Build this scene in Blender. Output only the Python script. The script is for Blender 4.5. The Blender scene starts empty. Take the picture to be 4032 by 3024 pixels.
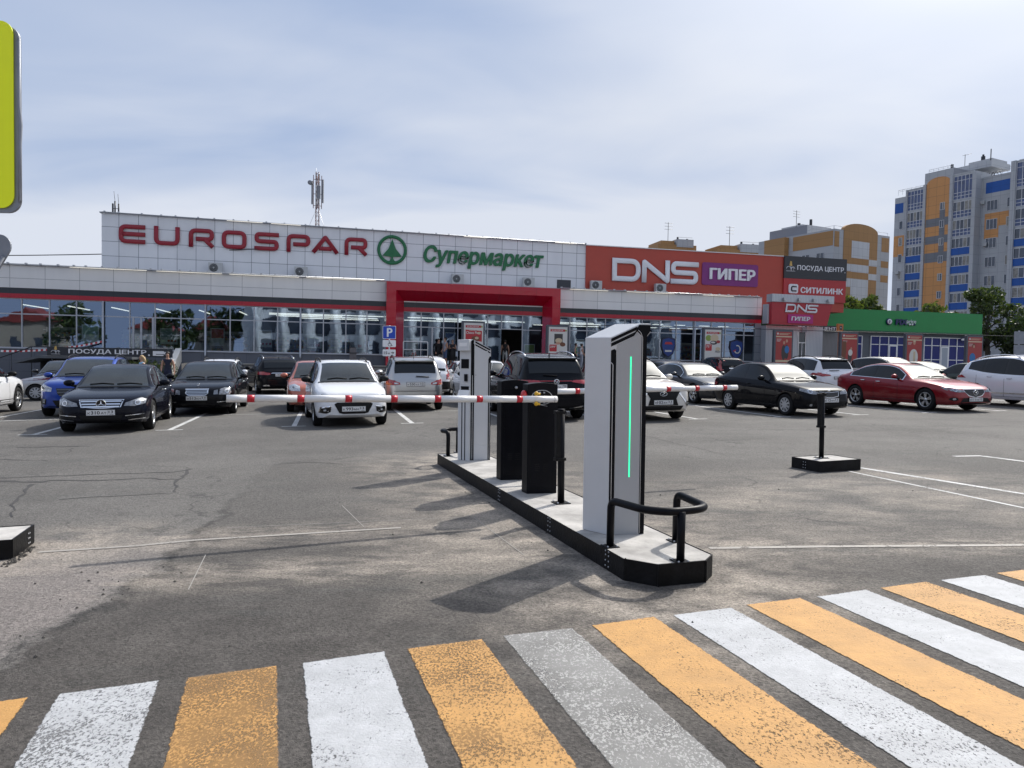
import bpy, bmesh, math, random
from mathutils import Vector, Matrix, geometry
from mathutils.bvhtree import BVHTree
R = math.radians
PI = math.pi
random.seed(7)
scn = bpy.context.scene
col = scn.collection
# ------------------------------------------------------------------ camera
cam_data = bpy.data.cameras.new("camera"); cam = bpy.data.objects.new("camera", cam_data); col.objects.link(cam)
cam_data.sensor_width = 36.0; cam_data.lens = 25.0; cam_data.clip_start = 0.05; cam_data.clip_end = 6000
_p = math.atan(101 / 2800.0); _r = R(1.07)
_F = Vector((0, math.cos(_p), -math.sin(_p))); _X = Vector((1, 0, 0)); _U = Vector((0, math.sin(_p), math.cos(_p)))
_RR = math.cos(_r) * _X + math.sin(_r) * _U; _UU = -math.sin(_r) * _X + math.cos(_r) * _U
cm = Matrix((( _RR.x, _UU.x, -_F.x, 0), (_RR.y, _UU.y, -_F.y, 0), (_RR.z, _UU.z, -_F.z, 1.57), (0, 0, 0, 1)))
cam.matrix_world = cm
scn.camera = cam
# ------------------------------------------------------------------ sky, sun, exposure
SUN_EL, SUN_AZ = R(45.5), R(40.2)
SUN = Vector((math.sin(SUN_AZ) * math.cos(SUN_EL), math.cos(SUN_AZ) * math.cos(SUN_EL), math.sin(SUN_EL)))
sl = bpy.data.lights.new("sun", 'SUN'); sl.energy = 3.5; sl.angle = R(0.6); sl.color = (1.0, 0.95, 0.88)
so = bpy.data.objects.new("sun", sl); col.objects.link(so); so.rotation_euler = SUN.to_track_quat('Z', 'Y').to_euler()
so.location = (40, 50, 80)
w = bpy.data.worlds.new("World"); scn.world = w; w.use_nodes = True
nt = w.node_tree; N = nt.nodes; LK = nt.links
for n in list(N): N.remove(n)
def wn(t, **k):
    n = N.new(t)
    for a, b in k.items(): setattr(n, a, b)
    return n
def wmath(op, a, b=None, c=None):
    n = N.new('ShaderNodeMath'); n.operation = op
    for i, v in enumerate((a, b, c)):
        if v is None: continue
        if isinstance(v, (int, float)): n.inputs[i].default_value = v
        else: LK.new(v, n.inputs[i])
    return n.outputs[0]
sky = wn('ShaderNodeTexSky', sky_type='NISHITA', sun_disc=False, sun_elevation=SUN_EL, sun_rotation=SUN_AZ)
sky.air_density = 1.0; sky.dust_density = 1.5; sky.ozone_density = 1.2
tc = wn('ShaderNodeTexCoord'); sep = wn('ShaderNodeSeparateXYZ'); LK.new(tc.outputs['Generated'], sep.inputs[0])
zc = wmath('MAXIMUM', sep.outputs[2], 0.0)
zz = wmath('ADD', zc, 0.16)
cu = wmath('DIVIDE', sep.outputs[0], zz); cv = wmath('DIVIDE', sep.outputs[1], zz)
cmb = wn('ShaderNodeCombineXYZ'); LK.new(cu, cmb.inputs[0]); LK.new(cv, cmb.inputs[1])
def wnoise(scale, detail, rough, dist, off=(0, 0, 0), stretch=(1, 1, 1)):
    mp = wn('ShaderNodeMapping'); mp.inputs['Location'].default_value = off; mp.inputs['Scale'].default_value = stretch
    LK.new(cmb.outputs[0], mp.inputs[0])
    n = wn('ShaderNodeTexNoise'); n.inputs['Scale'].default_value = scale; n.inputs['Detail'].default_value = detail
    n.inputs['Roughness'].default_value = rough; n.inputs['Distortion'].default_value = dist
    LK.new(mp.outputs[0], n.inputs['Vector']); return n.outputs[0]
def wramp(src, a, b, va=0.0, vb=1.0):
    m = wn('ShaderNodeMapRange', interpolation_type='SMOOTHSTEP'); LK.new(src, m.inputs[0])
    m.inputs[1].default_value = a; m.inputs[2].default_value = b; m.inputs[3].default_value = va; m.inputs[4].default_value = vb
    return m.outputs[0]
n1 = wnoise(0.42, 4, 0.48, 0.6, (5.4, 0.6, 0), (0.8, 1.0, 1))
n2 = wnoise(1.25, 5, 0.50, 0.8, (7.3, 2.2, 0), (0.75, 1.2, 1))
nn = wmath('ADD', wmath('MULTIPLY', n1, 0.80), wmath('MULTIPLY', n2, 0.20))
cf = wramp(nn, 0.37, 0.61)
horizon = wramp(zc, 0.02, 0.27, 0.75, 0.0)
cf = wmath('MINIMUM', wmath('ADD', cf, horizon), 1.0)
dt = wn('ShaderNodeVectorMath', operation='DOT_PRODUCT'); LK.new(tc.outputs['Generated'], dt.inputs[0]); dt.inputs[1].default_value = SUN
back = wramp(dt.outputs['Value'], -0.55, 0.25)                         # the sky away from the sun is bluer and less veiled
cf = wmath('MULTIPLY', cf, wmath('MULTIPLY_ADD', back, 0.5, 0.5))
def wmix(f, a, b):
    m = wn('ShaderNodeMix', data_type='RGBA')
    if isinstance(f, float): m.inputs[0].default_value = f
    else: LK.new(f, m.inputs[0])
    for s, v in ((6, a), (7, b)):
        if isinstance(v, tuple): m.inputs[s].default_value = v
        else: LK.new(v, m.inputs[s])
    return m.outputs[2]
haze_c = wmix(0.84, sky.outputs[0], (3.25, 4.35, 6.65, 1))
haze_c = wmix(back, (2.6, 3.6, 6.0, 1), haze_c)
sky_c = wmix(cf, haze_c, (6.7, 7.15, 8.1, 1))
glow = wramp(dt.outputs['Value'], 0.74, 1.0)
glow = wmath('POWER', glow, 1.6)
sky_c = wmix(wmath('MULTIPLY', glow, 0.9), sky_c, (10.5, 10.8, 11.4, 1))
aur = wmath('POWER', wramp(dt.outputs['Value'], 0.90, 1.0), 2.2)          # bright veil of thin cloud round the sun
sky_c = wmix(wmath('MULTIPLY', aur, 0.95), sky_c, (70.0, 68.0, 64.0, 1))
bg = wn('ShaderNodeBackground'); bg.inputs['Strength'].default_value = 0.09; LK.new(sky_c, bg.inputs[0])
wo = wn('ShaderNodeOutputWorld'); LK.new(bg.outputs[0], wo.inputs[0])
scn.view_settings.view_transform = 'Standard'; scn.view_settings.look = 'None'
scn.view_settings.exposure = 0.25; scn.view_settings.gamma = 1.0
scn.cycles.use_denoising = True
scn.cycles.max_bounces = 8; scn.cycles.transparent_max_bounces = 16; scn.cycles.caustics_reflective = False; scn.cycles.caustics_refractive = False
# ------------------------------------------------------------------ materials
MATS = {}
def mat(name, c, rough=0.5, metal=0.0, spec=0.5, var=0.0, vscale=4.0, bump=0.0, bscale=60.0, coat=0.0, emit=None, es=0.0, dirt=None):
    """principled material whose colour and gloss vary a little with procedural noise"""
    if name in MATS: return MATS[name]
    m = bpy.data.materials.new(name); m.use_nodes = True; t = m.node_tree; b = t.nodes['Principled BSDF']
    b.inputs['Base Color'].default_value = (*c, 1); b.inputs['Roughness'].default_value = rough; b.inputs['Metallic'].default_value = metal
    b.inputs['Specular IOR Level'].default_value = spec
    if coat: b.inputs['Coat Weight'].default_value = coat; b.inputs['Coat Roughness'].default_value = 0.04
    if emit: b.inputs['Emission Color'].default_value = (*emit, 1); b.inputs['Emission Strength'].default_value = es
    tcn = t.nodes.new('ShaderNodeTexCoord')
    if var:
        n = t.nodes.new('ShaderNodeTexNoise'); n.inputs['Scale'].default_value = vscale; n.inputs['Detail'].default_value = 5; n.inputs['Roughness'].default_value = 0.6
        t.links.new(tcn.outputs['Object'], n.inputs['Vector'])
        mx = t.nodes.new('ShaderNodeMix'); mx.data_type = 'RGBA'
        mx.inputs[6].default_value = (*[max(0, x * (1 - var)) for x in c], 1); mx.inputs[7].default_value = (*[min(1, x * (1 + var)) for x in c], 1)
        r = t.nodes.new('ShaderNodeMapRange'); r.inputs[1].default_value = 0.3; r.inputs[2].default_value = 0.7
        t.links.new(n.outputs[0], r.inputs[0]); t.links.new(r.outputs[0], mx.inputs[0]); t.links.new(mx.outputs[2], b.inputs['Base Color'])
        rr = t.nodes.new('ShaderNodeMapRange'); rr.inputs[3].default_value = max(0.02, rough * 0.8); rr.inputs[4].default_value = min(1, rough * 1.2)
        t.links.new(n.outputs[0], rr.inputs[0]); t.links.new(rr.outputs[0], b.inputs['Roughness'])
    if bump:
        n = t.nodes.new('ShaderNodeTexNoise'); n.inputs['Scale'].default_value = bscale; n.inputs['Detail'].default_value = 4
        t.links.new(tcn.outputs['Object'], n.inputs['Vector'])
        bp = t.nodes.new('ShaderNodeBump'); bp.inputs['Strength'].default_value = bump; bp.inputs['Distance'].default_value = 0.02
        t.links.new(n.outputs[0], bp.inputs['Height']); t.links.new(bp.outputs[0], b.inputs['Normal'])
    MATS[name] = m; return m
def panel_mat(name, c, sx, sz, ox=0.0, oz=0.0, seam=(0.25, 0.26, 0.28), wd=0.012, rough=0.35, var=0.10, axes=(0, 2), bump=0.15, bscale=1.2):
    """cladding panels: thin dark joints on a grid in object coordinates, each panel a slightly different tone"""
    if name in MATS: return MATS[name]
    m = bpy.data.materials.new(name); m.use_nodes = True; t = m.node_tree; b = t.nodes['Principled BSDF']; b.inputs['Roughness'].default_value = rough
    tcn = t.nodes.new('ShaderNodeTexCoord'); sp = t.nodes.new('ShaderNodeSeparateXYZ'); t.links.new(tcn.outputs['Object'], sp.inputs[0])
    def M(op, a, bb=None):
        n = t.nodes.new('ShaderNodeMath'); n.operation = op
        for i, v in enumerate((a, bb)):
            if v is None: continue
            if isinstance(v, (int, float)): n.inputs[i].default_value = v
            else: t.links.new(v, n.inputs[i])
        return n.outputs[0]
    u = M('DIVIDE', M('SUBTRACT', sp.outputs[axes[0]], ox), sx); v = M('DIVIDE', M('SUBTRACT', sp.outputs[axes[1]], oz), sz)
    du = M('MULTIPLY', M('ABSOLUTE', M('SUBTRACT', M('FRACT', M('ADD', u, 0.5)), 0.5)), sx)
    dv = M('MULTIPLY', M('ABSOLUTE', M('SUBTRACT', M('FRACT', M('ADD', v, 0.5)), 0.5)), sz)
    line = M('LESS_THAN', M('MINIMUM', du, dv), wd)
    cmbn = t.nodes.new('ShaderNodeCombineXYZ'); t.links.new(M('FLOOR', u), cmbn.inputs[0]); t.links.new(M('FLOOR', v), cmbn.inputs[1])
    wnz = t.nodes.new('ShaderNodeTexWhiteNoise'); t.links.new(cmbn.outputs[0], wnz.inputs['Vector'])
    ns = t.nodes.new('ShaderNodeTexNoise'); ns.inputs['Scale'].default_value = 0.9; ns.inputs['Detail'].default_value = 6; mpn = t.nodes.new('ShaderNodeMapping'); mpn.inputs['Scale'].default_value = (2.6, 2.6, 0.35); t.links.new(tcn.outputs['Object'], mpn.inputs[0]); t.links.new(mpn.outputs[0], ns.inputs['Vector'])
    f = M('ADD', M('MULTIPLY', wnz.outputs[0], 0.4), M('MULTIPLY', ns.outputs[0], 0.6))
    mx = t.nodes.new('ShaderNodeMix'); mx.data_type = 'RGBA'; t.links.new(f, mx.inputs[0])
    mx.inputs[6].default_value = (*[x * (1 - var) for x in c], 1); mx.inputs[7].default_value = (*[min(1, x * (1 + var)) for x in c], 1)
    m2 = t.nodes.new('ShaderNodeMix'); m2.data_type = 'RGBA'; t.links.new(line, m2.inputs[0]); t.links.new(mx.outputs[2], m2.inputs[6]); m2.inputs[7].default_value = (*seam, 1)
    t.links.new(m2.outputs[2], b.inputs['Base Color'])
    n = t.nodes.new('ShaderNodeTexNoise'); n.inputs['Scale'].default_value = bscale; n.inputs['Detail'].default_value = 2; t.links.new(tcn.outputs['Object'], n.inputs['Vector'])
    bp = t.nodes.new('ShaderNodeBump'); bp.inputs['Strength'].default_value = bump; bp.inputs['Distance'].default_value = 0.03
    t.links.new(n.outputs[0], bp.inputs['Height']); t.links.new(bp.outputs[0], b.inputs['Normal'])
    MATS[name] = m; return m
def glass_mat(name, tint=(0.6, 0.7, 0.75), refl=0.3, wav=0.25, wscale=1.3):
    if name in MATS: return MATS[name]
    m = bpy.data.materials.new(name); m.use_nodes = True; t = m.node_tree
    for n in list(t.nodes): t.nodes.remove(n)
    o = t.nodes.new('ShaderNodeOutputMaterial'); tr = t.nodes.new('ShaderNodeBsdfTransparent'); tr.inputs[0].default_value = (*tint, 1)
    gl = t.nodes.new('ShaderNodeBsdfGlossy'); gl.inputs['Roughness'].default_value = 0.015; gl.inputs['Color'].default_value = (0.55, 0.70, 0.92, 1)
    fr = t.nodes.new('ShaderNodeFresnel'); fr.inputs[0].default_value = 1.5
    ad = t.nodes.new('ShaderNodeMath'); ad.operation = 'ADD'; ad.inputs[1].default_value = refl; ad.use_clamp = True; t.links.new(fr.outputs[0], ad.inputs[0])
    tcn = t.nodes.new('ShaderNodeTexCoord'); n = t.nodes.new('ShaderNodeTexNoise'); n.inputs['Scale'].default_value = wscale; n.inputs['Detail'].default_value = 1.5
    t.links.new(tcn.outputs['Object'], n.inputs['Vector'])
    bp = t.nodes.new('ShaderNodeBump'); bp.inputs['Strength'].default_value = wav; bp.inputs['Distance'].default_value = 0.02
    t.links.new(n.outputs[0], bp.inputs['Height']); t.links.new(bp.outputs[0], gl.inputs['Normal'])
    ms = t.nodes.new('ShaderNodeMixShader'); t.links.new(ad.outputs[0], ms.inputs[0]); t.links.new(tr.outputs[0], ms.inputs[1]); t.links.new(gl.outputs[0], ms.inputs[2])
    t.links.new(ms.outputs[0], o.inputs[0]); MATS[name] = m; return m
# ------------------------------------------------------------------ mesh builder
TEXT_CACHE = {}
def text_geo(s, bold=0.0, shear=0.0, depth=0.1):
    """outline text from the built-in font as (verts, faces), cap height about 0.73, extruded by depth"""
    k = (s, bold, shear, depth)
    if k in TEXT_CACHE: return TEXT_CACHE[k]
    c = bpy.data.curves.new("t", 'FONT'); c.body = s; c.offset = bold; c.shear = shear; c.extrude = depth / 2; c.resolution_u = 3
    o = bpy.data.objects.new("t", c); col.objects.link(o); bpy.context.view_layer.update()
    me = bpy.data.meshes.new_from_object(o.evaluated_get(bpy.context.evaluated_depsgraph_get()))
    v = [tuple(p.co) for p in me.vertices]; f = [tuple(p.vertices) for p in me.polygons]
    bpy.data.objects.remove(o); bpy.data.curves.remove(c); bpy.data.meshes.remove(me)
    TEXT_CACHE[k] = (v, f); return v, f
class MB:
    def __init__(s): s.v = []; s.f = []; s.m = []; s.sm = []
    def add(s, vs, fs, m=0, smooth=False, mx=None):
        o = len(s.v)
        s.v += [tuple(mx @ Vector(p)) if mx is not None else tuple(p) for p in vs]
        for f in fs: s.f.append(tuple(i + o for i in f)); s.m.append(m); s.sm.append(smooth)
        return s
    def box(s, x0, x1, y0, y1, z0, z1, m=0, mx=None):
        v = [(x, y, z) for z in (z0, z1) for y in (y0, y1) for x in (x0, x1)]
        return s.add(v, [(0, 2, 3, 1), (4, 5, 7, 6), (0, 1, 5, 4), (2, 6, 7, 3), (0, 4, 6, 2), (1, 3, 7, 5)], m, False, mx)
    def prism(s, poly, h0, h1, axis='z', m=0, mx=None, smooth=False):
        n = len(poly); mp = {'z': lambda p, h: (p[0], p[1], h), 'y': lambda p, h: (p[0], h, p[1]), 'x': lambda p, h: (h, p[0], p[1])}[axis]
        v = [mp(p, h0) for p in poly] + [mp(p, h1) for p in poly]
        fs = [tuple(reversed(range(n))), tuple(range(n, 2 * n))] + [(i, (i + 1) % n, n + (i + 1) % n, n + i) for i in range(n)]
        return s.add(v, fs, m, smooth, mx)
    def tube(s, pts, r, n=8, m=0, closed=False, mx=None, sy=1.0, caps=True, smooth=True):
        P = [Vector(p) for p in pts]; k = len(P); rs = r if isinstance(r, (list, tuple)) else [r] * k
        vs = []; up = None
        for i in range(k):
            a = P[i - 1] if (i > 0 or closed) else None; b = P[(i + 1) % k] if (i < k - 1 or closed) else None
            d = ((P[i] - a).normalized() if a is not None else Vector()) + ((b - P[i]).normalized() if b is not None else Vector())
            if d.length < 1e-6: d = Vector((0, 0, 1))
            d.normalize()
            if up is None: up = d.orthogonal().normalized() if abs(d.y) > 0.9 else (Vector((0, 1, 0)) - d * d.y).normalized()
            up = (up - d * up.dot(d)); up = up.normalized() if up.length > 1e-6 else d.orthogonal().normalized()
            sd = d.cross(up); sc = 1.0
            if a is not None and b is not None:
                cs = (P[i] - a).normalized().dot((b - P[i]).normalized()); sc = min(1.6, 1 / max(0.4, math.sqrt(max(0.0, (1 + cs) / 2))))
            for j in range(n):
                t = 2 * PI * j / n
                vs.append(P[i] + up * (math.cos(t) * rs[i] * sy) + sd * (math.sin(t) * rs[i] * sc))
        fs = []
        for i in range(k if closed else k - 1):
            i2 = (i + 1) % k
            for j in range(n): fs.append((i * n + j, i * n + (j + 1) % n, i2 * n + (j + 1) % n, i2 * n + j))
        if caps and not closed: fs.append(tuple(reversed(range(n)))); fs.append(tuple((k - 1) * n + j for j in range(n)))
        return s.add(vs, fs, m, smooth, mx)
    def cyl(s, p0, p1, r, n=16, m=0, r2=None, mx=None, smooth=True): return s.tube([p0, p1], [r, r if r2 is None else r2], n, m, mx=mx, smooth=smooth)
    def ell(s, c, rx, ry, rz, m=0, nu=12, nv=8, mx=None):
        vs = [(c[0], c[1], c[2] - rz)]
        for i in range(1, nv):
            a = -PI / 2 + PI * i / nv
            for j in range(nu): b = 2 * PI * j / nu; vs.append((c[0] + rx * math.cos(a) * math.cos(b), c[1] + ry * math.cos(a) * math.sin(b), c[2] + rz * math.sin(a)))
        vs.append((c[0], c[1], c[2] + rz)); fs = []
        for j in range(nu): fs.append((0, 1 + (j + 1) % nu, 1 + j))
        for i in range(nv - 2):
            for j in range(nu): a = 1 + i * nu + j; b = 1 + i * nu + (j + 1) % nu; fs.append((a, b, b + nu, a + nu))
        o = 1 + (nv - 2) * nu
        for j in range(nu): fs.append((o + j, o + (j + 1) % nu, len(vs) - 1))
        return s.add(vs, fs, m, True, mx)
    def lathe(s, prof, n=24, m=0, mx=None, smooth=True):
        """profile (radius, offset) spun about the y axis"""
        k = len(prof); vs = []
        for r_, y in prof:
            for j in range(n): t = 2 * PI * j / n; vs.append((r_ * math.cos(t), y, r_ * math.sin(t)))
        fs = [(i * n + j, i * n + (j + 1) % n, (i + 1) * n + (j + 1) % n, (i + 1) * n + j) for i in range(k - 1) for j in range(n)]
        return s.add(vs, fs, m, smooth, mx)
    def text(s, string, x0, x1, z0, z1, y, m=0, bold=0.0, shear=0.0, depth=0.02, fit=True, mx=None, flip=False):
        """text standing in the xz plane facing -y, its front face at y, fitted to the given rectangle"""
        ob = min(bold, .012); ex = max(0.0, bold - ob)
        v, f = text_geo(string, ob, shear, 1.0)
        if ex:                                                   # heavier weight: the outline again, nudged sideways a hair behind
            v0, f0 = v, f; v = []; f = []
            for k_, (dx_, dz_) in enumerate(((0, 0), (ex, 0), (-ex, 0), (ex * .6, ex * .5), (-ex * .6, -ex * .5))): o_ = len(v); v = v + [(p[0] + dx_, p[1] + dz_, p[2] - .012 * k_) for p in v0]; f = f + [tuple(i + o_ for i in q) for q in f0]
        if not v: return s
        ax = min(p[0] for p in v); bx = max(p[0] for p in v); az = min(p[1] for p in v); bz = max(p[1] for p in v)
        sz = (z1 - z0) / (bz - az); sx = (x1 - x0) / (bx - ax)
        return s.add([(x0 + (p[0] - ax) * sx, y + depth * (0.5 - p[2]), z0 + (p[1] - az) * sz) for p in v], f, m, False, mx)
    def build(s, name, mats, parent=None, bevel=0.0, mw=None, auto=True):
        me = bpy.data.meshes.new(name); me.from_pydata(s.v, [], s.f)
        for x in (mats if isinstance(mats, (list, tuple)) else [mats]): me.materials.append(x)
        me.polygons.foreach_set('material_index', s.m); me.polygons.foreach_set('use_smooth', s.sm); me.update()
        bm = bmesh.new(); bm.from_mesh(me); bmesh.ops.recalc_face_normals(bm, faces=bm.faces); bm.to_mesh(me); bm.free()
        o = bpy.data.objects.new(name, me); col.objects.link(o)
        if parent is not None: o.parent = parent
        if mw is not None: o.matrix_world = mw
        if bevel:
            b = o.modifiers.new('bevel', 'BEVEL'); b.width = bevel; b.segments = 2; b.limit_method = 'ANGLE'; b.angle_limit = R(40)
        return o
def tag(o, label, cat, group=None, kind=None):
    if label: o['label'] = label
    if cat: o['category'] = cat
    if group: o['group'] = group
    if kind: o['kind'] = kind
    return o
def thing(name, label, cat, mw=None, group=None):
    o = bpy.data.objects.new(name, None); o.empty_display_size = 0.2; col.objects.link(o)
    if mw is not None: o.matrix_world = mw
    return tag(o, label, cat, group)
def struct(o): o['kind'] = 'structure'; return o
T = Matrix.Translation
def RZ(a): return Matrix.Rotation(a, 4, 'Z')
SLOPE = 0.016                                # the lot falls gently to one side
def gz(x): return SLOPE * max(-60.0, min(60.0, x))
TILT = Matrix.Rotation(-math.atan(SLOPE), 4, 'Y')
def at(x, y, psi=0.0, z=0.0): return T((x, y, gz(x) + z)) @ TILT @ RZ(psi)
ALPHA = math.atan(2800 / 11144.0)
FM = T((0, 45, 0)) @ RZ(ALPHA) @ T((-45 * math.sin(ALPHA), 0, 0))               # frame of the shop front: x along it, y into it
# ================================================================== GROUND
def nodes_of(name):
    m = bpy.data.materials.new(name); m.use_nodes = True; t = m.node_tree; return m, t, t.nodes['Principled BSDF']
class NG:
    """tiny helper for wiring shader maths"""
    def __init__(s, t): s.t = t; s.tc = t.nodes.new('ShaderNodeTexCoord').outputs['Object']; sp = t.nodes.new('ShaderNodeSeparateXYZ'); t.links.new(s.tc, sp.inputs[0]); s.x, s.y, s.z = sp.outputs
    def M(s, op, a, b=None, c=None, clamp=False):
        n = s.t.nodes.new('ShaderNodeMath'); n.operation = op; n.use_clamp = clamp
        for i, v in enumerate((a, b, c)):
            if v is None: continue
            if isinstance(v, (int, float)): n.inputs[i].default_value = v
            else: s.t.links.new(v, n.inputs[i])
        return n.outputs[0]
    def noise(s, sc, det=4, ro=0.6, dist=0.0, st=(1, 1, 1), loc=(0, 0, 0), rot=0.0):
        mp = s.t.nodes.new('ShaderNodeMapping'); mp.inputs['Scale'].default_value = st; mp.inputs['Location'].default_value = loc; mp.inputs['Rotation'].default_value = (0, 0, rot)
        s.t.links.new(s.tc, mp.inputs[0]); n = s.t.nodes.new('ShaderNodeTexNoise'); n.inputs['Scale'].default_value = sc; n.inputs['Detail'].default_value = det
        n.inputs['Roughness'].default_value = ro; n.inputs['Distortion'].default_value = dist; s.t.links.new(mp.outputs[0], n.inputs['Vector']); return n.outputs[0]
    def voro(s, sc, feat='F1', out='Distance', vec=None):
        n = s.t.nodes.new('ShaderNodeTexVoronoi'); n.feature = feat; n.inputs['Scale'].default_value = sc; s.t.links.new(vec if vec is not None else s.tc, n.inputs['Vector']); return n.outputs[out]
    def ss(s, v, a, b, lo=0.0, hi=1.0):
        n = s.t.nodes.new('ShaderNodeMapRange'); n.interpolation_type = 'SMOOTHSTEP'; s.t.links.new(v, n.inputs[0])
        for i, q in enumerate((a, b, lo, hi)): n.inputs[i + 1].default_value = q
        return n.outputs[0]
    def mix(s, f, a, b, bt='MIX'):
        n = s.t.nodes.new('ShaderNodeMix'); n.data_type = 'RGBA'; n.blend_type = bt
        if isinstance(f, (int, float)): n.inputs[0].default_value = f
        else: s.t.links.new(f, n.inputs[0])
        for i, v in ((6, a), (7, b)):
            if isinstance(v, tuple): n.inputs[i].default_value = (*v, 1)
            else: s.t.links.new(v, n.inputs[i])
        return n.outputs[2]
    def seg(s, a, b):
        """distance to a segment in plan"""
        dx, dy = b[0] - a[0], b[1] - a[1]; L2 = dx * dx + dy * dy
        px = s.M('SUBTRACT', s.x, a[0]); py = s.M('SUBTRACT', s.y, a[1])
        t = s.M('DIVIDE', s.M('ADD', s.M('MULTIPLY', px, dx), s.M('MULTIPLY', py, dy)), L2, clamp=True)
        qx = s.M('SUBTRACT', px, s.M('MULTIPLY', t, dx)); qy = s.M('SUBTRACT', py, s.M('MULTIPLY', t, dy))
        return s.M('SQRT', s.M('ADD', s.M('MULTIPLY', qx, qx), s.M('MULTIPLY', qy, qy)))
def asphalt():
    m, t, b = nodes_of("asphalt"); g = NG(t); M = g.M
    big = g.noise(0.35, 6, 0.62); mid = g.noise(2.2, 6, 0.65, 0.4); fine = g.noise(55, 3, 0.7); grit = g.noise(160, 2, 0.6)
    stone = g.voro(75, 'F1', 'Color')
    sep = t.nodes.new('ShaderNodeSeparateColor'); t.links.new(stone, sep.inputs[0])
    old = g.mix(g.ss(big, 0.3, 0.7), (0.098, 0.093, 0.087), (0.142, 0.135, 0.126))
    new = g.mix(g.ss(mid, 0.3, 0.7), (0.060, 0.0545, 0.050), (0.090, 0.082, 0.075))
    # laid-newer strip through the gate: bounded by a ragged seam
    wob = M('MULTIPLY', M('SUBTRACT', g.noise(1.3, 5, 0.7), 0.5), 0.9)
    xb = M('ADD', M('ADD', g.x, M('MULTIPLY', M('MAXIMUM', M('SUBTRACT', g.y, 5.0), 0.0), 0.17)), wob)
    isnew = M('MULTIPLY', g.ss(xb, -2.62, -2.52), g.ss(M('ADD', g.y, M('MULTIPLY', wob, 1.6)), 11.6, 10.4))
    isnew = M('MULTIPLY', isnew, g.ss(xb, 6.2, 5.2))
    fade = g.ss(g.y, 3.5, 8.5, 1.0, 0.30)
    c = g.mix(M('MULTIPLY', isnew, fade), old, new)
    # warm old chippings beside the seam
    chip = M('MULTIPLY', g.ss(xb, -2.5, -2.8), g.ss(g.y, 6.5, 5.0))
    c = g.mix(M('MULTIPLY', chip, 0.55), c, (0.25, 0.22, 0.205))
    seam = M('MULTIPLY', M('MULTIPLY', g.ss(M('ABSOLUTE', M('ADD', xb, 2.57)), 0.10, 0.0), g.ss(g.y, 9.5, 6.0)), g.ss(mid, 0.35, 0.55))
    c = g.mix(M('MULTIPLY', seam, 0.75), c, (0.028, 0.027, 0.026))
    # streaks of wear and darker tyre lanes
    streak = g.noise(1.1, 5, 0.65, 0.3, (0.35, 2.4, 1), rot=-0.25)
    c = g.mix(g.ss(streak, 0.52, 0.74, 0.0, 0.28), c, (0.07, 0.082, 0.079))
    # pale dust: round the island, along the sawn trench, and in drifts
    near = g.seg((1.1, 4.85), (-0.75, 10.5)); dn = g.noise(1.9, 6, 0.62, 0.2, (1.0, 1.4, 1), rot=0.35)
    dust = M('MULTIPLY', g.ss(near, 2.3, 0.3), g.ss(dn, 0.32, 0.70))
    tr = g.seg((-3.9, 5.75), (-1.2, 6.55)); tr2 = g.seg((1.6, 5.85), (6.0, 6.15)); tr3 = g.seg((-2.6, 5.0), (0.3, 5.55))
    d2 = M('MULTIPLY', g.ss(M('MINIMUM', M('MINIMUM', tr, tr2), tr3), 0.62, 0.03), g.ss(g.noise(2.6, 6, 0.64, 0.2, (0.8, 2.0, 1), rot=0.15), 0.34, 0.68))
    d3 = M('MULTIPLY', g.ss(g.seg((3.0, 7.6), (5.2, 8.6)), 2.6, 0.5), g.ss(g.noise(1.2, 6, 0.62, 0.2, (0.8, 1.5, 1), loc=(4, 2, 0)), 0.34, 0.70))
    d4 = M('MULTIPLY', g.ss(g.seg((-4.4, 4.8), (-3.6, 6.0)), 1.1, 0.1), g.ss(dn, 0.35, 0.6))
    d5 = M('MULTIPLY', M('MULTIPLY', g.ss(g.seg((-0.6, 5.9), (-0.1, 7.3)), 1.3, 0.2), g.ss(g.noise(1.3, 5, 0.6, 0.4, (0.9, 1.5, 1), loc=(2, 5, 0)), 0.36, 0.60)), 0.8)
    d = M('MAXIMUM', M('MAXIMUM', dust, d2), M('MAXIMUM', M('MULTIPLY', d3, 0.9), M('MAXIMUM', d4, d5)))
    c = g.mix(M('MULTIPLY', M('MULTIPLY', d, g.ss(near, 2.6, 0.4, 0.72, 1.0)), 0.82), c, (0.385, 0.338, 0.285))
    # hairline cracks
    wv = t.nodes.new('ShaderNodeVectorMath'); wv.operation = 'ADD'; t.links.new(g.tc, wv.inputs[0])
    nz = t.nodes.new('ShaderNodeTexNoise'); nz.inputs['Scale'].default_value = 1.5; nz.inputs['Detail'].default_value = 4; t.links.new(g.tc, nz.inputs['Vector']); t.links.new(nz.outputs['Color'], wv.inputs[1])
    ed = g.voro(0.23, 'DISTANCE_TO_EDGE', 'Distance', wv.outputs[0])
    crack = M('MULTIPLY', M('MULTIPLY', g.ss(ed, 0.0065, 0.0015), g.ss(g.noise(0.8, 3), 0.44, 0.56)), g.ss(g.y, 4.8, 7.0))
    c = g.mix(M('MULTIPLY', crack, 0.45), c, (0.03, 0.03, 0.03))
    # oil drips
    spot = M('MULTIPLY', g.ss(g.voro(1.1), 0.16, 0.05), g.ss(g.noise(0.5, 3), 0.50, 0.60)); c = g.mix(M('MULTIPLY', spot, 0.35), c, (0.035, 0.032, 0.03))
    # aggregate
    sp = M('ADD', M('MULTIPLY', M('SUBTRACT', sep.outputs[0], 0.5), 0.62), M('MULTIPLY', M('SUBTRACT', fine, 0.5), 1.15))
    mul = M('ADD', 1.0, sp)
    cc = t.nodes.new('ShaderNodeCombineColor')
    for i in range(3): t.links.new(mul, cc.inputs[i])
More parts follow.
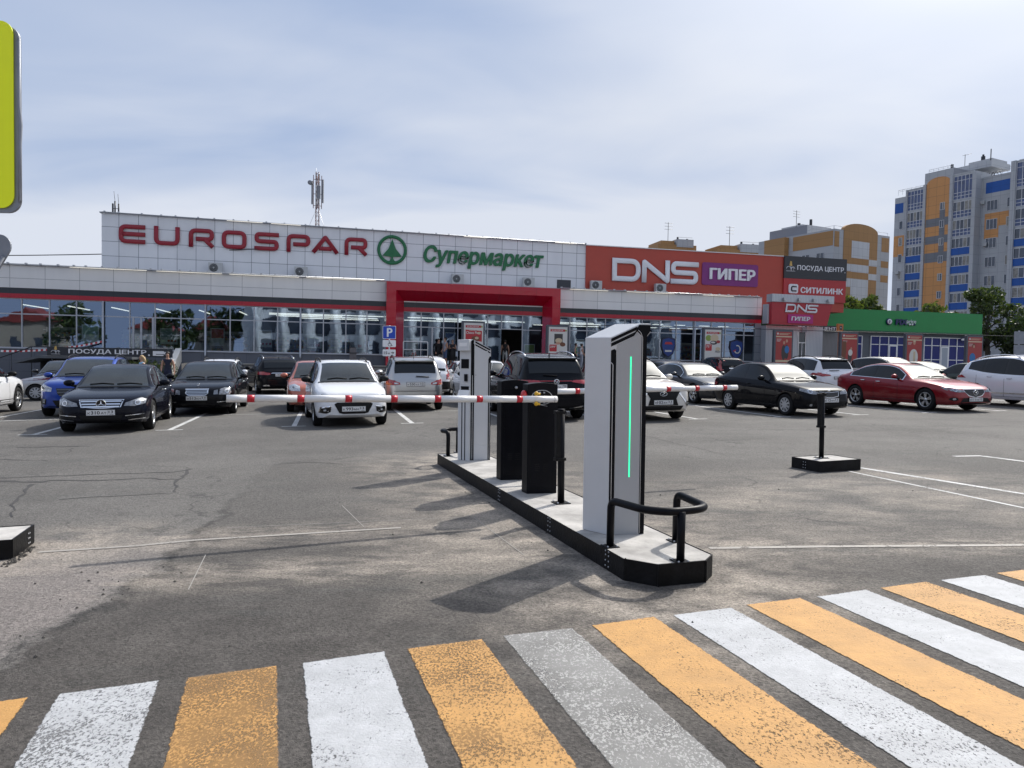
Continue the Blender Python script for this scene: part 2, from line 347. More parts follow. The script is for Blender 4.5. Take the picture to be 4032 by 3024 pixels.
    c = g.mix(1.0, c, cc.outputs[0], 'MULTIPLY')
    t.links.new(c, b.inputs['Base Color']); b.inputs['Roughness'].default_value = 0.86; b.inputs['Specular IOR Level'].default_value = 0.3
    bp = t.nodes.new('ShaderNodeBump'); bp.inputs['Strength'].default_value = 0.75; bp.inputs['Distance'].default_value = 0.012
    hh = M('ADD', M('ADD', fine, M('MULTIPLY', grit, 0.6)), M('MULTIPLY', sep.outputs[0], 0.3)); t.links.new(hh, bp.inputs['Height']); t.links.new(bp.outputs[0], b.inputs['Normal'])
    return m
gb = MB()
gxs = [-3000, -60, 60, 3000]; gys = [-3000, -60, 0, 60, 3000]
gb.add([(x, y, gz(x)) for y in gys for x in gxs], [(j * 4 + i, j * 4 + i + 1, (j + 1) * 4 + i + 1, (j + 1) * 4 + i) for j in range(4) for i in range(3)])
struct(gb.build('ground', asphalt()))
def paint(name, c, wear, hole=62.0, edge=False):
    """road paint with worn-through specks"""
    if name in MATS: return MATS[name]
    m, t, b = nodes_of(name); g = NG(t); M = g.M
    n = M('ADD', M('MULTIPLY', g.noise(hole, 4, 0.68, 0.5, (1.3, 0.9, 1)), 0.74), M('MULTIPLY', g.noise(3.0, 5, 0.65), 0.26))
    n = M('ADD', n, M('MULTIPLY', M('SUBTRACT', g.noise(0.9, 4, 0.6, 0.3, (0.6, 1.6, 1), rot=-.34), 0.5), 0.24))
    th = 0.29 + 0.245 * wear
    a = g.ss(n, th - 0.035, th + 0.055)
    tone = g.mix(g.ss(g.noise(7, 5, 0.7), 0.3, 0.7), tuple(x * 0.82 for x in c), c)
    smear = g.ss(g.noise(1.5, 6, 0.68, 0.3, (0.5, 2.0, 1), rot=-.34), 0.42, 0.72, 0.0, 0.38)
    tone = g.mix(smear, tone, tuple(x * .55 + .02 for x in c))
    film = max(0.0, min(0.72, (wear - .16) * 1.35))                # thin film of paint left in the pores
    tone = g.mix(g.ss(n, th + 0.12, th), tone, tuple(x * 0.74 + .01 for x in c))
    t.links.new(tone, b.inputs['Base Color']); b.inputs['Roughness'].default_value = 0.7
    blot = g.ss(g.noise(1.6, 4, 0.6), .3, .7, film * .55, film)
    al_ = M('MAXIMUM', a, blot)
    if edge:                                                     # ragged, chipped rims (u runs across the stripe)
        uv = t.nodes.new('ShaderNodeUVMap'); su = t.nodes.new('ShaderNodeSeparateXYZ'); t.links.new(uv.outputs[0], su.inputs[0])
        de = M('MINIMUM', M('MINIMUM', su.outputs[0], M('SUBTRACT', swid, su.outputs[0])), su.outputs[1])
        chip = M('MULTIPLY', M('SUBTRACT', g.noise(38, 4, 0.7), 0.44), 0.028)
        al_ = M('MULTIPLY', al_, g.ss(M('SUBTRACT', de, chip), 0.0, 0.007))
    t.links.new(al_, b.inputs['Alpha'])
    bp = t.nodes.new('ShaderNodeBump'); bp.inputs['Strength'].default_value = 0.5; bp.inputs['Distance'].default_value = 0.01
    t.links.new(g.noise(70, 4, 0.7), bp.inputs['Height']); t.links.new(bp.outputs[0], b.inputs['Normal'])
    MATS[name] = m; return m
def struct_(o, n):
    o['kind'] = 'structure'; uv = o.data.uv_layers.new(name='UVMap')
    for l in o.data.loops: i = l.vertex_index; uv.data[l.index].uv = ((0.0 if i <= n else swid), 4.2 * (i % (n + 1)) / n)
    return o
swid = 0.425
WP = (0.46, 0.47, 0.485); YP = (0.53, 0.285, 0.085)
D1 = Vector((0.9475, 0.320)); D1.normalize(); D2 = Vector((D1.y, -D1.x))
base = Vector((-2.085, 3.262)); pitch = 0.5435; swid = 0.425
wear = {-2: .3, -1: .25, 0: .55, 1: .86, 2: .30, 3: .66, 4: .93, 5: .42, 6: .34, 7: .27, 8: .30, 9: .42, 10: .26, 11: .3, 12: .3, 13: .3}
for k in range(-2, 14):
    a = base + D1 * (pitch * k); mb = MB(); n = 130; pts = []
    rr = random.Random(k)
    for side in (0, 1):
        for i in range(n + 1):
            q = a + D1 * (swid * side + rr.uniform(-.0028, .0028)) + D2 * (4.2 * i / n + (rr.uniform(-.012, .012) if i == 0 else 0)); pts.append((q.x, q.y, gz(q.x) + 0.004))
    mb.add(pts, [(i, i + 1, n + 2 + i, n + 1 + i) for i in range(n)])
    white = k % 2 == 0
    so_ = struct_(mb.build('road_marking', paint('%s_paint_%d' % ('white' if white else 'yellow', int(wear[k] * 100)), (WP if k != 4 else (0.43, 0.425, 0.41)) if white else ((0.64, 0.38, 0.18) if k in (9,) else YP), wear[k], edge=True)), n)
lines = MB()
def strip(p, q, w, mb=None, z=0.004):
    p = Vector(p); q = Vector(q); d = (q - p).normalized(); s = Vector((-d.y, d.x)) * w / 2; n = max(1, int((q - p).length / 1.0)); v = []
    for i in range(n + 1):
        c = p + (q - p) * i / n
        for e in (s, -s): v.append(((c + e).x, (c + e).y, gz((c + e).x) + z))
    (mb or lines).add(v, [(2 * i, 2 * i + 1, 2 * i + 3, 2 * i + 2) for i in range(n)])
for px, py, L_ in [(-9.65, 14.30, 5.4), (-7.38, 15.30, 5.0), (-4.97, 16.22, 5.0), (-2.38, 17.06, 5.0), (0.05, 17.55, 5.2), (2.45, 18.0, 5.2), (4.86, 18.47, 5.2), (7.33, 19.2, 5.2), (9.85, 20.04, 5.2), (12.3, 20.9, 5.2), (14.95, 21.72, 5.2), (17.4, 22.4, 5.2), (19.9, 23.1, 5.2), (-12.1, 13.6, 5)]:
    tx, ty = math.cos(R(15.5)), math.sin(R(15.5))
    if px > -11: strip((px - tx * .27, py - ty * .27), (px + tx * .27, py + ty * .27), 0.09, z=0.0055)
    strip((px - math.sin(R(14.5)) * .05, py + .05), (px - math.sin(R(14.5)) * L_, py + math.cos(R(14.5)) * L_), 0.11)
strip((-12.5, 17.34), (-11.3, 18.0), 0.09); strip((-13.3, 18.4), (-14.2, 21.8), 0.11)
strip((-9.0, 19.22), (-1.4, 21.25), 0.06); strip((7.18, 11.48), (7.68, 11.55), 0.09); strip((7.66, 11.50), (9.6, 6.9), 0.10, z=0.0055); strip((5.0, 10.35), (7.0, 6.2), 0.09); strip((4.74, 9.9), (5.75, 6.4), 0.05)
struct(lines.build('road_marking', paint('line_paint', (0.58, 0.58, 0.57), 0.45, 40)))
cut = MB()
for p, q, w_ in [((-3.78, 5.66), (-3.1, 5.86), .05), ((-3.1, 5.86), (-2.7, 6.05), .055), ((-2.7, 6.05), (-1.0, 6.52), .05), ((1.66, 5.84), (2.6, 5.90), .06), ((2.6, 5.90), (6.6, 6.05), .06)]: strip(p, q, w_, cut)
struct(cut.build('road_surface_strip', paint('seam_dust', (0.36, 0.335, 0.30), 0.42, 9)))
saw = MB()
for p, q in [((-2.41, 5.60), (-2.16, 4.75)), ((-1.78, 7.5), (-1.35, 6.55)), ((-0.35, 6.95), (0.12, 5.62)), ((-2.6, 6.5), (-0.5, 6.95))]: strip(p, q, 0.007, saw)
struct(saw.build('road_marking', mat('chalk', (0.30, 0.285, 0.265), 0.9)))
# tar coloured seams and cracks in the older surface
crk = MB(); rr = random.Random(17)
def crackline(pts, w0, w1):
    v = []; out = []
    for a, b in zip(pts, pts[1:]):
        n = max(2, int(math.hypot(b[0] - a[0], b[1] - a[1]) / .12)); out += [(a[0] + (b[0] - a[0]) * i / n, a[1] + (b[1] - a[1]) * i / n) for i in range(n)]
    out.append(pts[-1]); m = len(out); j = [(x + rr.gauss(0, .022), y + rr.gauss(0, .022)) for x, y in out]
    for i, (x, y) in enumerate(j):
        p, q = j[max(0, i - 1)], j[min(m - 1, i + 1)]; dx, dy = q[0] - p[0], q[1] - p[1]; L_ = math.hypot(dx, dy) or 1; w_ = (w0 + (w1 - w0) * i / (m - 1)) * rr.uniform(.35, 1.3) / 2
        v += [(x - dy / L_ * w_, y + dx / L_ * w_, gz(x) + .003), (x + dy / L_ * w_, y - dx / L_ * w_, gz(x) + .003)]
    crk.add(v, [(2 * i, 2 * i + 1, 2 * i + 3, 2 * i + 2) for i in range(m - 1)])
for pts, w0, w1 in [([(-6.9, 9.0), (-6.46, 8.95), (-6.03, 8.88), (-5.66, 9.0), (-5.15, 9.03), (-4.77, 9.17), (-4.26, 9.1)], .10, .03), ([(-6.9, 9.05), (-5.99, 9.37), (-5.48, 9.48), (-4.87, 9.62), (-4.57, 9.71), (-4.49, 9.94)], .05, .04),
    ([(-4.49, 9.94), (-4.33, 9.46), (-4.26, 9.1), (-4.15, 8.79), (-3.9, 8.2)], .05, .03), ([(-4.97, 7.8), (-4.52, 7.97), (-4.2, 8.08), (-3.89, 8.14)], .035, .02), ([(-4.87, 6.88), (-5.26, 7.47), (-5.48, 7.91), (-5.91, 8.76)], .03, .05),
    ([(2.6, 14.9), (2.77, 14.35), (3.0, 13.31), (3.31, 12.34), (3.5, 11.63)], .03, .05), ([(-8.6, 12.3), (-8.17, 12.37), (-7.36, 12.5)], .10, .05), ([(-3.47, 10.38), (-3.09, 10.65), (-2.48, 10.45)], .03, .03), ([(5.61, 15.87), (7.08, 15.36), (9.65, 15.98), (12.41, 17.17)], .07, .04), ([(3.57, 13.49), (4.36, 13.72), (5.02, 14.04)], .05, .03), ([(-2.0, 12.9), (-1.2, 12.7), (-.4, 13.1), (.3, 12.9)], .03, .03), ([(-9.5, 10.6), (-8.2, 10.9), (-7.0, 10.7)], .05, .03)]: crackline(pts, w0, w1)
struct(crk.build('road_surface_strip', mat('tar_seam', (0.045, 0.042, 0.04), .8, var=.4, vscale=6)))
# loose stones on the asphalt
peb = MB(); rr = random.Random(11)
def stone_at(x, y, r):
    v = []; 
    for (a, b, c) in ((1, 0, 0), (-1, 0, 0), (0, 1, 0), (0, -1, 0), (0, 0, 1), (0, 0, -.5)): k = r * rr.uniform(.7, 1.3); v.append((x + a * k, y + b * k, gz(x) + r * .4 + c * k * .8))
    peb.add(v, [(0, 2, 4), (2, 1, 4), (1, 3, 4), (3, 0, 4), (2, 0, 5), (1, 2, 5), (3, 1, 5), (0, 3, 5)])
for i in range(120):
    q = rr.random()
    if q < .35: x = -2.75 + rr.gauss(0, .18); y = rr.uniform(3.4, 5.3)
    elif q < .7: t_ = rr.random(); x = 1.2 - 2.1 * t_ + rr.gauss(0, .5); y = 4.7 + 5.6 * t_ + rr.gauss(0, .4)
    else: x = rr.uniform(-3.5, 6); y = rr.uniform(3, 9)
    stone_at(x, y, rr.choice((.004, .006, .008, .011)))
for i in range(60): t_ = rr.random(); stone_at(-3.8 - .16 * t_ + rr.uniform(-.0, .08), 5.25 + .55 * t_, rr.uniform(.008, .018))
tag(peb.build('loose_gravel', mat('stone_dark', (0.06, 0.055, 0.05), 0.9, var=.5, vscale=30)), 'dark loose gravel crumbs scattered over the asphalt round the traffic island', 'gravel', kind='stuff')

# ================================================================== TRAFFIC ISLAND AND GATE EQUIPMENT
BLACK = mat('black_powder_coat', (0.004, 0.0045, 0.007), 0.42, spec=.13, var=.25, vscale=9, bump=.06, bscale=300)
BLACKS = mat('black_steel_edge', (0.008, 0.008, 0.009), 0.5, spec=.15, var=.6, vscale=7, bump=.2, bscale=40)
GREYP = mat('grey_powder_coat', (0.46, 0.47, 0.49), 0.42, var=.03, vscale=3, bump=.08, bscale=420)
GREYL = mat('light_grey_powder_coat', (0.60, 0.61, 0.625), 0.40, var=.03, vscale=3, bump=.08, bscale=420)
CONC = mat('concrete_pale', (0.385, 0.37, 0.35), 0.85, var=.32, vscale=4, bump=.25, bscale=30)
CHROME = mat('chrome', (0.75, 0.76, 0.78), 0.12, 1.0)
STEEL = mat('galvanised', (0.45, 0.46, 0.48), 0.4, 0.8, var=.15)
WHITEP = mat('white_gloss', (0.80, 0.80, 0.80), 0.28, var=.03)
REDT = mat('red_band', (0.55, 0.015, 0.03), 0.35)
AL = Vector((-0.336, 0.942, 0)); AC = Vector((0.942, 0.336, 0))      # along and across the island
def on(x, y, z=0.0): return (x, y, gz(x) + z)
def rivets(mb, p, q, us, zs, m):
    p = Vector(p); q = Vector(q); d = (q - p).normalized(); nrm = Vector((d.y, -d.x, 0))
    for u in us:
        for z in zs: c = p + d * u; c = Vector((c.x, c.y, gz(c.x) + z)); mb.cyl(c - nrm * .002, c + nrm * .005, .007, 6, m)
H_IS = 0.155
poly = [(0.815, 4.985), (1.03, 4.845), (1.385, 4.945), (1.475, 5.10), (-0.45, 10.72), (-1.085, 10.50)]
isl = thing('traffic_island', 'long narrow concrete island with black steel edging that carries the gate barriers', 'traffic island', T((0, 0, 0)))
mb = MB(); n = len(poly)
cen = Vector((sum(p[0] for p in poly) / n, sum(p[1] for p in poly) / n))
inn = [tuple(Vector(p) + (cen - Vector(p)).normalized() * 0.012) for p in poly]
mb.add([(x, y, gz(x) - .05) for x, y in poly] + [(x, y, gz(x) + H_IS) for x, y in poly], [(i, (i + 1) % n, n + (i + 1) % n, n + i) for i in range(n)], 0)
mb.add([(x, y, gz(x) + H_IS) for x, y in poly] + [(x, y, gz(x) + H_IS) for x, y in inn], [(i, (i + 1) % n, n + (i + 1) % n, n + i) for i in range(n)], 0)
LA = Vector((poly[5][0], poly[5][1], 0)); LB = Vector((poly[0][0], poly[0][1], 0))
rivets(mb, LA, LB, [2.95, 3.0, 4.4, 4.45, 5.55, 5.6], [.03, .07, .11, .14], 1)
for p in ((0.826, 4.98), (1.032, 4.842), (1.386, 4.943)): mb.box(p[0] - .004, p[0] + .004, p[1] - .004, p[1] + .004, gz(1), gz(1) + H_IS + .003, 0)
mb.build('steel_edge', [BLACKS, STEEL], isl)
mb = MB(); mb.add([(x, y, gz(x) + H_IS - .006) for x, y in inn], [tuple(range(n))]); mb.build('concrete_top', CONC, isl)
# bump guards of bent black pipe
def bend(pts, r=.06, n=5):
    out = [Vector(pts[0])]
    for i in range(1, len(pts) - 1):
        a, b, c = Vector(pts[i - 1]), Vector(pts[i]), Vector(pts[i + 1]); u = (a - b).normalized(); v = (c - b).normalized()
        k = min(r, (a - b).length * .45, (c - b).length * .45); p0 = b + u * k; p1 = b + v * k
        for j in range(n + 1): t_ = j / n; out.append(p0 * (1 - t_) ** 2 + b * 2 * t_ * (1 - t_) + p1 * t_ * t_)
    return out + [Vector(pts[-1])]
def foot(mb, x, y, z, s=.055, m=0, rot=.34):
    mx = T((x, y, z)) @ RZ(rot); mb.box(-s, s, -s, s, 0, .006, m, mx)
    for a in (-1, 1):
        for b in (-1, 1): mb.cyl(mx @ Vector((a * s * .7, b * s * .7, .0)), mx @ Vector((a * s * .7, b * s * .7, .016)), .007, 6, 1)
g = thing('bump_guard', 'bent black pipe guard round the near chamfered end of the island', 'guard rail', T((0, 0, 0)))
zt = H_IS + .345; r_ = .029
LEG1, LEG2, LEG3 = (0.765, 5.335), (1.205, 4.945), (1.30, 5.50)
hp = [on(*LEG1, H_IS), on(*LEG1, zt), on(0.955, 5.00, zt), on(1.12, 4.93, zt), on(1.34, 5.02, zt), on(1.42, 5.12, zt), on(*LEG3, zt + .02), on(*LEG3, H_IS)]
mb = MB(); mb.tube(bend(hp, .07), r_, 12)
for p in bend(hp, .07)[7:28:6]: pass
mb.build('bent_pipe', BLACK, g)
mb = MB(); mb.tube([on(*LEG2, H_IS), on(*LEG2, zt)], r_, 12); mb.build('leg', BLACK, g)
for L_ in (LEG1, LEG2, LEG3): mb = MB(); foot(mb, L_[0], L_[1], gz(L_[0]) + H_IS - .006); mb.build('foot_plate', [BLACK, STEEL], g)
g = thing('bump_guard', 'bent black pipe guard at the far end of the island beside the pay column', 'guard rail', T((0, 0, 0)))
F1, F2, F3 = (-0.91, 10.28), (-0.80, 10.68), (-0.50, 10.3)
mb = MB(); mb.tube(bend([on(*F1, H_IS), on(*F1, zt), on(-1.03, 10.45, zt), on(-0.97, 10.66, zt), on(-.78, 10.72, zt), on(*F3, zt), on(*F3, H_IS)], .07), r_, 12); mb.build('bent_pipe', BLACK, g)
mb = MB(); mb.tube([on(*F2, H_IS), on(*F2, zt)], r_, 12); mb.build('leg', BLACK, g)
for L_ in (F1, F2, F3): mb = MB(); foot(mb, L_[0], L_[1], gz(L_[0]) + H_IS - .006); mb.build('foot_plate', [BLACK, STEEL], g)
def frame(fl, fr, z=0.0):
    a = Vector((*fl, 0)); b = Vector((*fr, 0)); x = (b - a).normalized(); y = Vector((-x.y, x.x, 0))
    lean = SLOPE
    zv = Vector((-lean, 0, 1)).normalized()
    m = Matrix(((x.x, y.x, zv.x, a.x), (x.y, y.y, zv.y, a.y), (x.z, y.z, zv.z, gz(a.x) + z), (0, 0, 0, 1)))
    return m
def skew_prism(mb, poly, off, dx, dy, m=0, my=0.0):
    """front face polygon in (x,z) at y=off, pushed back by (dx, dy)"""
    n = len(poly)
    v = [(p[0], off, p[1]) for p in poly] + [(p[0] + dx, off + dy, p[1]) for p in poly]
    mb.add(v, [tuple(range(n)), tuple(reversed(range(n, 2 * n)))] + [(i, n + i, n + (i + 1) % n, (i + 1) % n) for i in range(n)], m)
zi = H_IS - .006
# --- near column with the green light line
mw = frame((0.796, 5.682), (1.117, 5.735), zi); W_ = 0.326
t_ = thing('exit_column', 'tall light grey gate column with slanted top and glowing green line', 'terminal column', mw)
tz = lambda z: z - zi - gz(.8)
HB, HT = tz(1.752), tz(1.868)
prof = [(0, 0), (0, HB), (.250, HT), (.330, HT), (.330, HT - .07), (.302, HT - .105), (.302, 0)]
mb = MB(); skew_prism(mb, prof, 0, -.155, .215); mb.build('body', GREYL, t_, bevel=.004)
mb = MB()
s_ = HB - HT
def slope(u, d): return HB + (HT - HB) * u / .25 - d
mb.prism([(.001, slope(0, .010)), (.213, slope(.213, .010)), (.227, slope(.227, .030)), (.205, slope(.205, .036)), (.001, slope(0, .036))], -.003, .002, 'y')
mb.prism([(.001, slope(0, .047)), (.20, slope(.20, .046)), (.232, HT - .012), (.327, HT - .012), (.327, HT - .062), (.299, HT - .10), (.299, .0), (.255, .0), (.255, HT - .10), (.215, HT - .065), (.19, slope(.19, .074)), (.001, slope(0, .074))], -.003, .002, 'y')
mb.prism([(.001, 0), (.001, slope(0, .105)), (.030, slope(.030, .105)), (.044, slope(.044, .125)), (.044, .0)], -.003, .002, 'y')
mb.build('black_trim', BLACK, t_)
mb = MB(); mb.tube(bend([(.018, -.004, .002), (.018, -.004, HB - .215), (.001, -.004, HB - .20)], .02), .0025, 6)
mb.tube(bend([(.225, -.004, HT - .055), (.247, -.004, HT - .075), (.262, -.004, HT - .115), (.262, -.004, .01)], .01), .002, 6); mb.build('pale_pinstripe', WHITEP, t_)
mb = MB(); mb.prism([(.046, .004), (.046, slope(.046, .120)), (.05, slope(.05, .082)), (.19, slope(.19, .080)), (.213, HT - .072), (.252, HT - .104), (.252, .004)], -.0015, .002, 'y'); mb.build('front_panel', mat('mid_grey_panel', (0.40, 0.41, 0.425), .42, var=.03, vscale=3, bump=.08, bscale=420), t_)
mb = MB(); mb.box(.163, .171, -.004, .001, tz(.63), tz(1.60)); 
o = mb.build('green_light_line', mat('green_led', (0.02, 0.5, 0.25), .4, emit=(0.02, 1.0, 0.42), es=1.5), t_)
mb = MB(); mb.box(.3015, .309, .02, .12, .03, tz(1.12)); mb.build('dark_side_panel', BLACK, t_)
# --- far pay column
mw = frame((-0.565, 9.86), (-0.285, 9.905), zi)
t_ = thing('pay_column', 'grey parking pay column with a hooded screen, card reader and ticket slot', 'terminal column', mw)
tz = lambda z: z - zi - gz(-.5)
HB, HT = tz(1.825), tz(1.70)
prof = [(0, 0), (0, HB - .03), (.03, HB), (.272, HT), (.282, HT - .02), (.282, 0)]
mb = MB(); skew_prism(mb, prof, 0, -.145, .115); mb.build('body', GREYL, t_, bevel=.004)
def sl2(u, d): return HB + (HT - HB) * (u - .03) / .242 - d
mb = MB()
mb.prism([(.002, 0), (.002, sl2(.0, .04)), (.03, sl2(.03, .0)), (.045, sl2(.045, .012)), (.040, sl2(.04, .05)), (.048, sl2(.048, .065)), (.048, 0)], -.003, .002, 'y')
mb.prism([(.06, sl2(.06, .010)), (.27, sl2(.27, .010)), (.27, sl2(.27, .034)), (.06, sl2(.06, .034))], -.003, .002, 'y')
mb.prism([(.06, sl2(.06, .050)), (.272, sl2(.272, .050)), (.272, sl2(.272, .070)), (.06, sl2(.06, .070))], -.003, .002, 'y')
mb.prism([(.280, 0), (.280, HT - .11), (.262, HT - .11), (.245, HT - .15), (.245, 0)], -.003, .002, 'y')
mb.build('black_trim', BLACK, t_)
mb = MB(); mb.box(.022, .027, -.004, 0, .01, HB - .5); mb.box(.262, .266, -.004, 0, .01, HT - .2)
mb.tube(bend([(.281, -.002, HT - .30), (.292, -.004, HT - .26), (.30, -.004, HT - .20)], .02), .003, 6); mb.build('pale_pinstripe', WHITEP, t_)
mb = MB(); mb.box(.058, .238, -.004, .002, tz(1.03), HT - .035); mb.box(.058, .238, -.004, .002, .215, tz(.985)); mb.box(.058, .238, -.004, .002, .012, .20); mb.build('door_panel', GREYL, t_, bevel=.003)
mb = MB(); mb.box(.105, .165, -.008, .0, tz(.99), tz(1.025), 0); mb.box(.11, .16, -.0085, -.007, tz(1.0), tz(1.017), 1); mb.cyl((.07, -.004, tz(1.33)), (.07, -.010, tz(1.33)), .008, 10, 1); mb.build('ticket_slot', [GREYP, STEEL], t_)
# face towards the cars: the slanted back-left side
fm = T((0, 0, 0)) @ Matrix.Rotation(math.atan2(.115, -.145), 4, 'Z')          # x runs along the narrow face, -? outward
L_ = math.hypot(.145, .115)
mb = MB(); mb.box(-.0, L_, .0, .055, HB - .16, HB - .005, 0, fm); mb.build('screen_hood', GREYL, t_, bevel=.006)
mb = MB(); mb.box(.03, L_ - .03, .05, .058, HB - .10, HB - .05, 0, fm); mb.box(.03, L_ - .03, .0, .006, tz(1.42), tz(1.55), 1, fm); mb.box(.05, .09, .0, .03, tz(1.24), tz(1.34), 1, fm); mb.box(.03, L_ - .03, .0, .01, tz(1.10), tz(1.17), 1, fm); mb.build('screen_and_reader', [WHITEP, BLACK], t_)
mb = MB(); mb.prism([(0, tz(.98)), (.0, tz(1.12)), (.02, tz(1.12)), (.075, tz(1.00)), (.05, tz(.96))], 0.0, L_, 'x', 0, fm @ Matrix.Identity(4)); mb.build('keypad_shelf', WHITEP, t_, bevel=.004)
mb = MB(); mb.box(.0, L_, .0, .035, .0, tz(.96), 0, fm); mb.box(.06, .075, .034, .038, .0, tz(.95), 1, fm); mb.box(.11, .125, .034, .038, .0, tz(.95), 1, fm); mb.build('lower_housing', [GREYL, BLACK], t_, bevel=.003)
# --- barrier cabinets and arms
def barrier(fl, fr, label, arm_a, arm_b, first, num, lampside, back=(-.055, .135)):
    mw = frame(fl, fr, zi); t = thing('barrier_gate', label, 'barrier gate', mw)
    W_ = (Vector(fr) - Vector(fl)).length; H_ = 1.32 - zi - gz(fl[0])
    ba = frame(fl, fr).to_3x3().inverted() @ Vector((*back, 0))
    n = 7; top = [(W_ * i / n, H_ - .018 * (2 * i / n - 1) ** 2) for i in range(n + 1)]
    mb = MB(); skew_prism(mb, [(0, 0)] + top + [(W_, 0)], 0, ba.x, ba.y); mb.box(.02, W_ - .02, .01, .30, 0.0, H_ - .03, 0); mb.build('cabinet', BLACK, t, bevel=.006)
    mb = MB(); mb.box(.035, W_ - .03, -.004, .002, .06, H_ - .1, 0)
    for k in range(4): mb.box(.08, .13, -.006, -.003, .24 + .022 * k, .25 + .022 * k, 1); mb.box(.17, .22, -.006, -.003, .24 + .022 * k, .25 + .022 * k, 1)
    mb.build('service_door', [BLACK, BLACKS], t, bevel=.003)
    inv = t.matrix_world.inverted(); a = inv @ Vector(arm_a); b = inv @ Vector(arm_b); d = (b - a); Ln = d.length; d.normalize()
    mb = MB(); r = .033
    def seg_(s0, s1, m, rr=r): mb.tube([a + d * s0, a + d * s1], rr, 20, m, sy=1.0)
    bands = [first + .424 * k for k in range(num)]
    cur = 0.0
    for q in bands: seg_(cur, q - .031, 0); seg_(q - .031, q + .031, 1, r * 1.012); cur = q + .031
    seg_(cur, Ln, 0); arm = mb.build('arm', [WHITEP, REDT], t)
    return t, a, b, d, W_, H_
YEL = mat('yellow_plastic', (0.72, 0.42, 0.02), .4)
t_, a, b, d, W_, H_ = barrier((0.177, 7.41), (0.492, 7.465), 'black barrier cabinet nearer the camera, its striped arm with yellow knobs and a red lamp', (-2.5, 6.2, 1.195), (0.455, 7.325, 1.155), .20, 7, 0)
mb = MB()
mb.ell((-.035, .04, H_ - .13), .035, .045, .05, 0); mb.build('warning_lamp', mat('red_lens', (0.5, 0.01, 0.01), .2, coat=.5), t_)
p = b - d * .235
for s in (.058, -.045): mb = MB(); mb.ell((p.x, p.y - .035, p.z + s), .022, .018, .022, 0); mb.cyl((p.x + .01, p.y - .03, p.z + s), (p.x + .04, p.y - .02, p.z + s - .005), .012, 10, 0); mb.build('yellow_knob', YEL, t_)
mb = MB(); q = b - d * .13
mb.tube([(q.x + .11 * math.cos(t), -.012, q.z + .01 + .075 * math.sin(t)) for t in [i * 2 * PI / 24 for i in range(24)]], .004, 6, 0, closed=True)
for sx in (-.022, .022):
    for sz in (.06, -.045): mb.cyl((q.x + sx, -.02, q.z + sz), (q.x + sx, .0, q.z + sz), .010, 8, 0)
mb.tube([(p.x, -.05, p.z - .05), (p.x + .07, -.03, p.z - .065), (p.x + .16, -.02, p.z - .085)], .003, 6, 0)
mb.cyl(b - d * .035, b - d * .028, .0345, 20, 0)
mb.build('clamp_bracket', STEEL, t_)
t_, a, b, d, W_, H_ = barrier((-0.112, 8.24), (0.203, 8.295), 'black barrier cabinet farther down the island, its striped arm reaching over the other lane', (2.97, 9.42, 1.215), (-0.03, 8.36, 1.165), .20, 7, 1)
mb = MB(); mb.cyl((.17, 0, H_ - .09), (.17, -.03, H_ - .09), .016, 12); mb.build('lock_knob', STEEL, t_)
# --- posts that catch the arms
def catch_post(x, y, z0, h, label, name='catch_post', sleeve=True):
    t = thing(name, label, 'post', at(x, y, .34, z0)); mb = MB(); mb.cyl((0, 0, 0), (0, 0, h), .034, 16, 0); mb.cyl((0, 0, h - .004), (0, 0, h + .006), .036, 16, 0); mb.build('tube', BLACK, t)
    if sleeve: mb = MB(); mb.box(-.062, -.015, -.03, .03, h - .5, h - .02, 0); mb.box(-.07, .04, -.038, .038, h - .50, h - .47, 0); mb.box(-.07, .04, -.038, .038, h - .04, h - .01, 0); mb.build('sleeve_bracket', BLACKS, t, bevel=.004)
    mb = MB(); s = .075; mb.box(-s, s, -s, s, 0, .007, 0)
    for i in (-1, 1):
        for j in (-1, 1): mb.cyl((i * s * .75, j * s * .75, 0), (i * s * .75, j * s * .75, .022), .008, 6, 1)
    mb.build('foot_plate', [BLACKS, STEEL], t)
catch_post(0.503, 6.95, zi, .92, 'short black post with a sleeve bracket on the island beside the barrier cabinet')
def plinth(pts, label, rv):
    t = thing('concrete_plinth', label, 'concrete base'); mb = MB(); n = len(pts); c_ = Vector((sum(p[0] for p in pts) / n, sum(p[1] for p in pts) / n)); inn = [tuple(Vector(p) + (c_ - Vector(p)).normalized() * .014) for p in pts]
    mb.add([(x, y, gz(x) - .05) for x, y in pts] + [(x, y, gz(x) + H_IS) for x, y in pts] + [(x, y, gz(x) + H_IS) for x, y in inn], [(i, (i + 1) % n, n + (i + 1) % n, n + i) for i in range(n)] + [(n + i, n + (i + 1) % n, 2 * n + (i + 1) % n, 2 * n + i) for i in range(n)])
    for p, q, us in rv: rivets(mb, p, q, us, [.03, .07, .11], 1)
    mb.build('steel_edge', [BLACKS, STEEL], t); mb = MB(); mb.add([(x, y, gz(x) + H_IS - .006) for x, y in inn], [tuple(range(n))]); mb.build('concrete_top', CONC, t)
pA, pB, pC = (4.08, 10.28), (4.29, 9.80), (4.97, 10.05)
plinth([pB, pC, (4.76, 10.53), pA], 'small square concrete base with black steel sides that holds a lone black post', [(pA, pB, [.22, .26])])
catch_post(4.47, 10.19, zi, .94, 'lone black post standing on its own small square base')
lA, lB = (-3.85, 5.47), (-4.02, 5.97)
plinth([lA, lB, (-4.95, 5.64), (-4.78, 5.14)], 'concrete base with riveted black steel sides cut off by the picture edge', [(lB, lA, [.12, .15])])
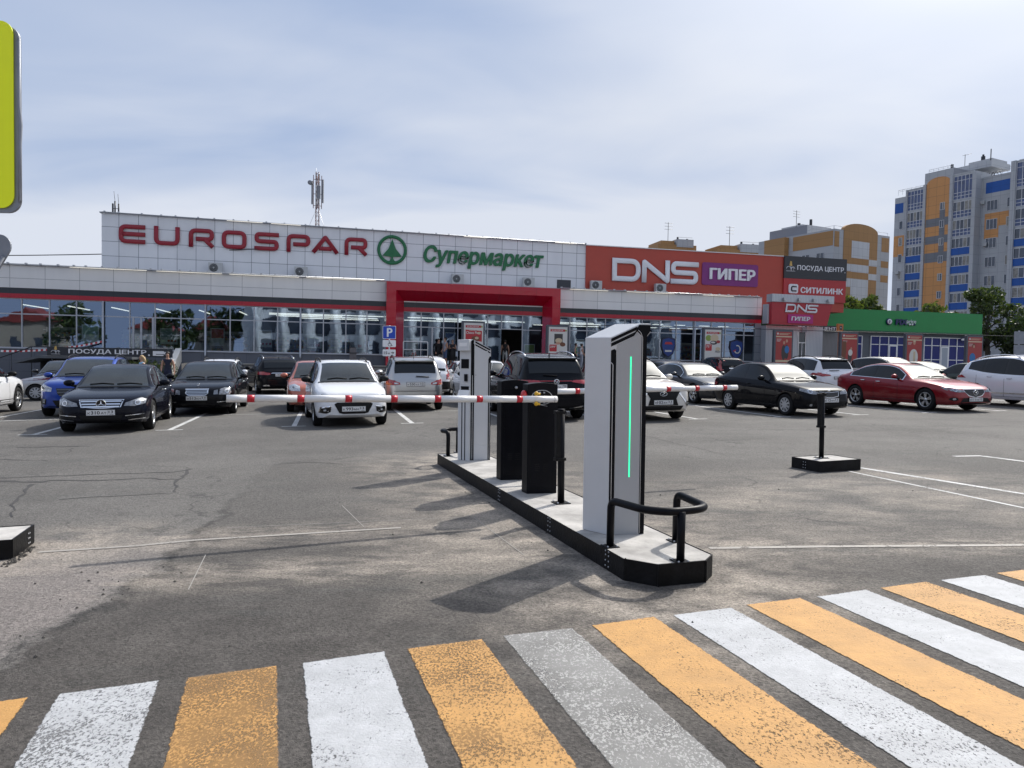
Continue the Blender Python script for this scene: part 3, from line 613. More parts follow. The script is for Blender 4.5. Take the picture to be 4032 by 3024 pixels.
# --- crossing sign on its post, near the picture edge
t_ = thing('crossing_sign', 'big fluorescent yellow-green road sign board on a post with a grey triangular sign back below', 'road sign', T((-3.35, 4.2, gz(-3.35))))
FLU = mat('fluorescent_sheet', (0.66, 0.74, 0.0), .45, var=.02, emit=(.6, .66, 0), es=.16); SGN = mat('sign_back_grey', (0.24, 0.26, 0.30), .5, .3, var=.15)  # weak emission added to the yellow sheet so the board looks brighter
def rrect(x0, x1, z0, z1, r, n=6):
    out = []
    for cx, cz, a0 in ((x1 - r, z0 + r, -PI / 2), (x1 - r, z1 - r, 0), (x0 + r, z1 - r, PI / 2), (x0 + r, z0 + r, PI)):
        for i in range(n + 1): a = a0 + PI / 2 * i / n; out.append((cx + r * math.cos(a), cz + r * math.sin(a)))
    return out
mb = MB(); mb.cyl((0, .05, 0), (0, .05, 3.65), .038, 14); mb.build('post', STEEL, t_)
zg = gz(-3.35)
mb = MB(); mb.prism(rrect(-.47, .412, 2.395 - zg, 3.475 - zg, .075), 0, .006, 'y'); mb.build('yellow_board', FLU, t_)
mb = MB(); mb.prism(rrect(-.50, .441, 2.37 - zg, 3.45 - zg, .075), .012, .03, 'y'); mb.tube([(.433, .02, 2.43 - zg), (.435, .02, 2.75 - zg), (.444, .016, 2.88 - zg), (.431, .02, 3.0 - zg), (.433, .02, 3.38 - zg)], .010, 8); mb.build('back_tray', SGN, t_)
mb = MB(); c_ = (.262, 2.185 - zg); r_ = .07
pts = [(c_[0] + r_ * math.cos(a), c_[1] + r_ * math.sin(a)) for a in [R(-35 + 120 * i / 8) for i in range(9)]]
mb.prism(pts + [(-.35, 2.26 - zg), (-.42, 2.2 - zg), (-.08, 1.62 - zg), (0.0, 1.62 - zg)], .085, .095, 'y'); mb.tube([(c_[0] + .03, .08, c_[1] - .06), (.0, .08, 1.64 - zg)], .012, 6); mb.build('triangular_plate', SGN, t_)
# --- parking sign by the shop
t_ = thing('parking_sign', 'blue square parking sign with two white plates under it on a grey pole', 'road sign', T((-5.73, 33.0, gz(-5.73))))
zg = gz(-5.73)
BLUE = mat('sign_blue', (0.012, 0.06, 0.42), .4); WSH = mat('sign_white', (0.75, 0.76, 0.78), .4, var=.03); INK = mat('sign_ink', (0.012, 0.012, 0.014), .5)
mb = MB(); mb.cyl((0, .04, 0), (0, .04, 2.98 - zg), .03, 12); mb.build('pole', STEEL, t_)
mb = MB(); mb.prism(rrect(-.305, .305, 2.36 - zg, 2.97 - zg, .05), .0, .012, 'y', 0); mb.prism(rrect(-.285, .285, 2.38 - zg, 2.95 - zg, .04), -.003, .0, 'y', 1)
mb.text('P', -.11, .15, 2.46 - zg, 2.87 - zg, -.006, 0, bold=.03, depth=.003); mb.build('parking_plate', [WSH, BLUE], t_)
mb = MB(); mb.prism(rrect(-.30, .31, 1.99 - zg, 2.31 - zg, .04), 0, .012, 'y', 0)
wz = 2.0 - zg
mb.tube([(.03 + .075 * math.cos(a), -.004, wz + .105 + .075 * math.sin(a)) for a in [R(100 + 250 * i / 16) for i in range(17)]], .012, 6, 1, sy=.3)
mb.ell((.005, -.004, wz + .275), .022, .006, .022, 1)
mb.tube([(.005, -.004, wz + .245), (.015, -.004, wz + .15), (.09, -.004, wz + .145), (.125, -.004, wz + .06), (.16, -.004, wz + .07)], .013, 6, 1, sy=.3); mb.tube([(.012, -.004, wz + .20), (.075, -.004, wz + .195)], .010, 6, 1, sy=.3)
mb.build('wheelchair_plate', [WSH, INK], t_)
mb = MB(); mb.prism(rrect(-.295, .305, 1.565 - zg, 1.875 - zg, .04), 0, .012, 'y', 0)
mb.text('15', -.235, -.08, 1.65 - zg, 1.78 - zg, -.005, 1, bold=.02, depth=.004); mb.text('м', -.045, .04, 1.65 - zg, 1.725 - zg, -.005, 1, bold=.01, depth=.004)
mb.prism([(.09, 1.705 - zg), (.17, 1.705 - zg), (.16, 1.67 - zg), (.26, 1.722 - zg), (.16, 1.775 - zg), (.17, 1.74 - zg), (.09, 1.74 - zg)], -.005, 0.0, 'y', 1); mb.build('distance_plate', [WSH, INK], t_)
# ================================================================== SHOP BUILDING (frame FM: x along the front, y inwards, z up)
PAN = panel_mat('white_facade_panels', (0.75, 0.745, 0.735), 1.67, 0.70, -16.83, 5.37, wd=.010, seam=(.25, .25, .26))
PAN2 = panel_mat('white_upper_panels', (0.70, 0.715, 0.74), 1.078, 0.87, -12.62, 9.02, wd=.014, seam=(.16, .17, .20))
STR_B = panel_mat('charcoal_stripe', (0.022, 0.028, 0.036), 1.67, 40, -16.83, 0, wd=.006, seam=(.005, .005, .006), rough=.3)
STR_R = panel_mat('red_stripe', (0.42, 0.012, 0.03), 1.67, 40, -16.83, 0, wd=.006, seam=(.12, .005, .01), rough=.3)
PLI = panel_mat('blue_grey_plinth', (0.105, 0.115, 0.14), 1.2, 0.60, -16.9, 0.98, wd=.008, seam=(.05, .055, .07), rough=.5)
REDP = panel_mat('glossy_red_portal', (0.44, 0.005, 0.026), 2.3, 1.25, 2.98, 1.0, wd=.006, seam=(.15, .0, .01), rough=.12, bump=.55, bscale=1.6)
REDW = mat('brick_red_cladding', (0.42, 0.062, 0.040), .55, var=.05, vscale=1.2)
ALU = mat('window_aluminium', (0.42, 0.44, 0.48), .4, .3, var=.05)
ROOFM = mat('roof_flashing', (0.30, 0.32, 0.35), .75, spec=.2, var=.1)
GLS = glass_mat('shop_glass', (0.58, 0.66, 0.70), .27, .16, .9)
DARKI = mat('dark_interior', (0.05, 0.05, 0.055), .8, var=.3, vscale=2)
FLOORI = mat('shop_floor', (0.16, 0.155, 0.15), .35, var=.2)
CEILI = mat('shop_ceiling', (0.10, 0.11, 0.125), .8, var=.2)
TUBE = mat('strip_light', (0.9, 0.9, 0.85), .5, emit=(1, .97, .86), es=1.25)
S0, S1 = -25.0, 28.62
shop = thing('supermarket_building', 'long low supermarket with white panelled front, black and red stripes and glass shop windows', 'shop building', FM)
mb = MB(); mb.box(S0, 4.05, 0, .25, -1.0, 1.60); mb.box(12.95, S1, 0, .25, -1.0, 1.60); mb.build('plinth', PLI, shop)
mb = MB(); mb.box(S0, 4.05, -.07, .12, 1.60, 1.635); mb.box(12.95, S1, -.07, .12, 1.60, 1.635); mb.build('sill', ALU, shop)
mb = MB(); mb.box(S0, S1, -.06, .4, 4.86, 6.06); mb.build('white_band', PAN, shop)
mb = MB(); mb.box(S0, S1, -.05, .4, 4.55, 4.859); mb.build('charcoal_band', STR_B, shop)
mb = MB(); mb.box(S0, S1, -.055, .4, 4.31, 4.549); mb.build('red_band', STR_R, shop)
mb = MB(); mb.box(S0, S1, -.12, .5, 6.06, 6.10); mb.box(S0, S1, .5, 4.2, 5.7, 5.75); mb.build('roof_edge', ROOFM, shop)
mb = MB(); mb.box(28.17, S1, -.03, .2, 1.64, 4.309); mb.build('end_pier', panel_mat('grey_pier', (0.24, 0.26, 0.29), 2, 0.55, 0, .1, seam=(.1, .1, .12)), shop)
# floodlight rail on the two roof edges
mb = MB(); rr = random.Random(5)
def rail(s0, s1, y, z0, z1, gap):
    s = s0
    while s < s1:
        f = (s - s0) / (s1 - s0); z = z0 + (z1 - z0) * f; s_ = s + rr.uniform(-.15, .15)
        mb.box(s_ - .05, s_ + .05, y - .20, y - .06, z + .02, z + .09, 0); mb.box(s_ - .015, s_ + .015, y - .25, y, z - .01, z + .02, 0); s += gap
    mb.tube([(s0, y - .22, z0 + .01), (s1, y - .22, z1 + .01)], .022, 6, 0)
rail(S0, 2.9, -.06, 6.10, 6.10, .75); rail(14.0, 28.3, -.06, 6.10, 6.10, .75); rail(-13.5, 17.0, 4.0, 9.84, 9.66, 1.05)
mb.build('floodlight_rail', STEEL, shop)
WL = mat('wash_light', (.9, .9, .85), .5, emit=(1, .92, .75), es=.9)
for a, b in [(-13.9, -10.1), (-9.6, -6.2), (-5.8, -2.0), (-1.6, 2.4), (14.6, 17.2), (18.5, 21.9), (24.0, 26.3)]: mb = MB(); mb.box(a, b, -.30, -.26, 6.045, 6.06); mb.build('wash_light_tube', WL, shop)
for a, b in [(-3.9, -2.1), (-6.5, -4.4), (8.4, 10.0), (14.8, 16.4)]: f = (a + 13.5) / 30.5; mb = MB(); mb.box(a, b, 3.72, 3.76, 9.80 - .18 * f, 9.815 - .18 * f); mb.build('wash_light_tube', WL, shop)
# upper block
mb = MB(); mb.prism([(-13.56, 5.6), (17.15, 5.6), (17.15, 9.64), (-13.56, 9.82)], 4.0, 30.0, 'y'); mb.build('upper_block', PAN2, shop)
mb = MB(); mb.prism([(-13.66, 9.822), (17.12, 9.642), (17.12, 9.70), (-13.66, 9.88)], 3.92, 30.1, 'y'); mb.build('parapet_cap', ROOFM, shop)
mb = MB(); mb.prism([(17.152, 5.6), (38.40, 5.6), (38.40, 9.62), (32.9, 9.64), (17.152, 9.60)], 3.90, 29.9, 'y'); mb.build('red_upper_block', REDW, shop)
mb = MB(); mb.prism([(17.13, 9.602), (32.9, 9.642), (38.42, 9.622), (38.42, 9.68), (32.9, 9.70), (17.13, 9.66)], 3.84, 29.95, 'y'); mb.build('red_block_cap', mat('white_cap', (.7, .7, .7), .5, var=.05), shop)
mb = MB(); mb.box(15.07, 16.08, 3.97, 3.999, 6.45, 7.12, 0); mb.build('louvre_panel', mat('louvre_dark', (0.03, 0.035, 0.045), .4), shop)
# red portal with splayed inner faces
mb = MB(); zb = -.2
O = [(2.98, zb), (2.98, 5.98), (13.75, 5.98), (13.75, zb)]; I1 = [(3.55, zb), (3.55, 5.49), (13.22, 5.49), (13.22, zb)]; I0 = [(4.10, zb), (4.10, 4.92), (12.86, 4.92), (12.86, zb)]
v = [(a, -1.0, b) for a, b in O] + [(a, -1.0, b) for a, b in I1] + [(a, -.065, b) for a, b in I0] + [(a, .3, b) for a, b in O]
f = [(i, i + 1, 4 + i + 1, 4 + i) for i in range(3)] + [(4 + i, 5 + i, 9 + i, 8 + i) for i in range(3)] + [(i, 12 + i, 13 + i, i + 1) for i in range(3)] + [(8 + i, 9 + i, 13 + i, 12 + i) for i in range(3)] + [(0, 4, 8, 12), (3, 15, 11, 7)]
mb.add(v, f); mb.build('red_portal', REDP, shop)
# shop windows: each bay a frame with its glass
def bay(a, b, z0, z1, tr, thick=.03, door=None, wide_l=False):
    mb = MB(); y0, y1 = .02, .10
    mb.box(a - thick, a + thick, y0, y1, z0, z1); mb.box(a + thick, b - thick, y0, y1, z1 - .05, z1); mb.box(a + thick, b - thick, y0, y1, z0, z0 + .05)
    if tr: mb.box(a + thick, b - thick, y0 + .01, y1, tr - .03, tr + .03)
    if door:
        for q in door: mb.box(q - .05, q + .05, y0, y1, z0 + .05, tr - .03)
    o = mb.build('shop_window', ALU, shop)
    mb = MB(); n = 1
    mb.add([(a, .07, z0), (b, .07, z0), (b, .07, z1), (a, .07, z1)], [(0, 1, 2, 3)]); mb.build('glass', GLS, o)
ms = [-25, -23, -21.6, -20.3, -18.95, -17.63] + [-16.31, -14.99, -13.68, -12.39, -11.03, -9.74, -8.4, -7.1, -5.79, -4.49, -3.19, -1.91, -0.61, 0.69, 1.92, 3.05, 4.05]
for i in range(len(ms) - 1): bay(ms[i], ms[i + 1], 1.635, 4.31, 3.47, door=([-10.85, -10.45, -9.85] if abs(ms[i] + 11.03) < .01 else None))
mp_ = [4.10, 5.17, 6.56, 7.45, 9.33, 10.22, 11.59, 12.86]
for i in range(len(mp_) - 1): bay(mp_[i], mp_[i + 1], 1.02, 4.31, 3.38, door=([5.86] if i == 1 else None)) if i != 5 else bay(mp_[i], mp_[i + 1], 3.38, 4.31, None)
mr = [13.55, 14.75, 15.92, 17.19, 18.56, 19.78, 21.06, 22.26, 23.54, 24.87, 25.92, 27.36, 28.17]
for i in range(len(mr) - 1): bay(mr[i], mr[i + 1], 1.635, 4.31, 3.45)
# rain pipes
for s in (-12.35, -7.1, -1.91, 19.0, 23.6):
    mb = MB(); z0 = 1.36
    mb.tube([(s, -.06, 4.30), (s, -.06, z0 + .12), (s, -.13, z0)], .055, 10); mb.build('rain_pipe', ALU, shop)
# interior seen through the glass
mb = MB(); mb.box(S0, S1, .2, 14, .97, 1.0); mb.build('shop_floor', FLOORI, shop)
mb = MB(); mb.box(S0, S1, .45, 14, 4.45, 4.5); mb.build('shop_ceiling', CEILI, shop)
mb = MB(); mb.box(S0, S1, 13.9, 14.1, 1.0, 4.45); mb.box(S0 - .1, S0, .1, 14, 1, 4.45); mb.box(S1 - .1, S1, .2, 14, 1, 4.2); mb.box(-4.2, -4.1, 1.5, 14, 1.0, 4.4); mb.build('inner_wall', DARKI, shop)
def tubel(*q): mb = MB(); mb.box(*q); mb.build('ceiling_light', TUBE, shop)
for s in [-16.6, -14.4, -12.2, -9.9, -7.6, -5.4]: tubel(s - .03, s + .03, 1.0, 4.6, 4.0, 4.05)
for y, a, b in [(1.6, -3.8, 3.0), (2.8, -3.9, 0.5), (4.4, -3.6, 2.8), (6.5, -2.2, 3.0), (1.5, 4.5, 8.0), (2.9, 6.5, 12.5), (5.0, 4.4, 11.0), (1.7, 14.0, 17.0), (3.2, 14.2, 18.6), (6.0, 14.0, 19.0)]: tubel(a, b, y, y + .05, 4.0, 4.05)
for s in [20.3, 21.9, 23.6, 25.5, 27.0]:
    for y in (2.0, 4.0, 6.5): tubel(s - .35, s + .35, y, y + .3, 4.10, 4.13)
def goods(name, cols, sx=.12, sz=.14):
    if name in MATS: return MATS[name]
    m, t, b = nodes_of(name); g = NG(t)
    mp2 = t.nodes.new('ShaderNodeMapping'); mp2.inputs['Scale'].default_value = (1 / sx, 1 / sx, 1 / sz); t.links.new(g.tc, mp2.inputs[0])
    fl = t.nodes.new('ShaderNodeVectorMath'); fl.operation = 'FLOOR'; t.links.new(mp2.outputs[0], fl.inputs[0]); wn_ = t.nodes.new('ShaderNodeTexWhiteNoise'); t.links.new(fl.outputs[0], wn_.inputs['Vector'])
    r = t.nodes.new('ShaderNodeValToRGB'); r.color_ramp.interpolation = 'CONSTANT'; e = r.color_ramp.elements
    while len(e) < len(cols): e.new(.5)
    for i, c in enumerate(cols): e[i].position = i / len(cols); e[i].color = (*c, 1)
    t.links.new(wn_.outputs[0], r.inputs[0]); t.links.new(r.outputs[0], b.inputs['Base Color']); MATS[name] = m; return m
G1 = goods('packaged_goods', [(.30, .05, .04), (.35, .33, .28), (.05, .10, .22), (.32, .22, .05), (.06, .16, .07), (.22, .20, .19)])
SH = mat('shelf_metal', (0.35, 0.35, 0.36), .5)
for k, (s, y, ln, wd) in enumerate([(-15.6, 4.5, 2.4, 'behind the window above the sagging tape'), (-11.5, 6, 3.0, 'behind the glass door'), (-6.6, 5, 2.6, 'beyond the radiators'), (-2.4, 5.5, 2.8, 'deep behind the column reflections'), (1.0, 4.5, 2.8, 'behind the window next to the red portal'), (15.2, 4.0, 2.2, 'behind the window just after the red portal'), (18.2, 5.0, 2.4, 'behind the bay with the rain pipe'), (21.6, 5, 2.6, 'behind the bay with the first blue shield'), (25.4, 4.5, 2.6, 'behind the bay next to the grey end pier')]):
    t_ = thing('shop_shelf', 'dim goods shelf inside the shop ' + wd, 'shelf', FM @ T((s, y, 1.0)))
    mb = MB(); mb.box(-ln / 2, ln / 2, .26, .30, 0, 1.95)
    for z in (.08, .5, .92, 1.34, 1.76): mb.box(-ln / 2, ln / 2, -.2, .26, z, z + .03)
    mb.build('rack', SH, t_); mb = MB(); r2 = random.Random(k)
    for z in (.11, .53, .95, 1.37): mb.box(-ln / 2 + .03, ln / 2 - .03, -.15, .2, z, z + r2.uniform(.24, .34))
    mb.build('packages', G1, t_)
# ------------------------------------------------------------------ signs
SRED = mat('sign_letter_red', (0.27, 0.008, 0.022), .35, var=.04); SGRN = mat('sign_letter_green', (0.005, 0.13, 0.045), .35, var=.05); SWHT = mat('sign_letter_white', (0.72, 0.73, 0.76), .35, var=.03)
PURP = mat('sign_purple', (0.19, 0.018, 0.17), .4, var=.04); DKS = mat('sign_charcoal', (0.018, 0.022, 0.030), .35, var=.1); MAG = mat('sign_magenta', (0.42, 0.012, 0.17), .4, var=.04)
def sign(name, label, fn, mats, z=0):
    mb = MB(); fn(mb); o = mb.build(name, mats); o.matrix_world = FM; return tag(o, label, 'shop sign')
def stroke(mb, ch, x, z, w, h, t, y, m=0, r=.25, slant=0.0, sy=.35, n=10):
    a = t / 2; L_, Rr, B, Tt, Md = a, w - a, a, h - a, h / 2
    P = {'E': [[(w, Tt), (L_, Tt), (L_, B), (w, B)], [(L_ + .05, Md), (w, Md)]], 'U': [[(L_, h), (L_, B), (Rr, B), (Rr, h)]],
         'R': [[(L_, 0), (L_, Tt), (Rr, Tt), (Rr, Md - a * .5), (w * .28, Md - a * .5)], [(w * .62, Md - a * .5), (w - a * .6, a * .3)]], 'O': [[(L_, B), (L_, Tt), (Rr, Tt), (Rr, B)]],
         'S': [[(w, Tt), (L_, Tt), (L_, Md), (Rr, Md), (Rr, B), (0, B)]], 'P': [[(L_, 0), (L_, Tt), (Rr, Tt), (Rr, Md - a * .5), (w * .28, Md - a * .5)]],
         'A': [[(a * .6, a * .4), (w / 2, Tt + a * .2), (w - a * .6, a * .4)], [(w * .26, h * .28), (w * .74, h * .28)]],
         'D': [[(L_, B), (L_, Tt), (Rr, Tt), (Rr, B)]], 'N': [[(L_, 0), (L_, Tt), (Rr, B), (Rr, h)]]}[ch]
    for pl in P:
        pts = [(x + p[0] + slant * p[1], y, z + p[1]) for p in pl]; cl = ch in 'OD'
        if cl:
            if ch == 'O': pts = bend([Vector(pts[0]) * .5 + Vector(pts[3]) * .5] + pts + [Vector(pts[0]) * .5 + Vector(pts[3]) * .5], r)[:-1]
            else:
                q = [Vector(p) for p in pts]; pts = [q[0], q[1]] + bend([q[1], q[2], q[3], q[0]], h * .46, 8)[1:-1]
        elif len(pts) > 2: pts = bend(pts, r if ch not in 'NA' else .05, 5)
        mb.tube(pts, a, n, m, closed=cl, sy=sy)
def eurospar(mb):
    for ch, x in zip('EUROSPAR', (-12.62, -10.68, -8.72, -6.82, -4.90, -2.98, -1.42, 0.60)):
        stroke(mb, ch, x, 8.06, 1.47 if ch != 'A' else 1.66, 1.15, .27, 3.90, r=.30)
sign('wordmark_sign', 'dark red rounded letters spelling a supermarket name high on the white panels', eurospar, SRED)
def fir(mb):
    cx, cz = 3.66, 8.54
    mb.tube([(cx + .87 * math.cos(a), 3.91, cz + .87 * math.sin(a)) for a in [i * 2 * PI / 48 for i in range(48)]], .105, 10, 0, closed=True, sy=.5)
    mb.prism([(cx - .06, cz - .20), (cx + .06, cz - .20), (cx + .06, cz - .55), (cx + .14, cz - .70), (cx + .36, cz - .78), (cx - .36, cz - .78), (cx - .14, cz - .70), (cx - .06, cz - .55)], 3.87, 3.95, 'y')
    mb.prism([(cx - .60, cz - .36), (cx - .60, cz - .40), (cx, cz - .47), (cx + .60, cz - .40), (cx + .60, cz - .36), (cx + .25, cz + .06), (cx + .0, cz + .70), (cx - .25, cz + .06)], 3.86, 3.94, 'y')
sign('emblem_sign', 'round green ring emblem with a green fir tree inside', fir, SGRN)
sign('script_sign', 'green slanted bold lettering naming the supermarket beside the round emblem', lambda mb: mb.text('Супермаркет', 5.72, 14.05, 7.55, 9.0, 3.88, bold=.040, shear=.2, depth=.1), SGRN)
def dns_big(mb):
    for ch, x in zip('DNS', (19.07, 21.35, 23.62)): stroke(mb, ch, x, 7.19, 2.2, 1.65, .38, 3.80, 0, r=.42 if ch == 'S' else .1)
sign('electronics_sign', 'huge white three letter sign on the brick red upper wall', dns_big, SWHT)
def gip(mb):
    mb.prism(rrect(26.15, 30.78, 7.24, 8.88, .16), 3.84, 3.89, 'y', 0); mb.text('ГИПЕР', 26.72, 30.5, 7.67, 8.49, 3.74, 1, bold=.045, depth=.08)
sign('purple_sign', 'purple rounded board with white Cyrillic letters on the brick red upper wall', gip, [PURP, SWHT])
def lampicon(mb, x, z, s, y, m1, m2):
    mb.prism([(x + .34 * s, z + .55 * s), (x + .66 * s, z + .55 * s), (x + .58 * s, z + .98 * s), (x + .42 * s, z + .98 * s)], y - .006, y, 'y', m1)
    for cx, r in ((.26, .22), (.74, .20)): mb.tube([(x + (cx + r * math.cos(a)) * s, y - .004, z + (.26 + r * math.sin(a)) * s) for a in [i * PI / 10 for i in range(11)]], .022 * s, 5, m2)
    mb.tube([(x + .02 * s, y - .004, z + .05 * s), (x + .98 * s, y - .004, z + .05 * s)], .022 * s, 5, m2); mb.tube([(x + .5 * s, y - .004, z + .55 * s), (x + .5 * s, y - .004, z + .1 * s)], .022 * s, 5, m2)
    mb.tube([(x + .58 * s, y - .004, z + .1 * s), (x + .58 * s, y - .004, z + .38 * s), (x + .82 * s, y - .004, z + .38 * s), (x + .82 * s, y - .004, z + .1 * s)], .02 * s, 5, m2)
LAMPY = mat('icon_yellow', (0.55, 0.36, 0.10), .5)
def posuda(mb):
    mb.box(32.95, 38.46, 3.76, 3.89, 8.03, 9.70, 0); mb.text('ПОСУДА ЦЕНТР', 34.07, 38.20, 8.62, 9.06, 3.755, 1, bold=.02, depth=.02); lampicon(mb, 33.1, 8.53, .80, 3.755, 2, 1)
    mb.cyl((38.29, 3.755, 8.66), (38.29, 3.745, 8.66), .04, 8, 1)
sign('crockery_sign', 'charcoal board with white Cyrillic lettering and lamp icon, high at the wall end', posuda, [DKS, SWHT, LAMPY])
def citi(mb):
    mb.box(32.96, 38.44, 3.78, 3.89, 6.34, 8.025, 0); mb.text('СИТИЛИНК', 34.42, 38.2, 6.96, 7.42, 3.765, 1, bold=.035, depth=.06)
    mb.prism(rrect(33.36, 34.16, 6.9, 7.6, .14), 3.70, 3.78, 'y', 1); mb.tube(bend([(34.0, 3.69, 7.40), (33.58, 3.69, 7.40), (33.58, 3.69, 7.08), (34.0, 3.69, 7.08)], .1), .05, 6, 2)
sign('computer_shop_sign', 'red board with white Cyrillic lettering and a white rounded square logo under the charcoal board', citi, [mat('sign_red_board', (0.42, 0.03, 0.035), .45, var=.05), SWHT, INK])
# ------------------------------------------------------------------ porch of the electronics shop
RIB = panel_mat('white_ribbed_sheet', (0.56, 0.58, 0.61), 0.115, 90, 0, 0, wd=.012, seam=(.36, .38, .42), var=.03)
RIBG = panel_mat('grey_ribbed_sheet', (0.20, 0.21, 0.225), 0.115, 90, 0, 0, wd=.012, seam=(.1, .1, .11), var=.05)
porch = thing('shop_porch', 'white ribbed entrance porch of the electronics shop under a slanted red sign box', 'entrance porch', FM)
mb = MB(); mb.box(28.64, 31.15, -.6, 3.9, -.5, 4.15); mb.box(31.85, 33.15, -.6, 3.9, -.5, 4.15); mb.box(31.15, 31.85, -.1, 3.9, -.5, 4.15); mb.build('ribbed_wall', RIB, porch)
mb = MB(); mb.box(31.18, 31.24, -.62, -.5, .6, 3.75); mb.box(31.76, 31.82, -.62, -.5, .6, 3.75); mb.box(31.18, 31.82, -.615, -.5, 3.0, 3.06); mb.box(31.48, 31.52, -.61, -.5, .6, 3.0); mb.box(31.24, 31.76, -.57, -.53, .6, 3.75, 1); mb.build('glass_door', [WHITEP, mat('dark_door_glass', (0.02, 0.025, 0.03), .08, spec=.8)], porch)
mb = MB(); mb.box(33.15, 36.2, 1.2, 3.9, -.5, 4.3); mb.build('grey_ribbed_wall', RIBG, porch)
mb = MB(); mb.prism([(28.44, 4.19), (32.76, 4.19), (33.16, 5.69), (28.44, 5.69)], -1.5, -.95, 'y'); mb.build('red_sign_box', mat('sign_box_red', (0.40, 0.018, 0.03), .35, var=.04), porch)
mb = MB(); mb.prism([(28.40, 5.70), (33.22, 5.70), (33.22, 6.22), (28.40, 6.22)], -1.56, -.92, 'y'); mb.build('white_cap_box', RIB, porch)
mb = MB()
for s in (29.25, 30.4, 31.55, 32.7): mb = MB(); mb.box(s - .1, s + .08, -1.80, -1.58, 5.78, 5.95); mb.box(s - .02, s + .02, -1.62, -1.55, 5.9, 6.0); mb.build('spot_lamp', STEEL, porch)
mb = MB(); mb.box(28.30, 28.43, -1.2, -.65, 4.25, 5.55); mb.build('vent_box', RIB, porch)
def dns_small(mb):
    for ch, x in zip('DNS', (29.42, 30.28, 31.10)): stroke(mb, ch, x, 5.02, .80, .57, .13, -1.54, 0, r=.15 if ch == 'S' else .04, slant=.16, n=8)
o = sign('electronics_sign', 'smaller white three letter sign on the slanted red box of the porch', dns_small, SWHT)
def gip2(mb): mb.prism(rrect(29.66, 31.60, 4.30, 4.90, .05), -1.56, -1.505, 'y', 0); mb.text('ГИПЕР', 29.90, 31.36, 4.47, 4.75, -1.60, 1, bold=.03, shear=.08, depth=.03)
sign('magenta_sign', 'magenta board with white Cyrillic letters below the three letters on the porch', gip2, [MAG, SWHT])
sign('crockery_sign', 'half hidden charcoal sign with white Cyrillic lettering beside the porch and the orange pole', lambda mb: (mb.box(31.6, 35.75, .55, .75, 3.86, 4.34, 0), mb.text('ПОСУДА ЦЕНТР.', 32.0, 35.45, 3.98, 4.24, .54, 1, bold=.02, depth=.02)), [DKS, SWHT])
# ------------------------------------------------------------------ green discount shop
gs = thing('discount_shop', 'low grey shop with a deep green fascia and blue film on its windows', 'shop building', FM)
GRN = mat('green_fascia', (0.008, 0.235, 0.055), .4, var=.05, vscale=.8); GWALL = mat('grey_render', (0.12, 0.135, 0.155), .7, var=.08); BFILM = mat('blue_window_film', (0.005, 0.014, 0.15), .3, spec=.35, var=.05)
mb = MB(); mb.box(36.2, 53.4, 6, 20, -1, 6.0); mb.build('wall', GWALL, gs)
mb = MB(); mb.box(36.0, 53.52, 5.5, 20.1, 4.38, 6.06); mb.build('fascia', GRN, gs)
mb = MB(); mb.box(36.0, 53.5, 5.42, 6.1, 4.30, 4.375); mb.build('fascia_lip', mat('lip_green', (0.02, 0.12, 0.06), .5), gs)
def film(a, b, z0, z1, cols_, trs, door=None, dm=0):
    mb = MB(); mb.box(a, b, 5.95, 5.99, z0, z1); o = mb.build('window', BFILM, gs)
    mb = MB()
    for c in [a] + cols_ + [b]: mb.box(c - .035, c + .035, 5.90, 5.98, z0, z1)
    for z in trs + [z1]: mb.box(a, b, 5.905, 5.97, z - .03, z + .03)
    mb.build('frame', WHITEP, o)
    if door:
        mb = MB(); mb.box(door[0] + .05, door[1] - .05, 5.88, 5.94, .9, 3.24, 0); mb.box(door[0] + .14, door[1] - .14, 5.87, 5.885, 1.0, 3.14, 1)
        mb.build('door', [WHITEP, BFILM if dm == 0 else mat('pale_door', (.34, .38, .44), .3)], gs)
film(42.76, 46.04, .8, 3.95, [43.62, 44.49, 45.36], [3.28, 2.05], (44.49, 45.36)); film(48.05, 52.27, .8, 3.97, [48.83, 49.71, 50.57, 51.42], [3.30, 2.12], (49.71, 50.57), 1); film(37.9, 39.33, .8, 3.94, [38.7], [3.28, 2.05]); film(40.4, 41.90, .8, 3.94, [41.2], [3.28, 2.05])
def fix(mb):
    mb.cyl((44.02, 5.47, 5.14), (44.02, 5.40, 5.14), .27, 24, 1); mb.cyl((44.05, 5.40, 5.14), (44.05, 5.37, 5.14), .215, 24, 0); mb.text('F', 43.98, 44.13, 5.02, 5.27, 5.36, 1, bold=.03)
    mb.text('FIX', 44.64, 45.78, 4.90, 5.38, 5.36, 1, bold=.06, depth=.06); mb.text('price', 45.72, 46.64, 4.98, 5.36, 5.38, 0, bold=.0, depth=.06)
    for s, m in ((46.02, 0), (46.27, 0), (46.5, 1)): mb.cyl((s, 5.42, 4.97), (s, 5.36, 4.97), .085, 12, m)
sign('discount_sign', 'white disc and dark blue and white lettering on the green fascia', fix, [SWHT, mat('sign_navy', (0.008, 0.012, 0.09), .4)])
sign('door_sign', 'small oval blue sign standing out over the windows of the green shop', lambda mb: (mb.tube([(51.95 + .42 * math.cos(a), 5.7, 3.85 + .22 * math.sin(a)) for a in [i * 2 * PI / 20 for i in range(20)]], .03, 6, 0, closed=True), mb.box(51.62, 52.2, 5.69, 5.71, 3.80, 3.92, 1)), [mat('sign_navy', (0, 0, 0)), SWHT])
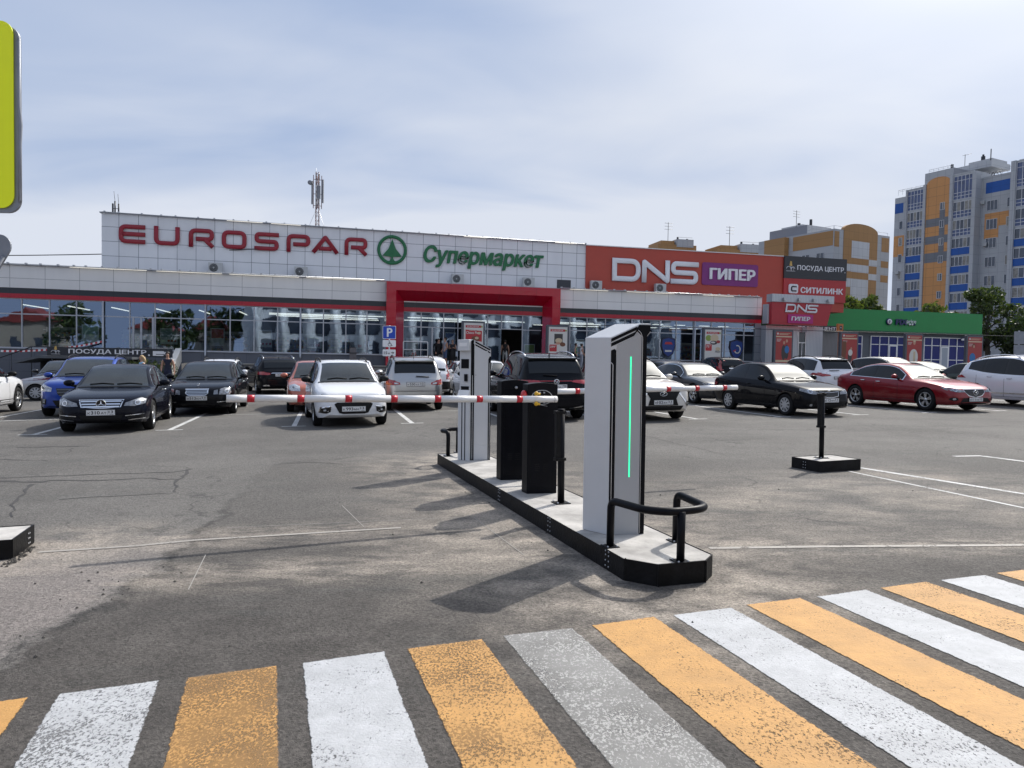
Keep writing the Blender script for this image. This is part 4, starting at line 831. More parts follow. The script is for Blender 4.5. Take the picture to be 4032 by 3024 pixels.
# ------------------------------------------------------------------ air conditioners on the lower roof
ACM = mat('ac_casing', (0.46, 0.47, 0.47), .5, var=.06); ACD = mat('ac_grille', (0.05, 0.055, 0.06), .6)
ac0 = None
for s, lab in [(-7.52, 'on the white wall below the first red U'), (-2.46, 'on the white wall below the red S'), (7.58, 'on the white wall below the start of the green lettering'), (12.5, 'on the white wall near the end of the green lettering'), (17.40, 'against the red wall beside its edge'), (22.3, 'against the red wall under the big white N')]:
    if ac0 is None:
        r0 = bpy.data.objects.new('air_conditioner', None); col.objects.link(r0); r0.matrix_world = FM @ T((s, 3.45, 6.47))
        mb = MB(); mb.box(0, .80, 0, .34, 0, .64); mb.build('casing', ACM, r0, bevel=.01)
        mb = MB(); mb.cyl((.31, -.004, .33), (.31, .0, .33), .255, 24, 0)
        for k in range(4): rad = .06 + .055 * k; mb.tube([(.31 + rad * math.cos(a), -.012, .33 + rad * math.sin(a)) for a in [i * 2 * PI / 20 for i in range(20)]], .006, 4, 1, closed=True)
        mb.cyl((.31, -.02, .33), (.31, 0, .33), .045, 10, 1); mb.build('fan_grille', [ACD, ACM], r0)
        mb = MB(); mb.box(.06, .12, .02, .55, -.75, 0); mb.box(.68, .74, .02, .55, -.75, 0); mb.build('bracket', STEEL, r0)
        ac0 = r0; c = r0
    else:
        c = ac0.copy(); col.objects.link(c); c.matrix_world = FM @ T((s, 3.40 if s > 17 else 3.45, 6.47))
        for ch in list(ac0.children): d_ = ch.copy(); col.objects.link(d_); d_.parent = c
    tag(c, 'pale air conditioner box ' + lab, 'air conditioner', 'air conditioners on the upper walls')
# ------------------------------------------------------------------ platform and steps before the entrance
STEPM = mat('concrete_steps', (0.30, 0.285, 0.26), .85, var=.2, vscale=3, bump=.2, bscale=20); STEPD = mat('steps_riser', (0.115, 0.11, 0.105), .9, var=.2, vscale=3)
st = thing('entrance_steps', 'broad concrete steps and landing in front of the supermarket windows', 'steps', FM)
mb = MB(); mb.box(-7.9, 14.5, -1.75, -.005, -1, .995); mb.build('landing', STEPM, st)
mb = MB(); ns = 7; rise = 1.14 / ns
for k in range(ns):
    z1 = .995 - rise * k; y1 = -1.75 - .30 * k
    mb.box(-7.9, 14.5, y1 - .30 - (.03 if k else 0), y1, z1 - rise - .045, z1 - rise, 0) if k < ns - 1 else None
    mb.box(-7.9, 14.5, y1 - .004, y1 + .05, z1 - rise, z1 - .046, 1)
mb.box(-7.9, 14.5, -1.79, -1.75, .95, .995, 0)
mb.build('step_flight', [STEPM, STEPD], st)
mb = MB(); mb.prism([(-1.6, 1.05), (-1.6, 1.78), (-3.9, .75), (-3.9, -.05)], -8.35, -8.05, 'x'); mb.build('white_side_board', mat('white_board', (0.62, 0.61, 0.58), .5, var=.08), st)
mb = MB(); mb.box(-7.6, -7.25, -3.95, -3.7, -.2, .98); mb.build('beige_pier', mat('beige_pier', (0.46, 0.41, 0.34), .8, var=.1), st)
# basement entrance, ramp rail, hedge and banner at one side of the steps
HR = mat('dark_handrail', (0.02, 0.022, 0.028), .45)
t_ = thing('ramp_handrail', 'thin dark handrail of a ramp in front of the blue grey plinth', 'handrail', FM)
mb = MB(); mb.tube([(-24, -2.2, 1.02), (-16.7, -2.2, 1.02), (-15.05, -2.2, 1.70), (-13.6, -2.2, 1.72)], .03, 8); mb.build('rail', HR, t_)
for s, z in ((-21, 1.0), (-19, 1.0), (-17.5, 1.0), (-16.7, 1.0), (-15.95, 1.3), (-15.05, 1.68), (-14.2, 1.7)): mb = MB(); mb.tube([(s, -2.2, -.6), (s, -2.2, z)], .02, 6); mb.build('baluster', HR, t_)
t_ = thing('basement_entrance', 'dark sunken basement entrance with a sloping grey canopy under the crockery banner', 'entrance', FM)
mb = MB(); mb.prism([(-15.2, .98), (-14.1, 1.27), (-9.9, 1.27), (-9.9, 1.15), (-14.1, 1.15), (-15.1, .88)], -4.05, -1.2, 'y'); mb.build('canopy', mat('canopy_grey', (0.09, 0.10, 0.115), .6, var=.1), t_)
mb = MB(); mb.box(-14.9, -10.2, -1.5, -.1, -.8, 1.15); mb.build('recess', mat('recess_shade', (0.012, 0.013, 0.016), .8), t_)  # solid near-black box: the shade of the opening is put into its colour
def banner(mb):
    mb.box(-13.69, -8.0, -4.10, -4.06, 1.28, 1.72, 0); mb.text('ПОСУДА ЦЕНТР', -12.75, -9.22, 1.37, 1.64, -4.105, 1, bold=.025, depth=.01); mb.cyl((-9.10, -4.11, 1.38), (-9.10, -4.10, 1.38), .045, 10, 1)
    lampicon(mb, -13.52, 1.345, .42, -4.105, 2, 1)
    mb.prism([(-8.92, 1.60), (-8.92, 1.36), (-8.42, 1.36), (-8.42, 1.42), (-8.78, 1.42), (-8.78, 1.455), (-8.36, 1.455), (-8.36, 1.40), (-8.22, 1.49), (-8.36, 1.58), (-8.36, 1.525), (-8.42, 1.60)], -4.11, -4.10, 'y', 1)
    for s in (-13.5, -11, -8.2): mb.cyl((s, -4.0, -.6), (s, -4.0, 1.7), .03, 8, 3)
sign('crockery_banner', 'long charcoal banner with white Cyrillic lettering, lamp icon and a white arrow beside the steps', banner, [DKS, SWHT, LAMPY, HR])
def leaf_cloud(mb, cx, cy, cz, rx, ry, rz, n, size, rnd, mats=(0, 1, 2), shell=.55):
    for _ in range(n):
        while True:
            p = Vector((rnd.uniform(-1, 1), rnd.uniform(-1, 1), rnd.uniform(-1, 1)))
            if shell < p.length < 1 or (p.length < shell and rnd.random() < .25): break
        c = Vector((cx + p.x * rx, cy + p.y * ry, cz + p.z * rz)); s = size * rnd.uniform(.6, 1.4)
        u = Vector((rnd.gauss(0, 1), rnd.gauss(0, 1), rnd.gauss(0, .6))).normalized(); w_ = u.orthogonal().normalized(); w_ = (w_ * math.cos(rnd.random() * 6) + u.cross(w_) * math.sin(rnd.random() * 6))
        v_ = u.cross(w_).normalized(); mb.add([c + w_ * s, c + v_ * s * .45, c - w_ * s, c - v_ * s * .45], [(0, 1, 2, 3)], rnd.choice(mats))
def leafm(name, c):
    if name in MATS: return MATS[name]
    m, t, b = nodes_of(name); b.inputs['Base Color'].default_value = (*c, 1); b.inputs['Roughness'].default_value = .55
    tl = t.nodes.new('ShaderNodeBsdfTranslucent'); tl.inputs[0].default_value = (c[0] * 1.3, c[1] * 1.4, c[2] * .6, 1); ms = t.nodes.new('ShaderNodeMixShader'); ms.inputs[0].default_value = .35
    g = NG(t); cc_ = g.mix(g.ss(g.noise(1.1, 4), .3, .7), tuple(x * .7 for x in c), tuple(x * 1.3 for x in c)); t.links.new(cc_, b.inputs['Base Color'])
    o = t.nodes['Material Output']; t.links.new(b.outputs[0], ms.inputs[1]); t.links.new(tl.outputs[0], ms.inputs[2]); t.links.new(ms.outputs[0], o.inputs[0]); MATS[name] = m; return m
LV = [leafm('leaf_a', (0.045, 0.068, 0.020)), leafm('leaf_b', (0.085, 0.115, 0.030)), leafm('leaf_c', (0.026, 0.045, 0.015)), leafm('leaf_d', (0.13, 0.145, 0.045))]
rr = random.Random(3); mb = MB()
for k in range(6): leaf_cloud(mb, -9.9 + .36 * k, -3.9, .55, .32, .35, .62, 260, .06, rr)
tag(mb.build('hedge', LV), 'low green hedge under the arrow end of the crockery banner', 'hedge').matrix_world = FM
# ------------------------------------------------------------------ advertising light boxes
PFR = mat('lightbox_frame', (0.085, 0.095, 0.115), .45, var=.08); PW = mat('poster_white', (0.62, 0.61, 0.58), .4); PR = mat('poster_red', (0.45, 0.03, 0.04), .4); PCR = mat('poster_coral', (0.36, 0.042, 0.040), .4); PBR = mat('poster_brown', (0.16, 0.06, 0.03), .5)
PCREAM = mat('poster_cream', (0.58, 0.47, 0.32), .5); PGR = mat('poster_green', (0.25, 0.34, 0.07), .5); PBL = mat('poster_blue', (0.03, 0.16, 0.40), .5); PDK = mat('poster_dark', (0.05, 0.045, 0.045), .5); PSK = mat('poster_skin', (0.50, 0.27, 0.19), .5)
PM = [PFR, PW, PR, PCR, PBR, PCREAM, PGR, PBL, PDK, PSK]
def lightbox(s, y, z0, w_, h_, label, art, tz=0.3):
    t_ = thing('advertising_lightbox', label, 'advertising board', FM @ T((s, y, 0)))
    mb = MB(); mb.prism(rrect(-w_ / 2, w_ / 2, z0, z0 + h_, .06), 0, .22, 'y'); mb.build('frame', PFR, t_)
    mb = MB(); mb.box(-w_ * .32, -w_ * .22, .06, .16, -.6, z0); mb.box(w_ * .22, w_ * .32, .06, .16, -.6, z0); mb.build('leg', PFR, t_)
    a, b, c, d = -w_ / 2 + .13, w_ / 2 - .10, z0 + .12, z0 + h_ - .12
    mb = MB(); art(mb, a, b, c, d); mb.build('poster', PM, t_)
def base_poster(mb, a, b, c, d, m): mb.box(a, b, -.006, .0, c, d, m)
def el(mb, x, z, rx, rz, m, y=-.008): mb.prism([(x + rx * math.cos(i * PI / 9), z + rz * math.sin(i * PI / 9)) for i in range(18)], y, y + .0025, 'y', m)
def head_strip(mb, a, b, d):
    mb.box(a + .1, b - .14, -.008, -.006, d - .28, d - .14, 2); mb.text('EUROSPAR', a + .2, b - .26, d - .25, d - .17, -.0095, 1, bold=.01, depth=.001); el(mb, b - .09, d - .21, .05, .06, 6)
def choco(mb, a, b, c, d):
    base_poster(mb, a, b, c, d, 1); head_strip(mb, a, b, d); m = (a + b) / 2
    mb.prism([(a + .1, d - .40), (b - .08, d - .46), (b - .08, d - 1.12), (a + .1, d - .98)], -.0075, -.006, 'y', 2); mb.text('Choco Pie', a + .14, b - .3, d - .66, d - .50, -.0095, 1, bold=.02, depth=.001); mb.text('ORION', a + .32, m + .1, d - .48, d - .42, -.0095, 1, depth=.001)
    el(mb, m + .12, d - .95, .26, .17, 4, -.010); el(mb, m + .2, d - .90, .12, .08, 5, -.013); el(mb, b - .25, d - .60, .10, .08, 5, -.010); mb.box(a + .1, b - .3, -.008, -.006, d - 1.2, d - 1.12, 2)
def meat(mb, a, b, c, d):
    base_poster(mb, a, b, c, d, 1); head_strip(mb, a, b, d); m = (a + b) / 2
    mb.box(m - .24, m + .30, -.008, -.006, d - 1.02, d - .42, 8); el(mb, m + .05, d - .83, .23, .15, 5, -.011); el(mb, m + .0, d - 1.0, .16, .08, 9, -.0125); el(mb, m + .3, d - 1.06, .18, .13, 4, -.014)
    mb.prism(rrect(a + .05, a + .52, d - 1.50, d - 1.08, .05), -.016, -.014, 'y', 2); mb.text('299', a + .09, a + .40, d - 1.28, d - 1.15, -.0175, 1, bold=.02, depth=.001); mb.text('90', a + .41, a + .48, d - 1.19, d - 1.14, -.0175, 1, depth=.001); mb.text('FRESH', b - .46, b - .05, d - 1.62, d - 1.48, -.009, 8, bold=.02, shear=.2, depth=.001)
def cheese(mb, a, b, c, d):
    base_poster(mb, a, b, c, d, 1); head_strip(mb, a, b, d); m = (a + b) / 2
    el(mb, a + .26, d - .55, .22, .2, 6); el(mb, m + .1, d - .55, .3, .25, 5, -.0095); el(mb, m + .05, d - .85, .26, .13, 8, -.011); el(mb, m, d - .83, .16, .06, 1, -.013); el(mb, b - .2, d - .78, .14, .10, 3, -.0145)
    mb.prism(rrect(a + .04, a + .50, d - 1.38, d - .96, .05), -.016, -.014, 'y', 2); mb.text('75', a + .09, a + .32, d - 1.17, d - 1.03, -.0175, 1, bold=.02, depth=.001); mb.text('90', a + .34, a + .42, d - 1.08, d - 1.03, -.0175, 1, depth=.001); mb.text('FRESH', b - .42, b - .04, d - 1.5, d - 1.36, -.009, 8, bold=.02, shear=.2, depth=.001); el(mb, b - .22, d - 1.25, .18, .12, 5, -.0145)
def person_art(kind):
    def f(mb, a, b, c, d):
        base_poster(mb, a, b, c, d, 3); m = (a + b) / 2; el(mb, a + .13, d - .13, .07, .07, 1)
        for k in range(2): mb.box(a + .25, b - .12 - .15 * k, -.008, -.006, d - .13 - .07 * k, d - .10 - .07 * k, 5)
        mb.box(a, b, -.008, -.006, d - .36, d - .28, 5); mb.box(a, b, -.008, -.006, c + .12, c + .25, 5)
        for k in range(3): mb.box(a + .06, a + .42 - .05 * k, -.008, -.006, d - .50 - .07 * k, d - .475 - .07 * k, 1)
        if kind == 0: el(mb, m + .0, c + .75, .17, .50, 8, -.0095); el(mb, m + .22, c + .80, .16, .48, 8, -.011); el(mb, m + .24, c + .95, .17, .25, 7, -.0135); el(mb, m + .02, d - .72, .08, .11, 9, -.012); el(mb, m + .22, d - .60, .08, .11, 9, -.0145)
        if kind == 1: el(mb, m + .05, c + .62, .34, .52, 3, -.0095); mb.box(a + .02, a + .34, -.0090, -.006, c + .3, d - .5, 4); el(mb, m + .05, c + .55, .16, .36, 8, -.012); el(mb, m + .08, c + .85, .17, .22, 1, -.0135); el(mb, m + .14, c + 1.13, .07, .09, 9, -.015)
        if kind == 2: el(mb, m - .05, c + .62, .36, .55, 1, -.0095); mb.box(m - .08, m + .08, -.012, -.0095, c + .3, c + 1.0, 5); el(mb, m - .02, d - .52, .10, .14, 9, -.0135); el(mb, m - .02, d - .41, .11, .06, 5, -.015)
        if kind == 3: el(mb, m - .2, c + .65, .26, .34, 7, -.0095); el(mb, m - .12, d - .62, .13, .16, 4, -.011); el(mb, m - .10, d - .66, .08, .11, 9, -.0125); el(mb, m + .1, c + .36, .28, .14, 4, -.014)
    return f
lightbox(8.18, -1.25, 1.48, 1.42, 2.30, 'advertising light box with a chocolate snack poster between the two glass doors', choco)
lightbox(13.30, -2.0, 1.30, 1.42, 2.36, 'light box with a dish photo and a red price of 299 beside the red portal', meat)
lightbox(24.12, -1.5, 1.45, 1.40, 2.36, 'advertising light box with a red price of 75 before the shop windows', cheese)
lightbox(28.86, -2.3, 1.42, 1.42, 2.36, 'red poster light box showing a couple in dark and blue, beside the ribbed porch', person_art(0))
lightbox(33.95, -2.3, 1.42, 1.42, 2.36, 'red poster light box with a figure in an orange circle, beside the orange pole', person_art(1))
lightbox(39.25, -2.3, 1.45, 1.46, 2.36, 'red poster light box with a figure in a white coat, before the blue windows', person_art(2))
lightbox(44.45, -2.3, 1.45, 1.44, 2.36, 'red poster light box with a figure in blue holding a bowl, last of the row', person_art(3))
mb = MB(); mb.tube([(13.3, -1.9, 3.69), (24.1, -1.4, 3.83), (28.8, -2.2, 3.80), (33.9, -2.2, 3.80), (39.2, -2.2, 3.84), (44.4, -2.2, 3.85), (66, -2.2, 3.95)], .022, 6); o = mb.build('cable', HR); o.matrix_world = FM; tag(o, 'thin dark cable strung along the tops of the poster light boxes', 'cable')
# posters and stickers on the windows
def wposter(s0, s1, z0, z1, m, label, extra=None):
    mb = MB(); mb.box(s0, s1, .12, .135, z0, z1, 0); mb.box(s0 + .05, s1 - .05, .115, .12, z0 + (z1 - z0) * .45, z1 - .05, 1)
    if extra: extra(mb, s0, s1, z0, z1)
    o = mb.build('window_poster', [PW, m, PR, INK]); o.matrix_world = FM; tag(o, label, 'poster')
price = lambda s: (lambda mb, a, b, c, d: (mb.text(s, a + .08, a + .42, c + .12, c + .26, .108, 3, bold=.01, depth=.004), mb.prism(rrect(b - .36, b - .12, c + .1, c + .28, .03), .108, .114, 'y', 2)))
wposter(-6.85, -6.1, 1.95, 2.98, PR, 'white window poster with a raw meat photo near the rain pipe'); wposter(-9.5, -8.6, 2.0, 2.9, mat('poster_teal', (.20, .30, .27), .5), 'pale greenish window poster beside the glass door', lambda mb, a, b, c, d: [mb.cyl((a + .45 + .17 * k, .112, c + .2), (a + .45 + .17 * k, .116, c + .2), .07, 10, 2) for k in range(3)])
wposter(-13.45, -12.6, 2.0, 3.0, mat('poster_teal', (.2, .3, .27), .5), 'pale greenish window poster in the bay before the glass door'); wposter(-4.3, -3.5, 1.95, 2.95, PCREAM, 'pale window poster with red dots in the bay with column reflections', lambda mb, a, b, c, d: [mb.cyl((a + .3 + .2 * k, .112, c + .2), (a + .3 + .2 * k, .116, c + .2), .07, 10, 2) for k in range(3)])
wposter(-1.55, -.7, 1.95, 2.8, PW, 'white window poster with the price 589, nearer the rain pipe', price('589')); wposter(.95, 1.75, 1.95, 2.75, PW, 'white window poster with the price 119, next to the red portal', price('119'))
wposter(6.66, 7.36, 1.3, 3.1, mat('poster_blue_shop', (.03, .13, .36), .4), 'tall blue poster beside the sliding door behind the waiting couple'); wposter(11.75, 12.45, 1.1, 2.5, PGR, 'green and orange poster by the open door'); wposter(4.3, 5.05, 1.2, 2.7, PCREAM, 'faded food poster behind the bicycle stand'); wposter(15.1, 15.8, 1.8, 2.9, PCREAM, 'cream food poster behind the boy in green')
wposter(18.7, 19.7, 3.5, 4.2, mat('poster_blue_shop', (.0, .0, .0), .4), 'blue banner high in the bay by the rain pipe'); wposter(16.9, 18.4, 3.0, 4.15, mat('poster_blue_shop', (.0, .0, .0), .4), 'big blue banner in the upper bays beside the red portal')
for s, lab in ((21.55, 'orange banner behind the first blue shield sticker'), (24.9, 'orange banner beside the price light box'), (26.0, 'orange banner behind the round motif of the second blue shield')): wposter(s, s + 1.0, 1.75, 2.9, mat('poster_orange', (.40, .07, .03), .5), lab)
def shield(s, z, k, label):
    mb = MB(); pts = [(-.42, .50), (0, .62), (.42, .50), (.46, .1), (.30, -.38), (0, -.60), (-.30, -.38), (-.46, .1)]
    mb.prism([(s + a * 1.15, z + b * 1.15) for a, b in pts], -.004, .012, 'y', 0); mb.prism([(s + a, z + b) for a, b in pts], -.007, -.004, 'y', 1)
    if k: mb.tube([(s + .05 + .22 * math.cos(a), -.012, z + .02 + .26 * math.sin(a)) for a in [R(-150 + 260 * i / 12) for i in range(13)]], .045, 6, 2, sy=.2); el2 = mb.prism([(s - .3, z - .1), (s - .05, z + .02), (s - .1, z - .2)], -.010, -.007, 'y', 3)
    else: mb.box(s - .24, s + .24, -.010, -.007, z - .30, z - .18, 2); mb.prism([(s - .3, z + .2), (s + .3, z + .2), (s + .2, z + .36), (s - .2, z + .36)], -.010, -.007, 'y', 3)
    o = mb.build('shield_sticker', [mat('shield_navy', (0.01, 0.015, 0.05), .4), mat('shield_blue', (0.01, 0.045, 0.22), .4), PW, PR]); o.matrix_world = FM; tag(o, label, 'sticker')
shield(21.7, 2.5, 0, 'blue shield shaped window sticker with a white bar'); shield(26.8, 2.45, 1, 'blue shield shaped window sticker with a pale ring')
# radiators behind the windows
r0 = None
for s, lab in ((-14.2, 'white radiator behind the glass above the sagging tape'), (-7.9, 'white radiator behind the glass beside the greenish poster'), (-6.2, 'white radiator behind the glass under the meat poster')):
    if r0 is None: mb = MB(); [mb.box(.09 * k, .09 * k + .07, .35, .42, 1.68, 2.15) for k in range(12)]; mb.box(0, 1.06, .37, .40, 2.08, 2.12); mb.box(0, 1.06, .37, .40, 1.72, 1.76); o = r0 = mb.build('radiator', mat('radiator_white', (.5, .5, .48), .5))
    else: o = r0.copy(); col.objects.link(o)
    o.matrix_world = FM @ T((s, 0, 0)); tag(o, lab, 'radiator', 'radiators behind the shop windows')
# bins, bicycle stand, bicycle
def bin_(s, y, lab):
    t_ = thing('litter_bin', lab, 'bin', FM @ T((s, y, .995))); mb = MB(); mb.box(-.19, .19, -.19, .19, 0, 1.02); mb.build('body', mat('bin_grey', (0.13, 0.12, 0.125), .6, var=.2), t_, bevel=.015)
    mb = MB(); mb.box(-.21, .21, -.21, .21, .68, .74); mb.build('band', HR, t_); mb = MB(); mb.box(-.2, .2, -.2, .2, 1.02, 1.05); mb.build('rim', HR, t_)
bin_(1.09, -.9, 'grey square litter bin with a dark band left of the parking sign'.replace(' left of', ' near')); bin_(15.45, -1.4, 'grey square litter bin beside the boys near the window')
t_ = thing('bicycle_stand', 'white tubular frame stand before the sliding door', 'bicycle stand', FM @ T((4.70, -1.35, .995)))
mb = MB(); mb.tube(bend([(-.72, 0, 0), (-.72, 0, 1.46), (.72, 0, 1.46), (.72, 0, 0)], .06), .022, 8); mb.build('tube_frame', WHITEP, t_); mb = MB(); mb.tube([(-.70, 0, .98), (.70, 0, .98)], .02, 8); mb.build('crossbar', WHITEP, t_)
t_ = thing('bicycle', 'reddish bicycle leaning in the white tubular stand', 'bicycle', FM @ T((4.6, -1.05, .995)) @ RZ(R(62)))
TY = mat('tyre_rubber', (0.012, 0.012, 0.013), .8, spec=.2, var=.2, vscale=20)
for x in (-.5, .52):
    mb = MB(); mb.tube([(x + .33 * math.cos(a), 0, .34 + .33 * math.sin(a)) for a in [i * 2 * PI / 28 for i in range(28)]], .02, 6, 0, closed=True)
    for i in range(8): a = i * PI / 4; mb.tube([(x, 0, .34), (x + .32 * math.cos(a), 0, .34 + .32 * math.sin(a))], .004, 4, 1)
    mb.build('wheel', [TY, STEEL], t_)
mb = MB()
for p, q in [((-.5, .34), (-.05, .32)), ((-.05, .32), (-.18, .80)), ((-.5, .34), (-.18, .72)), ((-.05, .32), (.36, .74)), ((-.17, .76), (.36, .80)), ((.36, .86), (.52, .34))]: mb.tube([(p[0], 0, p[1]), (q[0], 0, q[1])], .018, 6)
mb.build('frame', mat('bike_red', (.40, .07, .05), .35), t_)
mb = MB(); mb.ell((-.2, 0, .90), .12, .06, .035); mb.build('saddle', TY, t_); mb = MB(); mb.tube(bend([(.34, -.28, 1.04), (.34, 0, .98), (.34, .28, 1.04)], .06), .014, 6); mb.build('handlebar', HR, t_)
# orange pole
t_ = thing('orange_pole', 'weathered orange and white pole with a small box sign beside the porch', 'pole', FM @ T((34.52, -.6, 0)))
mb = MB(); mb.box(-.09, .09, -.06, .06, -.6, 3.85); mb.build('shaft', paint('orange_flaking', (0.46, 0.16, 0.05), .0), t_)
mb = MB(); mb.box(-.085, .085, -.055, .055, -.6, 3.85); mb.build('core', mat('pale_core', (.4, .36, .32), .8, var=.3), t_); mb = MB(); mb.box(-.22, .20, -.1, .08, 3.86, 4.42, 0); mb.box(-.1, .1, -.105, -.1, 4.0, 4.28, 1); mb.prism([(-.05, 4.12), (.05, 4.12), (.0, 4.22)], -.11, -.105, 'y', 2); mb.build('box_sign', [mat('orange_box', (0.48, 0.17, 0.05), .5, var=.1), DKS, SWHT], t_)
# grey board and picture beside the porch
mb = MB(); mb.box(33.5, 34.35, .95, 1.15, 1.85, 2.55, 0); mb.box(33.55, 34.30, .94, .95, 1.9, 2.5, 1); [el(mb, 33.72 + .2 * k, 2.15, .08, .22, 2, .93) for k in range(3)]; o = mb.build('picture_board', [HR, PW, PDK]); o.matrix_world = FM; tag(o, 'black and white picture board fixed on the grey ribbed wall', 'notice board')
# ------------------------------------------------------------------ roof masts and wire
MR = mat('mast_red', (0.11, 0.035, 0.033), .6); MW = mat('mast_white', (0.19, 0.19, 0.20), .6)
t_ = thing('radio_mast', 'red and white lattice mast with cellular antennas on the supermarket roof', 'radio mast', T((-13.8, 50, 9.05)))
mb = MB(); hw = .105
for k in range(18):
    z = .29 * k; m = (k // 5) % 2
    for a, b in ((-1, -1), (1, -1), (1, 1), (-1, 1)): mb.tube([(a * hw, b * hw, z), (a * hw, b * hw, z + .29)], .016, 4, m)
    for a, b in (((-1, -1), (1, -1)), ((1, -1), (1, 1)), ((1, 1), (-1, 1)), ((-1, 1), (-1, -1))):
        p, q = (a, b) if k % 2 else (b, a); mb.tube([(p[0] * hw, p[1] * hw, z), (q[0] * hw, q[1] * hw, z + .29)], .010, 4, m)
mb.build('lattice', [MW, MR], t_)
mb = MB()
for a in (0, 1, 2, 3): x = .28 * math.cos(a * PI / 2 + .4); y = .28 * math.sin(a * PI / 2 + .4); mb.tube([(x, y, 2.7), (x, y, 5.0)], .025, 6, 0); [mb.tube([(0, 0, z), (x, y, z)], .02, 5, 0) for z in (2.9, 3.7, 4.7)]
mb.build('antenna_frame', [MR], t_)
mb = MB(); mb.box(-.42, -.33, -.05, .05, 3.0, 4.6); mb.box(.32, .42, -.08, .08, 3.1, 4.7); mb.box(.08, .30, -.42, -.30, 3.3, 4.2); mb.cyl((-.48, -.05, 4.45), (-.48, -.25, 4.45), .15, 12); mb.build('antenna_panel', mat('antenna_grey', (.20, .21, .23), .5, var=.1), t_)
mb = MB(); [mb.tube([(x, 0, 4.8), (x, 0, z)], .012, 5) for x, z in ((-.1, 5.5), (.12, 5.2))]; mb.build('whip', STEEL, t_)
mb = MB(); mb.tube([(-.1, 0, 2.6), (-1.1, 0, .2)], .012, 4); mb.tube([(.1, 0, 2.6), (.9, 0, .2)], .012, 4); mb.build('guy_wire', STEEL, t_)
t_ = thing('roof_antenna', 'small pair of dark antenna poles on the end of the supermarket roof', 'antenna', FM @ T((-13.1, 5.0, 9.8)))
mb = MB(); mb.tube([(0, 0, 0), (0, 0, .95)], .045, 8); mb.tube([(0, 0, .9), (-.06, 0, 1.55)], .012, 5); mb.tube([(.2, 0, 0), (.2, 0, .8)], .045, 8); mb.tube([(.2, 0, .8), (.16, 0, 1.4)], .012, 5); mb.box(-.16, -.08, -.05, .05, .05, .8); mb.tube([(-.1, 0, .5), (.2, 0, .5)], .02, 5); mb.build('pole_pair', HR, t_)
mb = MB(); A_, B_ = Vector((-60, 44.0, 7.6)), Vector((-16.1, 44.7, 8.1)); mb.tube([A_ + (B_ - A_) * (i / 16) + Vector((0, 0, -2.4 * (i / 16) * (1 - i / 16))) for i in range(17)], .03, 5); tag(mb.build('overhead_cable', HR), 'thin dark cable sagging from the corner of the white upper block', 'cable')
# red and white barrier tape
mb = MB(); A_, B_ = Vector((-25.9, 36, 1.46)), Vector((-22.5, 39.0, 2.07)); n = 40
for i in range(n):
    p = A_.lerp(B_, i / n); q = A_.lerp(B_, (i + 1) / n); sg = lambda t: -.55 * t * (1 - t) * 1.2; z0 = p.z + sg(i / n); z1 = q.z + sg((i + 1) / n); h = .05
    mb.add([(p.x, p.y, z0 - h), (q.x, q.y, z1 - h), (q.x, q.y + .01, z1 + h), (p.x, p.y + .01, z0 + h)], [(0, 1, 2, 3)], i % 2)
tag(mb.build('barrier_tape', [SWHT, PR]), 'red and white barrier tape sagging across the front of the first windows', 'tape')
# grey sign backs far beyond the cars
t_ = thing('road_sign', 'two grey sign backs on one pole beyond the silver crossover', 'road sign', at(32.0, 45.0)); zb = 0
mb = MB(); mb.tube([(0, 0, 0), (0, 0, 3.4)], .05, 8); mb.build('pole', STEEL, t_); mb = MB(); mb.prism(rrect(-.36, .36, 2.55, 3.35, .06), -.08, -.06, 'y'); mb.prism(rrect(-.36, .30, 1.72, 2.5, .06), -.08, -.06, 'y'); mb.build('sign_back', SGN, t_)
# ================================================================== FLATS BEHIND
FG = panel_mat('flat_grey_panels', (0.43, 0.445, 0.465), 1.25, 1.40, 0, .2, wd=.018, seam=(.24, .25, .28), rough=.6, var=.08, bump=0)
FGD = panel_mat('flat_dark_panels', (0.17, 0.18, 0.20), 1.25, 1.40, 0, .2, wd=.018, seam=(.1, .1, .11), rough=.6, bump=0)
FO = panel_mat('flat_orange_panels', (0.60, 0.285, 0.10), 1.25, 1.40, 0, .2, wd=.018, seam=(.25, .12, .05), rough=.6, var=.08, bump=0)
FB = panel_mat('flat_blue_panels', (0.006, 0.085, 0.36), 1.25, 1.40, 0, .2, wd=.012, seam=(.01, .03, .12), rough=.5, bump=0)
FWG = mat('flat_window_glass', (0.045, 0.055, 0.075), .06, spec=.9, var=.5, vscale=.7); FBG = mat('flat_blue_glass', (0.035, 0.06, 0.16), .06, spec=.9, var=.4, vscale=.9); FWF = mat('flat_window_frame', (0.62, 0.63, 0.65), .5, var=.05); CURT = mat('curtain', (0.28, 0.27, 0.25), .8, var=.4, vscale=3)
rr = random.Random(21)
def flat_window(par, s0, s1, z0, z1, y=0.0, n=2, gm=0, recess=True):
    mb = MB(); f = .055; mb.box(s0, s1, y - .03, y - .012, z0, z1, 1)
    mb.box(s0, s0 + f, y - .05, y - .005, z0, z1, 0); mb.box(s1 - f, s1, y - .05, y - .005, z0, z1, 0); mb.box(s0 + f, s1 - f, y - .05, y - .005, z1 - f, z1, 0); mb.box(s0 + f, s1 - f, y - .05, y - .005, z0, z0 + f, 0)
    for k in range(1, n): c = s0 + (s1 - s0) * k / n; mb.box(c - f / 2, c + f / 2, y - .048, y - .005, z0 + f, z1 - f, 0)
    if rr.random() < .5: k = rr.randrange(n); a = s0 + (s1 - s0) * k / n; mb.box(a + f, a + (s1 - s0) / n - f, y - .034, y - .029, z0 + f, z1 - f, 2)
    mb.build('window', [FWF, FBG if gm else FWG, CURT], par)
